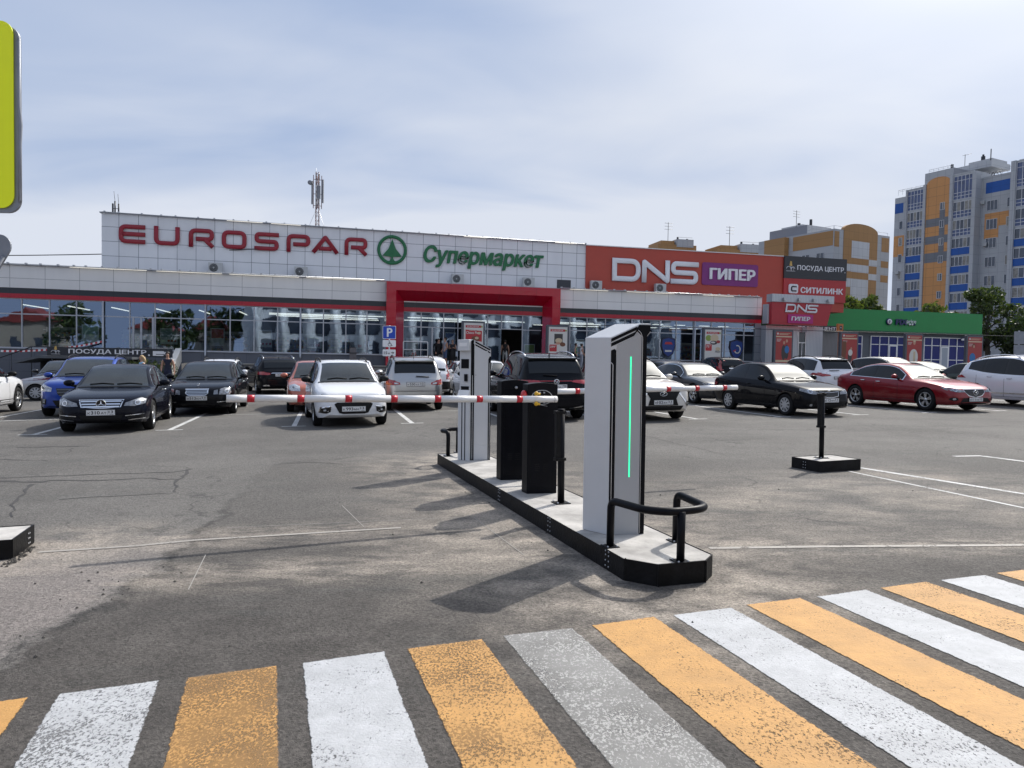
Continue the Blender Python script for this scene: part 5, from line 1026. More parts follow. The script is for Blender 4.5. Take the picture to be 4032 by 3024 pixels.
ANG = math.atan2(-.891, .454)
AM = T((63.13, 118, 0)) @ RZ(ANG)
fa = thing('apartment_block', 'tall grey apartment block with an orange arched stair panel and blue balcony panels', 'apartment block', AM)
mb = MB(); mb.box(-.75, 1.25, .0, 13, -1, 29.15); mb.box(1.25, 4.2, .55, 13, -1, 29.7); mb.box(4.2, 8.75, .05, 13, -1, 32.1); mb.box(8.75, 11.75, .55, 13, -1, 30.5); mb.box(11.75, 12.3, -.25, 13, -1, 30.8); mb.box(12.3, 17.1, 1.3, 13, -1, 29.9); mb.box(17.1, 17.75, -.25, 13, -1, 31.0); mb.box(17.75, 24, .55, 13, -1, 31.2); mb.box(24, 40, .0, 13, -1, 30); mb.build('wall', FG, fa)
mb = MB(); mb.box(1.22, 1.45, -.2, .54, -1, 30.1); mb.box(4.12, 4.55, -.2, .54, -1, 30.35); mb.box(8.35, 8.85, -.2, .54, -1, 31.0); mb.box(8.85, 11.8, .0, .5, 30.75, 31.0); mb.box(1.45, 4.12, .0, .5, 29.95, 30.15); mb.build('pilaster', FG, fa)
mb = MB(); arc = [(4.6, 0), (8.3, 0), (8.3, 30.2)] + [(6.45 + 1.85 * math.cos(PI * i / 12), 30.2 + .95 * math.sin(PI * i / 12)) for i in range(1, 12)] + [(4.6, 30.2)]
mb.prism(arc, -.02, .045, 'y'); mb.build('orange_stair_panel', FO, fa)
mb = MB()
for a, b in ((23.5, 24.75), (20.8, 22.0), (17.9, 19.4)): mb.box(4.65, 8.25, -.035, -.021, a, b)
for a, b in ((24.76, 26.1), (22.01, 23.49), (19.41, 20.79)): mb.box(6.85, 7.7, -.035, -.021, a, b)
mb.build('grey_cross_panel', FGD, fa)
for k in range(10): flat_window(fa, 6.88, 7.62, 25.9 - 2.75 * k, 27.05 - 2.75 * k, -.03, 2)
mb = MB(); mb.box(-.70, .75, -.02, -.002, 26.6, 28.2); mb.build('blue_panel', FB, fa); mb = MB(); mb.box(-.72, 1.2, -.02, -.002, 19.5, 22.9); mb.build('orange_panel', FO, fa)
for k in range(9): flat_window(fa, .15, .8, 23.9 - 2.72 * k, 25.25 - 2.72 * k, -.018, 1)
def loggia(par, s0, s1, top, f0, nfull, n, y=.05, total=10):
    for k in range(total):
        z0 = f0 - 2.78 * k; z1 = (top if k == 0 else f0 - 2.78 * (k - 1)) - .28
        mb = MB(); mid = z0 + 1.05
        mb.box(s0, s1, y, y + .1, mid, z1, 1)
        if k < nfull: mb.box(s0, s1, y, y + .1, z0, mid - .002, 3)
        for i in range(n + 1): c = s0 + (s1 - s0) * i / n; mb.box(c - .035, c + .035, y - .03, y, z0 if k < nfull else mid, z1, 0)
        for z in ([z0 + .05, z0 + .55] if k < nfull else []) + [mid, z1 - .04] + ([z1 - .75] if k == 0 else []): mb.box(s0, s1, y - .032, y, z - .035, z + .035, 0)
        for i in range(n):
            if k > 0 and rr.random() < .55: c = s0 + (s1 - s0) * i / n; mb.box(c + .06, c + (s1 - s0) / n - .06, y - .004, y - .001, mid + .05, z1 - .08, 2)
        mb.build('glazed_loggia', [FWF, FBG if k == 0 else FWG, CURT, FBG], par)
        if k >= nfull: mb = MB(); mb.box(s0 - .02, s1 + .02, y - .06, y + .12, z0 - .05, mid - .05); mb.build('blue_balcony_panel', FB, par)
        mb = MB(); mb.box(s0, s1, y - .02, y + .3, z1, z1 + .26); mb.build('floor_slab', FG, par)
loggia(fa, 1.46, 4.11, 30.1, 26.64, 3, 5); loggia(fa, 8.87, 11.74, 30.9, 27.0, 3, 5)
loggia(fa, 17.78, 21.5, 31.0, 27.2, 3, 5)
mb = MB(); mb.box(12.9, 17.0, 1.28, 1.298, 27.4, 29.0); mb.build('blue_panel', FB, fa); mb = MB(); mb.box(12.9, 17.0, 1.28, 1.298, 22.4, 24.4); mb.box(12.9, 14.9, 1.28, 1.298, 20.7, 22.399); mb.build('orange_panel', FO, fa)
for k in range(9): z = 24.8 - 2.78 * k; flat_window(fa, 13.15, 14.7, z, z + 1.5, 1.275, 3); flat_window(fa, 15.95, 16.75, z + .1, z + 1.5, 1.275, 2)
mb = MB(); mb.box(5.5, 12.0, 4, 9, 32.1, 33.0); mb.box(8.0, 11.5, 5, 9, 33.0, 33.6); mb.build('roof_house', FG, fa)
for a, b, z in ((-.5, 4.0, 29.9), (4.6, 8.5, 32.1), (12.6, 17.0, 29.9)):
    mb = MB(); mb.tube([(a, .4, z + .55), (b, .4, z + .55)], .03, 5); mb.tube([(a, .4, z + .3), (b, .4, z + .3)], .02, 5); s = a
    while s <= b: mb.tube([(s, .4, z - .3), (s, .4, z + .55)], .02, 5); s += .75
    mb.build('roof_railing', STEEL, fa)
mb = MB(); mb.cyl((5.4, 5, 32.9), (5.4, 5, 34), .22, 8); mb.cyl((9.6, 6, 33.5), (9.6, 6, 34.4), .3, 8); mb.cyl((9.6, 6, 34.3), (9.6, 6, 34.7), .15, 8); mb.tube([(11.3, 5, 33), (11.3, 5, 35)], .07, 6); mb.tube([(8, 4, 33), (8, 4, 34.8)], .04, 5); mb.tube([(7.6, 4, 34.7), (9.0, 4, 34.7)], .025, 4)
for a in (12.6, 13.1, 13.5): mb.tube([(a + .55 * math.cos(t), 3, 30 + .9 * math.sin(t)) for t in [i * PI / 8 for i in range(9)]], .04, 5)
mb.build('roof_vent', HR, fa)
for s, y, z in ((12.36, 1.28, 25.9), (12.9, 1.28, 19.6), (-.1, -.02, 16.6), (12.7, 1.28, 9.0)): mb = MB(); mb.box(s, s + .55, y - .32, y, z, z + .5); mb.build('air_conditioner', ACM, fa)
# middle block
BMX = T((59.7, 128, 0)) @ RZ(math.atan2(.454, .891))
FO2 = panel_mat('flat_ochre_panels', (0.38, 0.205, 0.075), 1.25, 1.40, 0, .2, wd=.018, seam=(.22, .12, .05), rough=.6, var=.08, bump=0)
fb = thing('apartment_block', 'orange and pale grey apartment block with a rounded arched gable behind the red shop wall', 'apartment block', BMX)
mb = MB(); mb.box(-3.8, 11.2, 0, 17.5, -1, 25.5); mb.build('wall', FG, fb)
mb = MB(); mb.prism([(-1.4, 0), (7.75, 0), (7.75, 25.7)] + [(3.17 + 4.57 * math.cos(PI * i / 14), 25.6 + 1.35 * math.sin(PI * i / 14)) for i in range(1, 14)] + [(-1.4, 25.6)], -.06, .6, 'y'); mb.build('orange_gable', FO2, fb)
mb = MB()
for a, b in ((20.75, 23.8), (18.25, 19.62), (2, 17.05)): mb.box(.77, 5.5, -.09, -.061, a, b)
for a, b in ((20.85, 22.3), (18.3, 19.6)): pass
for a, b in ((19.62, 20.75), (17.1, 18.2)): mb.box(5.52, 7.74, -.085, -.061, a, b)
mb.box(-1.39, .70, -.085, -.061, 18.3, 19.6); mb.box(-1.39, .7, -.085, -.061, 15.5, 17.05)
mb.build('pale_panel', panel_mat('flat_pale_panels', (0.56, 0.58, 0.61), 1.25, 1.40, 0, .2, wd=.018, seam=(.3, .31, .33), rough=.6, bump=0), fb)
for a, b in ((22.5, 25.1), (19.6, 20.8), (16.9, 18.2)): mb = MB(); mb.box(8.95, 11.0, -.03, -.002, a, b); mb.build('orange_panel', FO2, fb)
mb = MB(); mb.box(-3.75, -2.5, -.03, -.002, 22.4, 25.1); mb.build('orange_panel', FO2, fb)
# its long side runs away from the corner
mb = MB(); mb.box(-3.83, -3.802, .2, 9.0, 22.6, 25.2); mb.box(-4.9, -3.801, 10.0, 15.0, 0, 25.3); mb.build('orange_side_panel', FO2, fb)
mb = MB(); mb.box(-2.5, 4, 7, 16, 25.5, 27.4); mb.box(-1.5, 3, 9, 14, 27.4, 27.9); mb.build('roof_house', FG, fb)
mb = MB(); mb.cyl((-1, 7.5, 27.4), (-1, 7.5, 28.6), .25, 8); mb.cyl((1, 12, 27.8), (1, 12, 28.8), .3, 8); mb.tube([(-2, 10, 27), (-2, 10, 30.6)], .05, 5); [mb.tube([(-2.9, 10, z), (-1.1, 10, z)], .03, 4) for z in (29.4, 29.9, 30.4)]; mb.build('roof_vent', HR, fb)
for p, q in (((-3.5, .3), (-1.5, .3)), ((8, .3), (11, .3)), ((-3.5, .4), (-3.5, 6))): mb = MB(); mb.tube([(p[0], p[1], 26.1), (q[0], q[1], 26.1)], .03, 5); mb.tube([(p[0], p[1], 25.5), (p[0], p[1], 26.1)], .03, 5); mb.tube([(q[0], q[1], 25.5), (q[0], q[1], 26.1)], .03, 5); mb.build('roof_railing', STEEL, fb)
for y in (2, 5.2, 8.0):
    mb = MB(); mb.box(-3.84, -3.803, y, y + 1.6, 20.0, 21.5, 1); mb.box(-3.87, -3.84, y - .05, y + .02, 19.95, 21.55, 0); mb.box(-3.87, -3.84, y + 1.58, y + 1.65, 19.95, 21.55, 0); mb.box(-3.87, -3.84, y + .76, y + .84, 20, 21.5, 0); mb.build('window', [FWF, FWG], fb)
# more roofs just showing over the red wall
for x, y, w1, h, lab in ((37.5, 165, 9.5, 29.4, 'distant orange and grey flat roofs showing over the middle of the red wall'), (50.0, 158, 11.5, 28.3, 'distant orange stepped roofs showing over the red wall beside the charcoal board')):
    t_ = thing('apartment_block', lab, 'apartment block', T((x, y, 0)) @ RZ(.2)); zc_ = 1.57 + (1431 - (975 if x < 40 else 990)) * y / 2800
    mb = MB(); mb.box(-w1 / 2, w1 / 2, 0, 12, -1, zc_); mb.build('wall', FO2, t_)
    mb = MB(); mb.box(-w1 * .02, w1 * .42, -.1, 8, zc_ - .5, zc_ + 1.3); mb.build('roof_house', FG, t_); mb = MB(); mb.box(-w1 * .4, -w1 * .05, .5, 8, zc_, zc_ + .9); mb.build('roof_step', FO2, t_)
    mb = MB(); mb.tube([(-w1 * .2, 1, zc_), (-w1 * .2, 1, zc_ + 5.2)], .06, 5); [mb.tube([(-w1 * .2 - .9, 1, zc_ + k), (-w1 * .2 + 1.1, 1, zc_ + k)], .035, 4) for k in (3.6, 4.3, 5.0)]; mb.cyl((w1 * .1, 2, zc_ + 1), (w1 * .1, 2, zc_ + 2.1), .25, 8); mb.cyl((w1 * .35, 2, zc_ + 1), (w1 * .35, 2, zc_ + 1.8), .25, 8)
    mb.tube([(0, .2, zc_ + 1.8), (w1 * .4, .2, zc_ + 1.8)], .03, 5); mb.build('roof_vent', HR, t_)
# ------------------------------------------------------------------ trees
BARK = mat('bark', (0.075, 0.06, 0.045), .9, var=.3, vscale=8, bump=.5, bscale=20)
def tree(x, y, h, rx, lab, seed, n=2600, z0=None, leaf=.28, name='tree', mats=(0, 1, 2), lo=.38):
    r2 = random.Random(seed); t_ = thing(name, lab, 'tree', T((x, y, gz(x))))
    mb = MB(); mb.tube([(0, 0, -.3), (.1, 0, h * .25), (.0, .1, h * .5), (.15, 0, h * .82)], [.03 * h, .024 * h, .016 * h, .004 * h], 8)
    cl = []
    for k in range(13):
        a = k * 2.4 + r2.random(); zz_ = h * r2.uniform(lo, .92); f = 1 - abs(zz_ / h - .55) * 1.2; ex = (rx * f * math.cos(a) * r2.uniform(.45, .95), rx * f * math.sin(a) * r2.uniform(.45, .95), zz_)
        mb.tube([(0, .05, zz_ * .72), (ex[0] * .55, ex[1] * .55, zz_ * .88), ex], [.009 * h, .006 * h, .002 * h], 5); cl.append(ex)
    mb.build('trunk', BARK, t_); mb = MB()
    for ex in cl: s = r2.uniform(.24, .44) * rx; leaf_cloud(mb, ex[0], ex[1], ex[2], s, s, s * .8, n // 15, leaf, r2, mats)
    leaf_cloud(mb, 0, 0, h * .68, rx * .55, rx * .55, h * .26, n // 8, leaf, r2, mats); mb.build('crown', LV, t_)
tree(37.2, 82, 9.6, 2.6, 'bushy bright green treetop over the green fascia, beside the gap of sky', 1, 2200, mats=(1, 3, 0))
tree(41.6, 84, 9.2, 2.4, 'bushy green treetop over the green fascia in front of the grey flats', 2, 2200, mats=(1, 0, 3))
tree(49.5, 84, 9.0, 3.2, 'yellowish small treetop over the green fascia in front of the orange stair panel', 4, 2000, mats=(1, 3, 0))
tree(54.6, 82, 10.2, 3.5, 'large dark green tree at the end of the green shop before the flats', 5, 4600, leaf=.21, mats=(2, 0, 1), lo=.28)
tree(56.5, 77, 6.2, 3.6, 'dark low tree filling the gap under the large tree', 6, 4200, leaf=.24, mats=(2, 2, 0), lo=.15)
tree(61.5, 84, 7.2, 3.6, 'dark green tree before the last flats at the picture edge', 8, 3000, leaf=.24, mats=(2, 0), lo=.15)
# ------------------------------------------------------------------ what stands across the street, mirrored in the shop windows
BK = mat('mirror_white_render', (0.80, 0.80, 0.78), .7, var=.06)
t_ = thing('office_building', 'white building with pale columns across the street, mirrored in the shop windows', 'office building', FM @ T((9, -86, 0)))
mb = MB(); mb.box(-24, 56, -10, 0, -1, 15); mb.build('wall', BK, t_)
for k in range(18):
    x = -22 + 4.4 * k; mb = MB(); mb.cyl((x, .8, 0), (x, .8, 12.5), .5, 14); mb.build('column', mat('mirror_column', (.72, .72, .70), .6), t_)
    for z in (1.2, 5.2, 9.2): mb = MB(); mb.box(x + 1.0, x + 3.4, .02, .06, z, z + 2.7); mb.build('window', FWG, t_)
for s, w_, h, c, lab in ((-52, 9, 6.5, (.42, .36, .28), 'cream house with a red roof across the street, mirrored at the picture edge'), (-32, 7, 5.6, (.6, .58, .54), 'white house with a red roof across the street, mirrored beside the glass door'), (-22, 6, 6.0, (.35, .30, .25), 'brown house with a red roof across the street, mirrored by the rain pipe')):
    t_ = thing('house', lab, 'house', FM @ T((s, -98, 0))); mb = MB(); mb.box(-w_ / 2, w_ / 2, -6, 0, -1, h); mb.build('wall', mat('mirror_wall_%d' % s, c, .8, var=.1), t_)
    mb = MB(); mb.prism([(-w_ / 2 - .5, h), (w_ / 2 + .5, h), (0, h + 2.6)], -6.5, .5, 'y'); mb.build('roof', mat('roof_red', (.28, .05, .04), .7, var=.2), t_); mb = MB(); [mb.box(a, a + 1.2, .01, .05, 2, 3.6) for a in (-w_ * .3, w_ * .1)]; mb.build('window', FWG, t_)
for k, (s, h) in enumerate(((-62, 9.5), (-43, 10.0), (-27, 9.0), (-17.5, 9.5))):
    p = FM @ Vector((s, -92, 0)); tree(p.x, p.y, h, 5.0, ('tall tree across the street, mirrored at the edge of the first windows', 'broad tree across the street, mirrored behind the first radiator', 'low tree across the street, mirrored near the meat poster', 'tall tree beside the white office building across the street')[k], 30 + k, 900, leaf=.5)
# ================================================================== PEOPLE
SKIN = mat('skin', (0.42, 0.24, 0.17), .55, var=.05)
def person(mw, h, lab, top, bottom, shoes, hair, arm=(0, 0), step=0.0, shorts=False, sleeves='short', dress=None, long_hair=False, bag=None):
    k = h / 1.75; J = {}; E_ = []
    def j(n, x, y, z, r, par=None, m=0): J[n] = (Vector((x * k, y * k, z * k)), r * k, m); (E_.append((par, n)) if par else None)
    j('pelvis', 0, 0, .95, .135, None, 1); j('waist', 0, 0, 1.08, .125, 'pelvis', 0); j('chest', 0, .0, 1.30, .145, 'waist', 0); j('neckb', 0, .0, 1.46, .07, 'chest', 0); j('neck', 0, -.01, 1.52, .052, 'neckb', 2); j('head', 0, -.02, 1.62, .085, 'neck', 2); j('brow', 0, -.025, 1.69, .078, 'head', 2)
    j('nose', 0, -.115, 1.615, .014, 'head', 2)
    for s, sd in ((1, 'l'), (-1, 'r')):
        a = arm[0] if s > 0 else arm[1]; st_ = step * s
        j('sh' + sd, s * .17, 0, 1.41, .062, 'chest', 0); ex = (s * .235, .03 - a * .06, 1.14)
        j('el' + sd, *ex, .046, 'sh' + sd, 0 if sleeves == 'long' else 2)
        wr = (s * (.25 - .17 * a), -.06 - .2 * a, .90 + .32 * a); j('wr' + sd, *wr, .032, 'el' + sd, 0 if sleeves == 'long' else 2); hd = (wr[0] - s * .03 * a, wr[1] - .02 - .05 * a, wr[2] - .07 + .09 * a); j('ha' + sd, *hd, .030, 'wr' + sd, 2)
        for f in range(4): j('f%d' % f + sd, hd[0] + s * .004, hd[1] - .028 + .019 * f, hd[2] - .075 + .006 * abs(f - 1), .009, 'ha' + sd, 2)
        j('th' + sd, hd[0], hd[1] - .055, hd[2] - .02, .010, 'ha' + sd, 2)
        j('hip' + sd, s * .09, 0, .90, .092, 'pelvis', 1); j('kn' + sd, s * .10, -.02 - st_ * .9, .50, .062, 'hip' + sd, 1); j('cl' + sd, s * .10, .02 - st_ * .7, .34, .052, 'kn' + sd, 2 if (shorts or dress) else 1)
        j('an' + sd, s * .10, .03 - st_ * 1.2, .09, .040, 'cl' + sd, 2 if (shorts or dress) else 1); j('to' + sd, s * .115, -.13 - st_ * 1.2, .035, .036, 'an' + sd, 3)
    ns_ = list(J); me = bpy.data.meshes.new('person'); me.from_pydata([J[n][0] for n in ns_], [(ns_.index(a), ns_.index(b)) for a, b in E_], [])
    o = bpy.data.objects.new('person', me); col.objects.link(o); mod = o.modifiers.new('skin', 'SKIN')
    for i, n in enumerate(ns_): me.skin_vertices[0].data[i].radius = (J[n][1], J[n][1] * (.78 if n in ('pelvis', 'waist', 'chest') else 1)); me.skin_vertices[0].data[i].use_root = (n == 'pelvis')
    o.modifiers.new('sub', 'SUBSURF').levels = 1; o.modifiers['sub'].render_levels = 1; bpy.context.view_layer.update()
    nm = bpy.data.meshes.new_from_object(o.evaluated_get(bpy.context.evaluated_depsgraph_get())); o.modifiers.clear(); o.data = nm; bpy.data.meshes.remove(me)
    nm.materials.clear()
    for m_ in (top, bottom, SKIN, shoes): nm.materials.append(m_)
    segs = [(J[a][0], J[b][0], J[b][2]) for a, b in E_]
    for p in nm.polygons:
        c = p.center; best = 9; bm_ = 0
        for a, b, m_ in segs:
            d = b - a; t = max(0, min(1, (c - a).dot(d) / d.length_squared)); q = (c - (a + d * t)).length
            if q < best: best = q; bm_ = m_
        p.material_index = bm_; p.use_smooth = True
    o.matrix_world = mw; tag(o, lab, 'person')
    mb = MB(); hc = (0, .005 * k, 1.655 * k); mb.ell(hc, .095 * k, .105 * k, .10 * k); 
    if long_hair: mb.tube([(0, .06 * k, 1.66 * k), (.03 * k, .10 * k, 1.5 * k), (.05 * k, .11 * k, 1.36 * k)], [.08 * k, .075 * k, .03 * k], 8)
    v2 = [(x, y if y > -.03 * k or z > 1.69 * k else -.03 * k, z) for x, y, z in mb.v]; mb.v = v2; mb.build('hair', hair, o)
    if dress: mb = MB(); mb.tube([(0, 0, 1.42 * k), (0, 0, 1.1 * k), (0, 0, .9 * k), (0, 0, .42 * k)], [.17 * k, .16 * k, .19 * k, .22 * k], 14); mb.build('dress', dress, o)
    if bag: mb = MB(); mb.box(.22 * k, .36 * k, -.16 * k, -.02, .66 * k, .98 * k); mb.tube([(.29 * k, -.09, .98 * k), (.25 * k, -.05, 1.35 * k)], .012, 5); mb.build('bag', bag, o)
    return o
def cloth(n, c): return mat('cloth_' + n, c, .85, var=.1, vscale=12)
BLK = cloth('black', (.012, .012, .014)); NAVY = cloth('navy', (.012, .016, .035)); GRY = cloth('grey_check', (.30, .32, .37)); HD = mat('hair_dark', (.03, .022, .018), .6); HB_ = mat('hair_blonde', (.42, .29, .15), .6); HGR = mat('hair_grey', (.20, .17, .15), .6)
person(at(-15.4, 29.6, R(-40)), 1.66, 'blonde woman with sunglasses in a light blue top walking behind the black sedan', cloth('sky_blue', (.24, .46, .62)), NAVY, WHITEP, HB_, long_hair=True, step=.12)
person(at(-15.0, 31.0, R(20)), 1.82, 'man in a navy printed t-shirt walking down by the white side board of the steps', NAVY, cloth('dark_print', (.015, .02, .05)), BLK, HD, step=.14)
def onplat(s, y, psi): return FM @ T((s, y, .995)) @ RZ(psi)
person(onplat(6.55, -.85, R(-70)), 1.78, 'man in a grey shirt and blue shorts with a backpack, waiting beside the door', GRY, cloth('denim_short', (.06, .09, .17)), BLK, HD, shorts=True, arm=(.3, .2))
person(onplat(7.0, -.8, R(-15)), 1.66, 'woman in a long black dress holding a pale bag beside the waiting man', BLK, BLK, BLK, HGR, dress=BLK, arm=(1, .9), bag=cloth('pale_bag', (.38, .42, .48)))
person(onplat(6.2, -.35, R(30)), 1.70, 'dark dressed figure half hidden behind the waiting man in the grey shirt', BLK, BLK, BLK, HD, sleeves='long')
person(onplat(10.6, .55, R(170)), 1.76, 'person in a dark shirt and pale shorts walking in through the open door', BLK, cloth('pale_short', (.42, .43, .42)), BLK, HD, shorts=True, step=.12)
person(onplat(14.72, -1.3, R(60)), 1.60, 'boy in a green shirt standing by the window of the shop', cloth('green', (.03, .22, .08)), NAVY, BLK, HD, arm=(.6, .2))
person(onplat(15.02, -1.55, R(95)), 1.58, 'boy in a white tank top standing next to the boy in green', cloth('white', (.72, .72, .74)), GRY, BLK, HD, arm=(.5, .3))
# ================================================================== CARS
def pch(pts):
    """monotone cubic through (x, y) points"""
    xs = [p[0] for p in pts]; ys = [p[1] for p in pts]; n = len(xs); d = [(ys[i + 1] - ys[i]) / (xs[i + 1] - xs[i]) for i in range(n - 1)]
    m = [d[0]] + [0 if d[i - 1] * d[i] <= 0 else 2 * d[i - 1] * d[i] / (d[i - 1] + d[i]) for i in range(1, n - 1)] + [d[-1]]
    def f(x):
        if x <= xs[0]: return ys[0]
        if x >= xs[-1]: return ys[-1]
        i = max(k for k in range(n - 1) if xs[k] <= x); h = xs[i + 1] - xs[i]; t = (x - xs[i]) / h
        return ys[i] * (1 + 2 * t) * (1 - t) ** 2 + h * m[i] * t * (1 - t) ** 2 + ys[i + 1] * t * t * (3 - 2 * t) + h * m[i + 1] * t * t * (t - 1)
    return f
def paintm(name, c, metal=0.0, rough=.32):
    if name in MATS: return MATS[name]
    m, t, b = nodes_of(name); b.inputs['Metallic'].default_value = metal; b.inputs['Roughness'].default_value = rough; b.inputs['Coat Weight'].default_value = .6 if max(c) < .02 else 1.0; b.inputs['Coat Roughness'].default_value = .03
    g = NG(t); dust = g.M('MULTIPLY', g.ss(g.z, .75, .2), g.ss(g.noise(3, 5, .65), .3, .7))
    t.links.new(g.mix(g.M('MULTIPLY', dust, .05 if max(c) < .1 else .15), c, (.20, .18, .155)), b.inputs['Base Color']); cr = g.M('MULTIPLY_ADD', dust, .12, .02); b.inputs['Specular IOR Level'].default_value = .03 if max(c) < .02 else .12; b.inputs['Coat IOR'].default_value = 1.30 if max(c) < .02 else 1.45; t.links.new(cr, b.inputs['Coat Roughness']); MATS[name] = m; return m
CGL = mat('car_glass', (0.010, 0.012, 0.014), .03, spec=.5); CGL.node_tree.nodes['Principled BSDF'].inputs['IOR'].default_value = 1.42
WGL = mat('car_windscreen', (0.022, 0.027, 0.029), .03, spec=.8, var=.5, vscale=1.6); WGL.node_tree.nodes['Principled BSDF'].inputs['IOR'].default_value = 1.55
CBK = mat('car_black_plastic', (0.010, 0.010, 0.011), .5, spec=.2, var=.15, vscale=12); CGB = mat('car_gloss_black', (0.008, 0.008, 0.009), .12); CWELL = mat('wheel_well', (0.006, 0.006, 0.006), .9)
LENS = mat('lamp_lens', (0.42, 0.44, 0.47), .08, .35, coat=1.0, var=.55, vscale=14); LENSD = mat('lamp_lens_dark', (0.20, 0.21, 0.23), .06, .3, coat=1.0, var=.6, vscale=14); TAIL = mat('tail_lens', (0.30, 0.006, 0.010), .1, coat=1.0, var=.25, vscale=18); AMB = mat('amber_lens', (0.5, 0.13, 0.01), .1, coat=1.0)
RIM = mat('alloy_rim', (0.48, 0.49, 0.50), .25, .75, var=.08); RIMG = mat('hub_cap_grey', (0.40, 0.41, 0.43), .4, .2); PLW = mat('plate_white', (0.70, 0.70, 0.70), .45); PLK = mat('plate_ink', (0.01, 0.01, 0.012), .5)
WHEELS = {}
def wheel_meshes(r, style, wd=.2):
    k = (round(r, 3), style)
    if k in WHEELS: return WHEELS[k]
    rr_ = r * (.66 if style != 'steel' else .62); h = wd / 2
    mb = MB(); mb.lathe([(rr_ * .98, -h * .75), (rr_ * 1.04, -h * .95), (r * .90, -h), (r * .975, -h * .82), (r, -h * .55), (r, h * .55), (r * .975, h * .82), (r * .9, h), (rr_ * 1.0, h * .9), (rr_ * .9, h * .3), (rr_ * .9, -h * .6), (rr_ * .98, -h * .75)], 36)
    a = mb.build('wheel', TY); ma = a.data; bpy.data.objects.remove(a)
    mb = MB(); yo = -h * .80                                        # outer side is -y
    mb.lathe([(rr_ * 1.0, yo - .004), (rr_ * .985, yo - .01), (rr_ * .92, yo + .0), (rr_ * .90, yo + .05), (rr_ * .9, h * .6)], 36, 0); mb.lathe([(0.001, h * .2), (rr_ * .9, h * .2)], 24, 1)
    def spoke(a0, w0, w1, m=0, y0=yo + .012, y1=yo + .004):
        c, s = math.cos(a0), math.sin(a0); P = lambda rad, off, y: (rad * c - off * s, y, rad * s + off * c)
        v = [P(.12 * rr_, -w0, y0), P(.12 * rr_, w0, y0), P(.94 * rr_, w1, y1), P(.94 * rr_, -w1, y1)]; v += [(p[0], p[1] + .03, p[2]) for p in v]
        mb.add(v, [(0, 1, 2, 3), (4, 7, 6, 5), (0, 4, 5, 1), (1, 5, 6, 2), (2, 6, 7, 3), (3, 7, 4, 0)], m)
    if style == '5': [spoke(R(72 * i + 18), .034, .055) for i in range(5)]
    elif style == '5d': [spoke(R(72 * i + 18 + d), .018, .020) for i in range(5) for d in (-9, 9)]
    elif style == '10': [spoke(R(36 * i), .014, .020) for i in range(10)]
    elif style == '7d': [spoke(R(51.43 * i + d), .013, .016) for i in range(7) for d in (-7, 7)]
    elif style == 'cap':
        mb.lathe([(0.001, yo - .012), (rr_ * .3, yo - .016), (rr_ * .9, yo - .002)], 30, 0)
        for i in range(9):
            a0 = R(40 * i); c, s = math.cos(a0), math.sin(a0); P = lambda rad, off, y: (rad * c - off * s, y, rad * s + off * c); mb.add([P(.45 * rr_, -.008, yo - .0155), P(.45 * rr_, .008, yo - .0155), P(.86 * rr_, .026, yo - .007), P(.86 * rr_, -.026, yo - .007)], [(0, 1, 2, 3)], 1)
    mb.lathe([(0.001, yo - .002), (.055, yo + .002), (.06, yo + .03)], 14, 0)
    b = mb.build('rim', [RIMG if style in ('cap', 'steel') else RIM, CWELL]); mb_ = b.data; bpy.data.objects.remove(b); WHEELS[k] = (ma, mb_); return WHEELS[k]
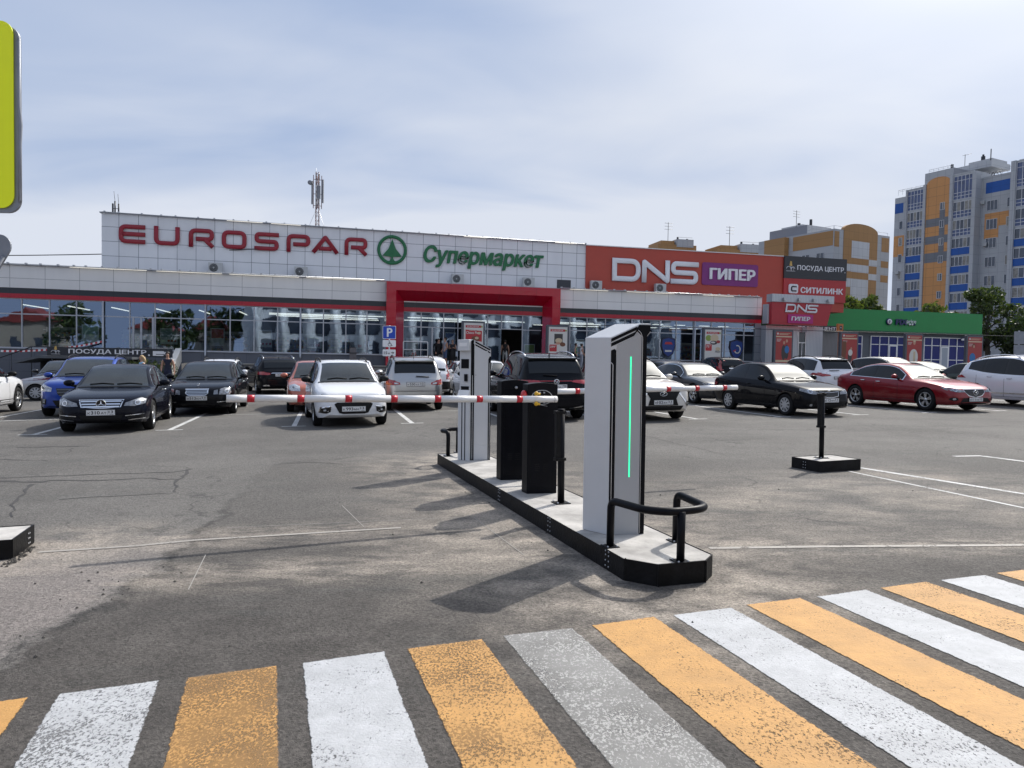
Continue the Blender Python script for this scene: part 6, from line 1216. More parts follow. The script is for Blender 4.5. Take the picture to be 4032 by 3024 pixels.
PROF = {
 'sedan': dict(L=4.6, H=1.45, T=[(0, .50), (.03, .62), (.10, .71), (.25, .775), (.6, .85), (1.0, .905), (1.38, .945), (1.75, 1.18), (2.12, 1.375), (2.45, 1.44), (2.9, 1.45), (3.3, 1.41), (3.65, 1.285), (3.95, 1.11), (4.12, 1.035), (4.42, 1.0), (4.53, .95), (4.58, .82), (4.6, .66)],
   S=[(0, .47), (.08, .60), (.25, .72), (.8, .82), (1.5, .89), (2.4, .93), (3.4, .97), (4.1, .985), (4.45, .93), (4.57, .78), (4.6, .62)], cowl=1.36, wtop=2.18, rtop=3.28, rbot=4.02, A=1.62, C=3.86, split=[2.72], roofw=.70),
 'fast': dict(L=4.85, H=1.45, T=[(0, .50), (.03, .62), (.10, .70), (.3, .78), (.8, .89), (1.2, .945), (1.50, .975), (1.9, 1.20), (2.3, 1.385), (2.65, 1.44), (3.05, 1.45), (3.5, 1.40), (3.95, 1.25), (4.3, 1.11), (4.55, 1.06), (4.70, 1.035), (4.79, .96), (4.84, .8), (4.85, .66)],
   S=[(0, .47), (.08, .60), (.25, .72), (.9, .85), (1.6, .90), (2.6, .94), (3.6, .985), (4.4, 1.01), (4.72, .93), (4.83, .78), (4.85, .62)], cowl=1.48, wtop=2.34, rtop=3.5, rbot=4.28, A=1.85, C=4.0, split=[2.95, 3.68], roofw=.68),
 'hatch': dict(L=4.1, H=1.5, T=[(0, .50), (.03, .66), (.10, .76), (.25, .82), (.55, .90), (.85, .955), (1.05, .985), (1.4, 1.22), (1.75, 1.41), (2.05, 1.485), (2.6, 1.50), (3.2, 1.47), (3.62, 1.40), (3.80, 1.25), (3.95, 1.02), (4.04, .90), (4.08, .8), (4.1, .6)],
   S=[(0, .47), (.08, .62), (.25, .76), (.8, .87), (1.4, .93), (2.4, .96), (3.4, 1.0), (3.8, .98), (4.02, .85), (4.1, .57)], cowl=1.04, wtop=1.80, rtop=3.64, rbot=3.93, A=1.30, C=3.62, split=[2.22, 3.15], roofw=.72),
 'suv': dict(L=4.5, H=1.66, T=[(0, .62), (.03, .80), (.08, .90), (.22, .965), (.6, 1.02), (1.0, 1.065), (1.22, 1.09), (1.6, 1.33), (1.98, 1.555), (2.3, 1.635), (2.9, 1.66), (3.5, 1.63), (4.02, 1.54), (4.14, 1.44), (4.30, 1.14), (4.38, 1.02), (4.45, .95), (4.49, .78), (4.5, .62)],
   S=[(0, .58), (.07, .74), (.2, .86), (.8, .96), (1.5, 1.0), (2.6, 1.04), (3.6, 1.08), (4.15, 1.05), (4.4, .9), (4.5, .58)], cowl=1.21, wtop=2.04, rtop=4.03, rbot=4.31, A=1.50, C=4.0, split=[2.46, 3.38], roofw=.73)}
SIDES = [None]
PROF['cuv'] = dict(L=4.7, H=1.68, T=[(0, .62), (.03, .78), (.08, .88), (.22, .95), (.6, 1.01), (1.0, 1.06), (1.28, 1.09), (1.7, 1.34), (2.1, 1.57), (2.45, 1.655), (2.9, 1.68), (3.4, 1.655), (3.9, 1.57), (4.2, 1.47), (4.36, 1.28), (4.50, 1.08), (4.60, 1.01), (4.67, .90), (4.695, .76), (4.7, .62)],
   S=[(0, .58), (.07, .74), (.2, .86), (.8, .96), (1.5, 1.0), (2.6, 1.04), (3.4, 1.10), (3.9, 1.18), (4.2, 1.20), (4.45, 1.0), (4.6, .88), (4.7, .58)], cowl=1.27, wtop=2.18, rtop=4.15, rbot=4.47, A=1.58, C=4.02, split=[2.62, 3.42], roofw=.70)
def decal(bvh, poly, proj, cell, off, m, mb, mirror=False):
    """polygon draped over the body along a projection axis"""
    n = len(poly); us = [p[0] for p in poly]; vs = [p[1] for p in poly]; pts = []
    for i in range(n):
        a, b = Vector(poly[i]), Vector(poly[(i + 1) % n]); k = max(1, int((b - a).length / cell[0])); pts += [tuple(a + (b - a) * (j / k)) for j in range(k)]
    E_ = [(i, (i + 1) % len(pts)) for i in range(len(pts))]; nb = len(pts); u = min(us) + cell[0] / 2
    def inside(x, y):
        c = False
        for i in range(n):
            x1, y1 = poly[i]; x2, y2 = poly[(i + 1) % n]
            if (y1 > y) != (y2 > y) and x < (x2 - x1) * (y - y1) / (y2 - y1) + x1: c = not c
        return c
    while u < max(us):
        v = min(vs) + cell[1] / 2
        while v < max(vs):
            if inside(u, v) and min((Vector((u, v)) - Vector(p)).length for p in pts[:nb]) > cell[0] * .35: pts.append((u, v))
            v += cell[1]
        u += cell[0]
    r_ = geometry.delaunay_2d_cdt([Vector(p) for p in pts], E_, [], 1, 1e-5); V, F = r_[0], r_[2]
    for sg in ((SIDES[0],) if (mirror and SIDES[0]) else (1, -1) if mirror else (1,)):
        out = []
        for p in V:
            if proj == 'f': o, d = Vector((9, p.x * sg, p.y)), Vector((-1, 0, 0))
            elif proj == 'r': o, d = Vector((-9, p.x * sg, p.y)), Vector((1, 0, 0))
            elif proj == 't': o, d = Vector((p.x, p.y * sg, 9)), Vector((0, 0, -1))
            else: o, d = Vector((p.x, 9 * sg, p.y)), Vector((0, -sg, 0))
            h = bvh.ray_cast(o, d)
            if h[0] is None: h = bvh.find_nearest(o + d * 8.0 if proj in 'fr' else o + d * 8.2)
            nn_ = h[1] if h[1].dot(d) < 0 else -h[1]; out.append(h[0] + nn_ * off)
        mb.add(out, F, m, True)
CARN = [0]
def car(lab, cat, body, pm, L, W, H, wb, fo, xy, theta, anchor=None, wr=.32, rim='5', name='car', group='parked cars', front=None, rear=None, plate=None, plate_r=None, rails=False, clad=False, chrome=False, mirror=None, vents=False, far=False, trim=None, split=None, spoiler=False, strip_=None, rq=None, handles=True):
    """theta: degrees the nose is turned from straight towards the camera (-y) to the picture's +x side"""
    Pf = PROF[body]; kx = L / Pf['L']; kz = H / Pf['H']
    T_ = pch([(a * kx, b * kz) for a, b in Pf['T']]); S_ = pch([(a * kx, b * kz) for a, b in Pf['S']]); hw = W / 2
    gc = .19 * kz * (1.15 if body in ('suv', 'cuv') else 1)
    B_ = pch([(0, gc + .10), (.12, gc + .03), (.6, gc), (L - .6, gc), (L - .15, gc + .05), (L, gc + .15)])
    W_ = pch([(0, .66), (.04, .74), (.12, .83), (.3, .92), (.65, .975), (1.2, 1), (L - 1.3, 1), (L - .7, .975), (L - .3, .92), (L - .1, .84), (L - .03, .77), (L, .70)])
    ds = [0, .015, .04, .08, .13, .2, .3, .42, .55, .7]; x = .85
    while x < L - .75: ds.append(x); x += .11
    ds += [L - q for q in (.7, .55, .42, .3, .2, .13, .08, .04, .015, 0)]
    xf = wb / 2 + fo
    def sec(d):
        t, b, w_ = T_(d), B_(d), W_(d) * hw; s = min(S_(d), t - .015); g = max(0, min(1, (t - s - .04 * kz) / (.38 * kz))); wr_ = w_ * .86 * (1 - g) + hw * Pf['roofw'] * g; e = .02 + .045 * g
        return [(0, b), (w_ * .7, b), (w_ * .93, b + .015), (w_ * .985, b + .10 * kz), (w_ * 1.0, b + .42 * (s - b)), (w_ * .992, b + .74 * (s - b)), (w_ * .975, s - .035), (w_ * .945, s + .004), (w_ * .945 + (wr_ - w_ * .945) * .33, s + (t - e - s) * .36), (w_ * .945 + (wr_ - w_ * .945) * .68, s + (t - e - s) * .72), (wr_, t - e), (wr_ * .93, t - e * .42), (wr_ * .62, t - e * .08), (0, t)]
    def edge(d): return sec(d)[10][0]
    vs = []; M_ = 14
    for d in ds:
        q = sec(d); ring = q + [(-y, z) for y, z in reversed(q[1:-1])]; vs += [(xf - d, y, z) for y, z in ring]
    k = 2 * M_ - 2; fs = [(i * k + j, i * k + (j + 1) % k, (i + 1) * k + (j + 1) % k, (i + 1) * k + j) for i in range(len(ds) - 1) for j in range(k)] + [tuple(reversed(range(k))), tuple((len(ds) - 1) * k + j for j in range(k))]
    root = thing(name, lab, cat, None, group)
    mb = MB(); mb.add(vs, fs, 0, True); bo = mb.build('body', [pm, CWELL], root); bvh = BVHTree.FromPolygons([Vector(v) for v in vs], fs)
    cu = MB()
    for ax in (wb / 2, -wb / 2):
        for sg in (1, -1): cu.lathe([(0.001, -.17), (wr * 1.12, -.17), (wr * 1.12, .30), (0.001, .30)], 28, 1, T((ax, sg * (hw - .05) if sg > 0 else sg * (hw - .05), wr * 1.0)) @ (RZ(0) if sg > 0 else RZ(PI)), False)
    co = cu.build('cut', [pm, CWELL]); bd = bo.modifiers.new('arches', 'BOOLEAN'); bd.object = co; bd.operation = 'DIFFERENCE'; bd.solver = 'EXACT'
    bpy.context.view_layer.update(); nm = bpy.data.meshes.new_from_object(bo.evaluated_get(bpy.context.evaluated_depsgraph_get())); bo.modifiers.clear(); om = bo.data; bo.data = nm; bpy.data.meshes.remove(om); bpy.data.objects.remove(co)
    try: nm.set_sharp_from_angle(angle=R(38))
    except Exception: pass
    X = lambda d: xf - d
    # wheels
    ma, mr_ = wheel_meshes(wr, rim)
    for ax in (wb / 2, -wb / 2):
        for sg in (1, -1):
            wo_ = bpy.data.objects.new('wheel', ma); col.objects.link(wo_); wo_.parent = root; wo_.matrix_local = T((ax, sg * (hw - .115), wr)) @ RZ(PI if sg > 0 else 0)
            ro = bpy.data.objects.new('rim', mr_); col.objects.link(ro); ro.parent = wo_
    A, C = Pf['A'] * kx, Pf['C'] * kx; spl = [s * kx for s in (split or Pf['split'])]
    def dlo(a, c, grow=0.0):
        n = 14; up = []; dn = []
        for i in range(n + 1):
            d = a + (c - a) * i / n; lo = S_(d) + .028 - grow; hi = T_(d) - .085 * kz + grow
            if hi - lo > .01: up.append((X(d), hi)); dn.append((X(d), lo))
        return up + dn[::-1]
    def pair(p, pr, cell, off, nm_, m):
        for sg in (1, -1): SIDES[0] = sg; mb = MB(); decal(bvh, p, pr, cell, off, 0, mb, True); mb.build(nm_, m, root)
        SIDES[0] = None
    if chrome: pair(dlo(A - .05, C + .06, .022), 's', (.09, .09), .003, 'window_trim', CHROME)
    pair(dlo(A - .01, C + .02, .006), 's', (.09, .09), .006, 'window_surround', CGB)
    ed_ = [A] + spl + [C]
    for i in range(len(ed_) - 1):
        p = dlo(ed_[i] + (.0 if i == 0 else .035), ed_[i + 1] - (.0 if i == len(ed_) - 2 else .035), -.004)
        if len(p) > 5: pair(p, 's', (.08, .08), .010, 'side_window', CGL)
    def topwin(d0, d1, nm_, m, ins=.06, cell=(.05, .12)):
        n = 5; L1 = [(X(d0 + (d1 - d0) * i / n), edge(d0 + (d1 - d0) * i / n) - ins) for i in range(n + 1)]; mb = MB(); decal(bvh, L1 + [(x, -y) for x, y in reversed(L1)], 't', cell, .008, 0, mb); mb.build(nm_, m, root)
    topwin(Pf['cowl'] * kx + .05, Pf['wtop'] * kx - .02, 'windscreen', WGL, .07)
    topwin(Pf['cowl'] * kx - .05, Pf['cowl'] * kx + .045, 'cowl', CBK, .03)
    r0, r1 = Pf['rtop'] * kx, Pf['rbot'] * kx
    if rq: r0, r1 = r0 + rq[0], r1 + rq[1]
    topwin(r0 + .03, r1 - .02, 'rear_window', CGL, .06, (.03, .12) if body in ('suv', 'hatch', 'cuv') else (.05, .12))
    if not far:
        mb = MB(); dw = Pf['cowl'] * kx + .10
        for y0, y1 in ((.05, .62), (-.55, -.02)):
            mb = MB(); pp = []
            for t in (0, .5, 1): y = (y0 + (y1 - y0) * t) * hw; h = bvh.ray_cast(Vector((X(dw + .04 * math.sin(t * 3)), y, 9)), Vector((0, 0, -1))); pp.append(h[0] + Vector((0, 0, .022)))
            mb.tube(pp, .010, 5); mb.build('wiper', CBK, root)
        # shut lines and handles
        mb = MB()
        for s in [A + .12] + [q for q in spl[:1]] + [min(C - .35, L - fo - (L - wb - fo) - .0 if False else C - .3)]:
            p = [(X(s) - .005, B_(s) + .10), (X(s) + .005, B_(s) + .10), (X(s) + .005, S_(s) - .02), (X(s) - .005, S_(s) - .02)]; decal(bvh, p, 's', (.12, .12), .003, 0, mb, True)
        for z0 in (.0,): decal(bvh, [(X(.95), B_(1) + .115), (X(L - 1.0), B_(1) + .115), (X(L - 1.0), B_(1) + .105), (X(.95), B_(1) + .105)], 's', (.2, .1), .003, 0, mb, True)
        mb.build('door_gap', CWELL, root)
        if handles:
            for s in (spl[0] - .18, (C if len(spl) < 2 else spl[1]) - .25):
                for sg in (1, -1):
                    mb = MB(); h = bvh.ray_cast(Vector((X(s), 9 * sg, S_(s) - .10)), Vector((0, -sg, 0)))[0]
                    if h: mb.tube([h + Vector((.09, 0, 0)), h + Vector((.06, .03 * sg, 0)), h + Vector((-.06, .03 * sg, 0)), h + Vector((-.09, 0, 0))], .013, 6, 0)
                    mb.build('door_handle', CHROME if chrome else pm, root)
    for sg in (1, -1):
        mb = MB(); d = A + .16; z = S_(d) + .09; y = sec(d)[7][0]
        mb.ell((X(d), sg * (y + .13), z + .02), .075, .115, .075, 0, 12, 8); mb.tube([(X(d) , sg * (y - .02), z - .05), (X(d), sg * (y + .08), z - .03)], .03, 6, 1); mb.build('mirror', [mirror or pm, CBK], root)
    # front
    fz = T_(.10)
    F = dict(kind='plain'); F.update(front or {})
    def fr(poly, m, nm_, off=.008, mir=False, cell=(.06, .05), pr='f'):
        if mir: return pair(poly, pr, cell, off, nm_, m)
        mb = MB(); decal(bvh, poly, pr, cell, off, 0, mb, mir); return mb.build(nm_, m, root)
    if True:
        hl = F.get('lamp', [(.50, .62), (.56, .70), (.86, .76), (.90, .70), (.84, .63)])
        poly = [(y * hw, z * kz) for y, z in hl]
        for sg in (1, -1): fr([(y * sg, z) for y, z in poly], F.get('lampm', LENS), 'headlight', .009)
        if not far:
            c = (sum(p[0] for p in poly) / len(poly), sum(p[1] for p in poly) / len(poly))
            for sg in (1, -1): fr([(sg * (c[0] + .03) + .050 * math.cos(a), c[1] + .050 * math.sin(a)) for a in [i * PI / 6 for i in range(12)]], CHROME, 'headlight_lens', .014, cell=(.03, .03)); fr([(sg * (c[0] + .03) + .034 * math.cos(a), c[1] + .034 * math.sin(a)) for a in [i * PI / 6 for i in range(12)]], LENSD, 'projector_lens', .017, cell=(.03, .03))
        gp = [(y * hw, z * kz) for y, z in F.get('grille', [(-.42, .70), (.42, .70), (.36, .58), (-.36, .58)])]
        if F.get('gchrome'): cx_ = sum(p[0] for p in gp) / len(gp); cz_ = sum(p[1] for p in gp) / len(gp); fr([(cx_ + (p[0] - cx_) * 1.06, cz_ + (p[1] - cz_) * 1.16) for p in gp], CHROME, 'grille_frame', .007)
        go = fr(gp, F.get('gm', CGB), 'grille', .011)
        za = min(p[1] for p in gp); zb_ = max(p[1] for p in gp); nb_ = F.get('bars', 0)
        if nb_:
            mb = MB()
            for i in range(nb_):
                z = za + (zb_ - za) * (i + .5) / nb_ if nb_ > 1 else (za + zb_) / 2; xs_ = []
                for q in range(len(gp)):
                    (y1, z1), (y2, z2) = gp[q], gp[(q + 1) % len(gp)]
                    if (z1 > z) != (z2 > z): xs_.append(y1 + (y2 - y1) * (z - z1) / (z2 - z1))
                if len(xs_) == 2: a_, b_ = min(xs_) + .01, max(xs_) - .01; h = F.get('barw', .010); decal(bvh, [(a_, z - h), (b_, z - h), (b_, z + h), (a_, z + h)], 'f', (.1, .05), .02, 0, mb)
            mb.build('grille_bars', F.get('barm', CHROME), root)
        if 'intake' in F: fr([(y * hw, z * kz) for y, z in F['intake']], CBK, 'lower_intake', .008)
        for po in F.get('extra', []): fr([(y * hw, z * kz) for y, z in po[0]], po[1], po[2], po[3] if len(po) > 3 else .010, True)
        if 'fog' in F:
            y, z = F['fog']
            for sg in (1, -1): fr([(sg * y * hw + .085 * math.cos(a), z * kz + .05 * math.sin(a)) for a in [i * PI / 6 for i in range(12)]], CBK, 'fog_recess', .009, cell=(.04, .04)); fr([(sg * y * hw + .032 * math.cos(a), z * kz + .032 * math.sin(a)) for a in [i * PI / 5 for i in range(10)]], LENS, 'fog_lamp', .013, cell=(.03, .03))
        if 'emblem' in F:
            z, r, kind = F['emblem']; z *= kz; h = bvh.ray_cast(Vector((9, 0, z)), Vector((-1, 0, 0)))[0]; x = h.x + .028
            mb = MB()
            if kind == 'star':
                mb.prism([(r * .97 * math.cos(i * PI / 12), z + r * .97 * math.sin(i * PI / 12)) for i in range(24)], x - .012, x - .002, 'x', 1); mb.tube([(x, r * math.cos(i * PI / 12), z + r * math.sin(i * PI / 12)) for i in range(24)], r * .10, 6, 0, closed=True)
                for a in (90, 210, 330): ca, sa = math.cos(R(a)), math.sin(R(a)); mb.add([(x + .004, -sa * r * .13, z + ca * r * .13), (x + .012, 0, z), (x + .004, sa * r * .13, z - ca * r * .13), (x, ca * r * .95, z + sa * r * .95)], [(0, 1, 3), (1, 2, 3)], 0)
            elif kind == 'wing':
                mb.tube([(x, r * 1.15 * math.cos(i * PI / 12), z + r * math.sin(i * PI / 12)) for i in range(24)], r * .10, 6, 0, closed=True); mb.tube([(x, -r * 1.05, z + r * .25), (x, -r * .5, z + r * .30), (x, 0, z - r * .35), (x, r * .5, z + r * .30), (x, r * 1.05, z + r * .25)], r * .11, 6, 0)
            elif kind == 'boat': mb.tube([(x, r * 1.9 * math.cos(i * PI / 12), z + r * math.sin(i * PI / 12)) for i in range(24)], r * .14, 6, 0, closed=True); mb.tube([(x, -r * .9, z - r * .3), (x, -r * .2, z - r * .3), (x, r * .1, z + r * .3), (x, r * .9, z + r * .25)], r * .14, 6, 0)
            else: mb.ell((x, 0, z), .012, r * 1.6, r, 0)
            mb.build('emblem', [CHROME, CGB], root)
        if 'hood_star' in F: h = bvh.ray_cast(Vector((X(.28), 0, 9)), Vector((0, 0, -1)))[0]; mb = MB(); mb.tube([(h.x, .035 * math.cos(a), h.z + .045 + .035 * math.sin(a)) for a in [i * PI / 8 for i in range(16)]], .005, 5, closed=True); mb.tube([(h.x, 0, h.z - .01), (h.x, 0, h.z + .04)], .006, 5); mb.build('hood_emblem', CHROME, root)
    def mkplate(txt, reg, z, front_):
        sg = 1 if front_ else -1; h = bvh.ray_cast(Vector((9 * sg, 0, z)), Vector((-sg, 0, 0)))[0]; mx = T((h.x + sg * .022, 0, z)) @ RZ(PI / 2 if front_ else -PI / 2)
        mb = MB(); mb.box(-.268, .268, -.004, .012, -.063, .063, 1, mx); mb.box(-.258, .258, -.007, -.0045, -.054, .054, 0, mx)
        if txt:
            l, d3, r2_ = txt[0], txt[1:4], txt[4:]; mb.text(l, -.235, -.190, -.034, .012, -.0085, 1, .012, depth=.003, mx=mx); mb.text(d3, -.175, -.015, -.036, .034, -.0085, 1, .014, depth=.003, mx=mx); mb.text(r2_, .0, .105, -.034, .012, -.0085, 1, .012, depth=.003, mx=mx)
            mb.box(.128, .131, -.009, -.006, -.05, .05, 1, mx)
            if reg: mb.text(reg, .145, .240 if len(reg) > 2 else .225, -.012, .040, -.0085, 1, .012, depth=.003, mx=mx); mb.box(.16, .235, -.009, -.006, -.040, -.032, 1, mx)
        mb.build('number_plate', [PLW, PLK], root)
    if plate: mkplate(plate[0], plate[1], plate[2] * kz, True)
    if plate_r: mkplate(plate_r[0], plate_r[1], plate_r[2] * kz, False)
    Rr_ = dict(); Rr_.update(rear or {})
    tl = Rr_.get('lamp', [(.52, .86), (.86, .92), (.93, .86), (.90, .74), (.55, .76)])
    for sg in (1, -1): fr([(y * hw * sg, z * kz) for y, z in tl], Rr_.get('lampm', TAIL), 'tail_light', .012, pr='r')
    if 'side' in Rr_ or body != 'suv' or True:
        q = Rr_.get('side', [(L - .02, .76), (L - .02, .88), (L - .28, .92), (L - .22, .80)]); fr([(X(d), z * kz) for d, z in q], Rr_.get('lampm', TAIL), 'tail_light', .010, True, pr='s')
    for po in Rr_.get('extra', []): fr([(y * hw, z * kz) for y, z in po[0]], po[1], po[2], po[3] if len(po) > 3 else .010, po[4] if len(po) > 4 else False, pr='r')
    if 'ring' in Rr_:
        z = Rr_['ring'] * kz; h = bvh.ray_cast(Vector((-9, 0, z)), Vector((1, 0, 0)))[0]; x = h.x - .03; mb = MB(); mb.tube([(x, .062 * math.cos(i * PI / 9), z + .062 * math.sin(i * PI / 9)) for i in range(18)], .010, 6, closed=True); mb.tube([(x, -.034, z + .038), (x, 0, z - .045), (x, .034, z + .038)], .011, 6); mb.build('emblem', CHROME, root)
    if Rr_.get('wiper'): h = [bvh.ray_cast(Vector((-9, y * hw, z * kz)), Vector((1, 0, 0)))[0] for y, z in Rr_['wiper']]; mb = MB(); mb.tube([p + Vector((-.03, 0, 0)) for p in h], .014, 6); mb.build('rear_wiper', CBK, root)
    if clad:
        mb = MB()
        for ax in (wb / 2, -wb / 2): ro_, ri_ = wr * 1.34, wr * 1.13; arc = [(ax + ro_ * math.cos(a), wr + ro_ * math.sin(a)) for a in [R(-8 + 196 * i / 16) for i in range(17)]]; inn_ = [(ax + ri_ * math.cos(a), wr + ri_ * math.sin(a)) for a in [R(188 - 196 * i / 16) for i in range(17)]]; decal(bvh, arc + inn_, 's', (.12, .12), .006, 0, mb, True)
        decal(bvh, [(wb / 2 - wr * 1.35, .40 * kz), (-wb / 2 + wr * 1.35, .40 * kz), (-wb / 2 + wr * 1.35, B_(2) + .03), (wb / 2 - wr * 1.35, B_(2) + .03)], 's', (.2, .1), .006, 0, mb, True)
        mb.build('wheel_arch_cladding', CBK, root)
    if trim: pair([(wb / 2 - wr * 1.3, trim), (-wb / 2 + wr * 1.3, trim), (-wb / 2 + wr * 1.3, trim - .03), (wb / 2 - wr * 1.3, trim - .03)], 's', (.2, .1), .009, 'door_moulding', CHROME)
    if strip_: pair([(X(a), z * kz) for a, z in strip_[0]], 's', (.15, .1), .005, 'stripe', strip_[1])
    if rails:
        for sg in (1, -1):
            a, b = Pf['wtop'] * kx + .1, Pf['rtop'] * kx - .15; mb = MB(); n = 9; pp = []
            for i in range(n): d = a + (b - a) * i / (n - 1); lift = .055 * (1 - abs(2 * i / (n - 1) - 1) ** 4) + .005; pp.append((X(d), sg * (edge(d) - .05), T_(d) - .02 + lift))
            mb.tube(pp, .018, 6); mb.build('roof_rail', CBK if rails == 1 else CHROME, root)
    if spoiler:
        d = Pf['rtop'] * kx; mb = MB(); e = edge(d) - .04; mb.add([(X(d - .15), -e, T_(d - .15) - .01), (X(d - .15), e, T_(d - .15) - .01), (X(d + .14), e * .94, T_(d - .15) - .05), (X(d + .14), -e * .94, T_(d - .15) - .05), (X(d - .1), -e, T_(d) - .06), (X(d - .1), e, T_(d) - .06), (X(d + .12), e * .94, T_(d - .15) - .085), (X(d + .12), -e * .94, T_(d - .15) - .085)], [(0, 1, 2, 3), (7, 6, 5, 4), (3, 2, 6, 7), (0, 3, 7, 4), (1, 5, 6, 2)], 0, False); mb.build('spoiler', pm if spoiler == 1 else CGB, root)
    # aerial
    d = Pf['rtop'] * kx - .25; mb = MB(); mb.tube([(X(d), 0, T_(d) - .01), (X(d) - .08, 0, T_(d) + (.07 if vents else .16))], [.022 if vents else .008, .004], 5); mb.build('aerial', CBK, root)
    psi = R(theta - 90); Rm = TILT @ RZ(psi)
    an = {'fl': (wb / 2, hw - .03), 'fr': (wb / 2, -hw + .03), 'rl': (-wb / 2, hw - .03), 'rr': (-wb / 2, -hw + .03), 'f': (xf, 0), 'r': (xf - L, 0), None: (0, 0)}[anchor]
    off = RZ(psi) @ Vector((an[0], an[1], 0)); cx_, cy_ = xy[0] - off.x, xy[1] - off.y
    root.matrix_world = at(cx_, cy_, psi); CARN[0] += 1
    return root
P_BLK = paintm('paint_black', (0.004, 0.0045, 0.007), 0, .25); P_BLK2 = paintm('paint_black_blue', (0.004, 0.005, 0.011), 0, .25); P_DKG = paintm('paint_dark_grey', (0.035, 0.037, 0.042), .6); P_BLU = paintm('paint_blue', (0.012, 0.05, 0.30), .4); P_COR = paintm('paint_coral', (0.48, 0.15, 0.10), .3); P_WHT = paintm('paint_white', (0.74, 0.75, 0.77)); P_SIL = paintm('paint_silver', (0.42, 0.42, 0.42), .75, .3)
P_CRM = paintm('paint_cream', (0.72, 0.69, 0.64), .05); P_RED = paintm('paint_red', (0.21, 0.005, 0.012), .35, .3); P_GRN = paintm('paint_dark_green', (0.02, 0.035, 0.03), .4); P_PRL = paintm('paint_pearl', (0.74, 0.75, 0.79), .1); P_BGE = paintm('paint_beige_silver', (0.46, 0.43, 0.38), .7); P_WAG = paintm('paint_white_metallic', (0.70, 0.715, 0.75), .1)
G_ = 'cars parked in the lot'
SLAT = mat('slot_chrome', (0.6, 0.61, 0.63), .2, 1.0)
# first row, facing the camera
car('black sedan with chrome barred grille and big round star emblem, plate К310АТ', 'car', 'sedan', P_BLK2, 4.6, 1.77, 1.415, 2.76, .82, (-7.84, 15.55), 19.0, 'fl', .325, '5d', 'parked_car', G_, chrome=True,
    front=dict(lamp=[(.47, .58), (.50, .645), (.80, .745), (.90, .71), (.88, .62), (.70, .575)], lampm=LENSD, grille=[(-.44, .70), (.44, .70), (.385, .565), (0, .54), (-.385, .565)], gchrome=True, bars=3, barw=.013, emblem=(.63, .088, 'star'), intake=[(-.46, .40), (.46, .40), (.38, .27), (-.38, .27)],
    extra=[([(.50, .395), (.86, .43), (.86, .33), (.55, .32)], CBK, 'side_intake'), ([(.50, .385), (.86, .415), (.86, .40), (.50, .368)], SLAT, 'light_strip', .016), ([(.55, .30), (.88, .325), (.88, .305), (.55, .285)], SLAT, 'bumper_trim', .014)]), plate=('К310АТ', '13', .45))
car('black sedan with upright chrome grille, plate М513КН, next to the arm tip', 'car', 'sedan', P_BLK, 4.87, 1.85, 1.47, 2.87, .85, (-7.80, 20.1), 15, 'fl', .33, '5', 'parked_car', G_, chrome=True,
    front=dict(lamp=[(.60, .56), (.62, .70), (.74, .745), (.86, .73), (.91, .62), (.86, .56)], lampm=LENSD, grille=[(-.30, .70), (.30, .70), (.29, .60), (.20, .535), (0, .52), (-.20, .535), (-.29, .60)], gchrome=True, bars=5, barw=.007, hood_star=1, intake=[(-.5, .33), (.5, .33), (.42, .24), (-.42, .24)],
    extra=[([(.45, .565), (.46, .665), (.56, .69), (.58, .57)], LENSD, 'inner_headlight', .009), ([(.55, .375), (.88, .40), (.88, .382), (.55, .357)], SLAT, 'light_strip', .014)]), plate=('М513КН', '13', .47))
car('white hatchback with roof rails, plate К993МН, behind the middle of the near arm', 'car', 'hatch', P_WHT, 4.05, 1.70, 1.53, 2.48, .78, (-3.03, 16.95), 20, 'fl', .295, '10', 'parked_car', G_, rails=1, mirror=CBK,
    front=dict(lamp=[(.48, .62), (.45, .665), (.80, .74), (.88, .70), (.86, .60)], grille=[(-.40, .655), (.40, .655), (.36, .61), (-.36, .61)], emblem=(.635, .03, 'dot'), intake=[(-.50, .525), (-.43, .56), (.43, .56), (.50, .525), (.38, .335), (.28, .31), (-.28, .31), (-.38, .335)],
    extra=[([(.60, .36), (.58, .49), (.84, .45), (.88, .34), (.70, .325)], CGB, 'fog_panel'), ([(.58, .475), (.585, .50), (.84, .46), (.88, .345), (.865, .34), (.82, .435)], CHROME, 'fog_trim', .014), ([(.70, .375), (.70, .41), (.76, .41), (.76, .375)], LENS, 'fog_lamp', .016)]), plate=('К993МН', '13', .42))
car('cream crossover with dark x shaped front, plate М102ВХ, behind the tall exit column', 'car', 'suv', P_CRM, 4.26, 1.785, 1.60, 2.635, .83, (4.41, 18.75), 15, 'fl', .335, '5d', 'parked_car', G_, rails=1, clad=True, mirror=P_CRM,
    front=dict(lamp=[(.50, .79), (.52, .85), (.84, .90), (.92, .86), (.86, .79)], grille=[(-.54, .80), (.54, .80), (.40, .60), (.46, .42), (-.46, .42), (-.40, .60)], gm=CBK, bars=0, emblem=(.715, .05, 'boat'), intake=[(-.62, .41), (.62, .41), (.55, .30), (-.55, .30)],
    extra=[([(.50, .74), (.58, .78), (.86, .76), (.88, .44), (.80, .40), (.66, .60)], P_CRM, 'bumper_wing', .012), ([(.48, .73), (.52, .75), (.655, .585), (.80, .395), (.77, .375), (.63, .56)], CHROME, 'chrome_boomerang', .016), ([(.72, .43), (.72, .52), (.86, .52), (.86, .43)], CBK, 'fog_panel', .015), ([(.76, .45), (.76, .50), (.82, .50), (.82, .45)], LENS, 'fog_lamp', .02)]), plate=('М102ВХ', '13', .50))
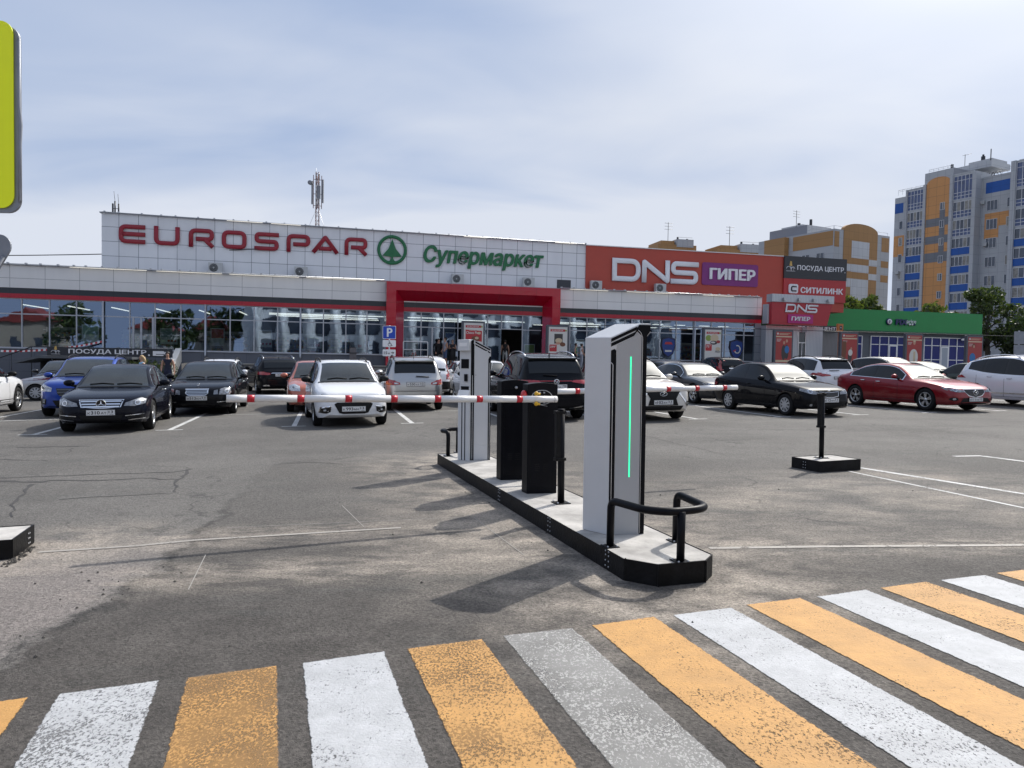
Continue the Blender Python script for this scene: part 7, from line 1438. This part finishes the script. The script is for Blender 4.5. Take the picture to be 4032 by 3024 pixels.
car('black sedan with grey hub caps and its plate hidden by the lone post', 'car', 'sedan', P_BLK, 4.37, 1.70, 1.47, 2.57, .82, (7.60, 19.75), 19, 'fr', .305, 'cap', 'parked_car', G_,
    front=dict(lamp=[(.40, .60), (.42, .66), (.70, .735), (.86, .76), (.90, .70), (.74, .62)], lampm=LENSD, grille=[(-.36, .665), (0, .645), (.36, .665), (.30, .555), (.12, .53), (-.12, .53), (-.30, .555)], gchrome=True, emblem=(.70, .03, 'dot'), intake=[(-.5, .36), (.5, .36), (.42, .25), (-.42, .25)], fog=(.72, .33)), plate=('М112НН', '13', .45),
    rear=dict(lamp=[(.60, .72), (.86, .86), (.93, .80), (.90, .66), (.62, .66)]))
car('glossy red sedan with chrome window line and winged emblem, plate Е111УВ', 'car', 'fast', P_RED, 4.865, 1.84, 1.45, 2.83, .95, (12.65, 21.75), 17, 'fr', .345, '5d', 'parked_car', G_, chrome=True,
    front=dict(lamp=[(.44, .60), (.46, .645), (.74, .72), (.92, .745), (.90, .66), (.72, .60)], lampm=LENSD, grille=[(-.42, .675), (.42, .675), (.40, .60), (.26, .50), (.0, .455), (-.26, .50), (-.40, .60)], gchrome=True, bars=4, barw=.006, barm=CGB, emblem=(.59, .075, 'wing'), intake=[(-.62, .31), (-.5, .43), (.5, .43), (.62, .31), (.5, .24), (-.5, .24)], fog=(.78, .40)), plate=('Е111УВ', '13', .385))
# behind them
car('bright blue crossover with dark slatted hexagonal grille behind the black sedan', 'car', 'suv', P_BLU, 4.27, 1.78, 1.60, 2.59, .82, (-12.45, 18.95), 19, 'fr', .335, '5', 'parked_car', G_, rails=1,
    front=dict(lamp=[(.58, .70), (.56, .80), (.86, .92), (.93, .88), (.92, .72)], lampm=LENS, grille=[(-.46, .79), (.46, .79), (.42, .64), (.34, .57), (-.34, .57), (-.42, .64)], bars=3, barw=.014, barm=mat('slat_grey', (.10, .11, .12), .3, .5), intake=[(-.55, .47), (.55, .47), (.45, .30), (-.45, .30)],
    extra=[([(.72, .36), (.70, .50), (.86, .53), (.88, .38)], CBK, 'fog_panel'), ([(.74, .40), (.73, .50), (.80, .51), (.81, .40)], LENS, 'fog_lamp', .014)]), plate=('', '', .50))
car('white crossover cut off by the picture edge with its wheel turned', 'car', 'suv', P_WHT, 4.4, 1.84, 1.63, 2.64, .86, (-14.37, 20.69), 197, 'fr', .345, '5', 'parked_car', G_, clad=True, mirror=CBK)
car('dark grey sedan with pale sky on its hood behind the white crossover', 'car', 'sedan', P_DKG, 4.25, 1.70, 1.44, 2.48, .80, (-18.1, 27.9), 20, 'f', .29, 'cap', 'parked_car', G_, front=dict(lamp=[(.50, .62), (.50, .70), (.84, .74), (.86, .63)]))
car('silver car with a dark red stripe along its front wing beside the blue crossover', 'car', 'sedan', P_SIL, 4.25, 1.70, 1.42, 2.48, .80, (-17.1, 25.5), -72, 'fl', .295, 'cap', 'parked_car', G_, strip_=([(.30, .80), (2.9, .93), (2.9, .86), (.42, .73)], mat('stripe_maroon', (.16, .006, .02), .3)))
car('small car showing only its bluish pale roof behind the second black sedan', 'car', 'hatch', P_WAG, 3.9, 1.66, 1.52, 2.45, .75, (-10.9, 26.6), 14, None, .29, 'cap', 'parked_car', G_, rails=1, far=True)
car('black coupe-like crossover seen from behind before the steps, plate М927ОА', 'car', 'cuv', P_BLK, 4.75, 1.92, 1.66, 2.85, .90, (-9.84, 30.4), 207, 'r', .37, '5', 'parked_car', G_, rails=2, vents=True,
    rear=dict(lamp=[(.48, .86), (.50, .93), (.94, .98), (.95, .86), (.60, .84)], extra=[([(-.40, .93), (.40, .93), (.46, .89), (.40, .91), (-.40, .91), (-.46, .89)], CHROME, 'chrome_bar', .02), ([(.50, .36), (.54, .42), (.78, .42), (.80, .36)], CHROME, 'exhaust_trim', .012, True)], side=[(4.73, .86), (4.73, .97), (4.4, .99), (4.45, .90)]), plate_r=('М927ОА', '790', .84))
car('coral red compact car facing the camera beside the white hatchback', 'car', 'sedan', P_COR, 4.25, 1.69, 1.49, 2.5, .80, (-6.55, 20.75), 16, 'fr', .30, '5', 'parked_car', G_, front=dict(lamp=[(.52, .60), (.54, .74), (.72, .80), (.88, .76), (.88, .62)], grille=[(-.30, .70), (.30, .70), (.24, .60), (-.24, .60)], gchrome=True, bars=1, barw=.012, intake=[(-.55, .45), (.55, .45), (.45, .27), (-.45, .27)], extra=[([(.62, .31), (.60, .38), (.84, .40), (.86, .33)], CBK, 'fog_panel')]))
car('white car whose roof shows over the white hatchback', 'car', 'sedan', P_WHT, 4.3, 1.72, 1.50, 2.55, .8, (-6.1, 27.6), 14, None, .30, 'cap', 'parked_car', G_, far=True)
car('silver crossover seen from behind with red and amber tail lights, plate К530АТ', 'car', 'suv', P_SIL, 4.3, 1.77, 1.62, 2.67, .77, (-2.18, 21.95), 193, 'rr', .335, '7d', 'parked_car', G_, rails=1, spoiler=1,
    rear=dict(lamp=[(.50, .81), (.52, .87), (.86, .97), (.94, .93), (.95, .80), (.70, .79)], extra=[([(.78, .80), (.78, .85), (.94, .85), (.95, .80)], AMB, 'amber_lamp', .016, True), ([(.56, .82), (.57, .86), (.70, .875), (.70, .82)], LENS, 'reverse_lamp', .016, True), ([(-.17, .43), (.03, .43), (.03, .47), (-.17, .47)], TAIL, 'fog_lamp', .012), ([(-.72, .62), (.72, .62), (.72, .606), (-.72, .606)], CWELL, 'tailgate_gap', .006)], wiper=[(-.02, 1.06), (-.45, 1.04)], side=[(4.28, .80), (4.28, .94), (4.0, .95), (4.05, .83)]), plate_r=('К530АТ', '13', .82))
car('white estate van with tall upright red tail lights behind the silver crossover', 'car', 'suv', P_WHT, 4.47, 1.75, 1.66, 2.9, .8, (-3.15, 27.6), 194, 'r', .31, 'cap', 'parked_car', G_, rails=1, far=True, rq=(.22, .05),
    rear=dict(lamp=[(.88, .74), (.84, 1.42), (.93, 1.40), (.985, .80), (.97, .72)], side=[(4.45, .74), (4.32, 1.40), (4.15, 1.42), (4.3, .74)], extra=[([(-.9, .36), (.9, .36), (.93, .66), (-.93, .66)], CBK, 'dark_bumper', .010)]))
car('white sedan beyond the pay column, its roof showing on both sides of it', 'car', 'sedan', P_WHT, 4.5, 1.76, 1.47, 2.65, .85, (-1.75, 30.3), 15, None, .32, '10', 'parked_car', G_)
car('white hatchback with black mirrors just beyond the pay column', 'car', 'hatch', P_WHT, 4.2, 1.74, 1.50, 2.55, .8, (-2.1, 25.9), 15, 'rr', .31, '10', 'parked_car', G_, mirror=CBK)
car('big black crossover seen from behind with full width tail lights, plate С891РА', 'car', 'suv', P_BLK, 4.7, 1.90, 1.72, 2.80, .90, (1.80, 18.75), 193, 'rr', .37, '5', 'parked_car', G_, rails=2, spoiler=2, vents=True,
    rear=dict(ring=.955, lamp=[(.42, .945), (.46, .985), (.92, 1.0), (.95, .95), (.90, .89), (.64, .91)], side=[(4.68, .90), (4.66, .99), (4.42, 1.0), (4.46, .94)], extra=[([(-.43, .980), (.43, .980), (.43, .960), (-.43, .960)], TAIL, 'light_bar', .012), ([(-.7, .30), (.7, .30), (.66, .38), (-.66, .38)], CBK, 'dark_diffuser', .012), ([(.35, .345), (.86, .40), (.86, .375), (.35, .32)], SLAT, 'chrome_bumper_bar', .016, True)], wiper=[(-.05, 1.10), (.32, 1.12)]), plate_r=('С891РА', '790', .84))
car('dark sedan with sweeping creased hood, plate М451 half hidden under the far arm', 'car', 'fast', P_DKG, 4.9, 1.86, 1.445, 2.84, .93, (6.35, 24.9), 17, 'fr', .345, '5d', 'parked_car', G_, chrome=True, front=dict(lamp=[(.52, .62), (.50, .66), (.80, .745), (.92, .73), (.88, .64)], lampm=LENSD, grille=[(-.60, .66), (.60, .66), (.40, .42), (-.40, .42)], intake=[(-.5, .34), (.5, .34), (.42, .25), (-.42, .25)]), plate=('М451НН', '13', .47))
car('dark car with a bright roof half hidden behind the dark creased sedan', 'car', 'sedan', P_DKG, 4.5, 1.76, 1.47, 2.65, .85, (7.6, 33.5), 16, None, .31, '5', 'parked_car', G_, far=True)
car('black crossover seen from behind with tall red tail lights close to the shop windows', 'car', 'suv', P_BLK, 4.55, 1.82, 1.70, 2.62, .88, (12.6, 40.2), 190, 'r', .345, '5', 'parked_car', G_, chrome=True,
    rear=dict(lamp=[(.80, .86), (.72, 1.46), (.80, 1.48), (.93, 1.02), (.96, .88)], side=[(4.52, .9), (4.36, 1.38), (4.15, 1.46), (4.30, .92)], extra=[([(-.33, .98), (.33, .98), (.33, 1.03), (-.33, 1.03)], CHROME, 'chrome_bar', .02)], wiper=[(.0, 1.12), (.40, 1.10)]), plate_r=('К857ТР', '13', .90))
car('pale metallic crossover seen from behind with dark tinted windows, plate К650УН', 'car', 'suv', P_WAG, 4.7, 1.88, 1.68, 2.79, .9, (13.35, 28.9), 190, 'r', .36, '5', 'parked_car', G_, rails=1, spoiler=2, vents=True,
    rear=dict(lamp=[(.42, .885), (.46, .93), (.94, 1.0), (.96, .92), (.80, .85)], extra=[([(-.9, .30), (.9, .30), (.93, .48), (-.93, .48)], mat('bumper_brown', (.12, .10, .10), .4), 'lower_bumper', .010)], wiper=[(-.05, 1.10), (.42, 1.09)], side=[(4.68, .88), (4.66, .99), (4.4, 1.02), (4.45, .93)]), plate_r=('К650УН', '13', .80))
car('beige silver crossover with dark side windows before the blue windows', 'car', 'suv', P_BGE, 4.65, 1.80, 1.70, 2.67, .9, (18.8, 35.2), 17, None, .345, '5', 'parked_car', G_, rails=0)
car('beige sedan with a glaring windscreen between the red sedan and the blue windows', 'car', 'fast', P_BGE, 4.75, 1.80, 1.46, 2.75, .9, (22.6, 38.6), 17, None, .32, '5', 'parked_car', G_)
car('dark green car nose in between the red sedan and the pearl crossover', 'car', 'sedan', P_GRN, 4.4, 1.72, 1.43, 2.6, .8, (20.9, 32.9), 200, None, .31, '5', 'parked_car', G_, far=True)
car('pearl white crossover with chrome side moulding cut off by the picture edge', 'car', 'cuv', P_PRL, 4.68, 1.86, 1.70, 2.75, .92, (16.25, 24.9), 16, 'rr', .36, '5', 'parked_car', G_, rails=2, chrome=True, trim=.46, mirror=CHROME, rear=dict(lamp=[(.50, .90), (.55, .98), (.93, 1.02), (.96, .92)], side=[(4.65, .90), (4.62, 1.0), (4.25, 1.0), (4.40, .93)]))
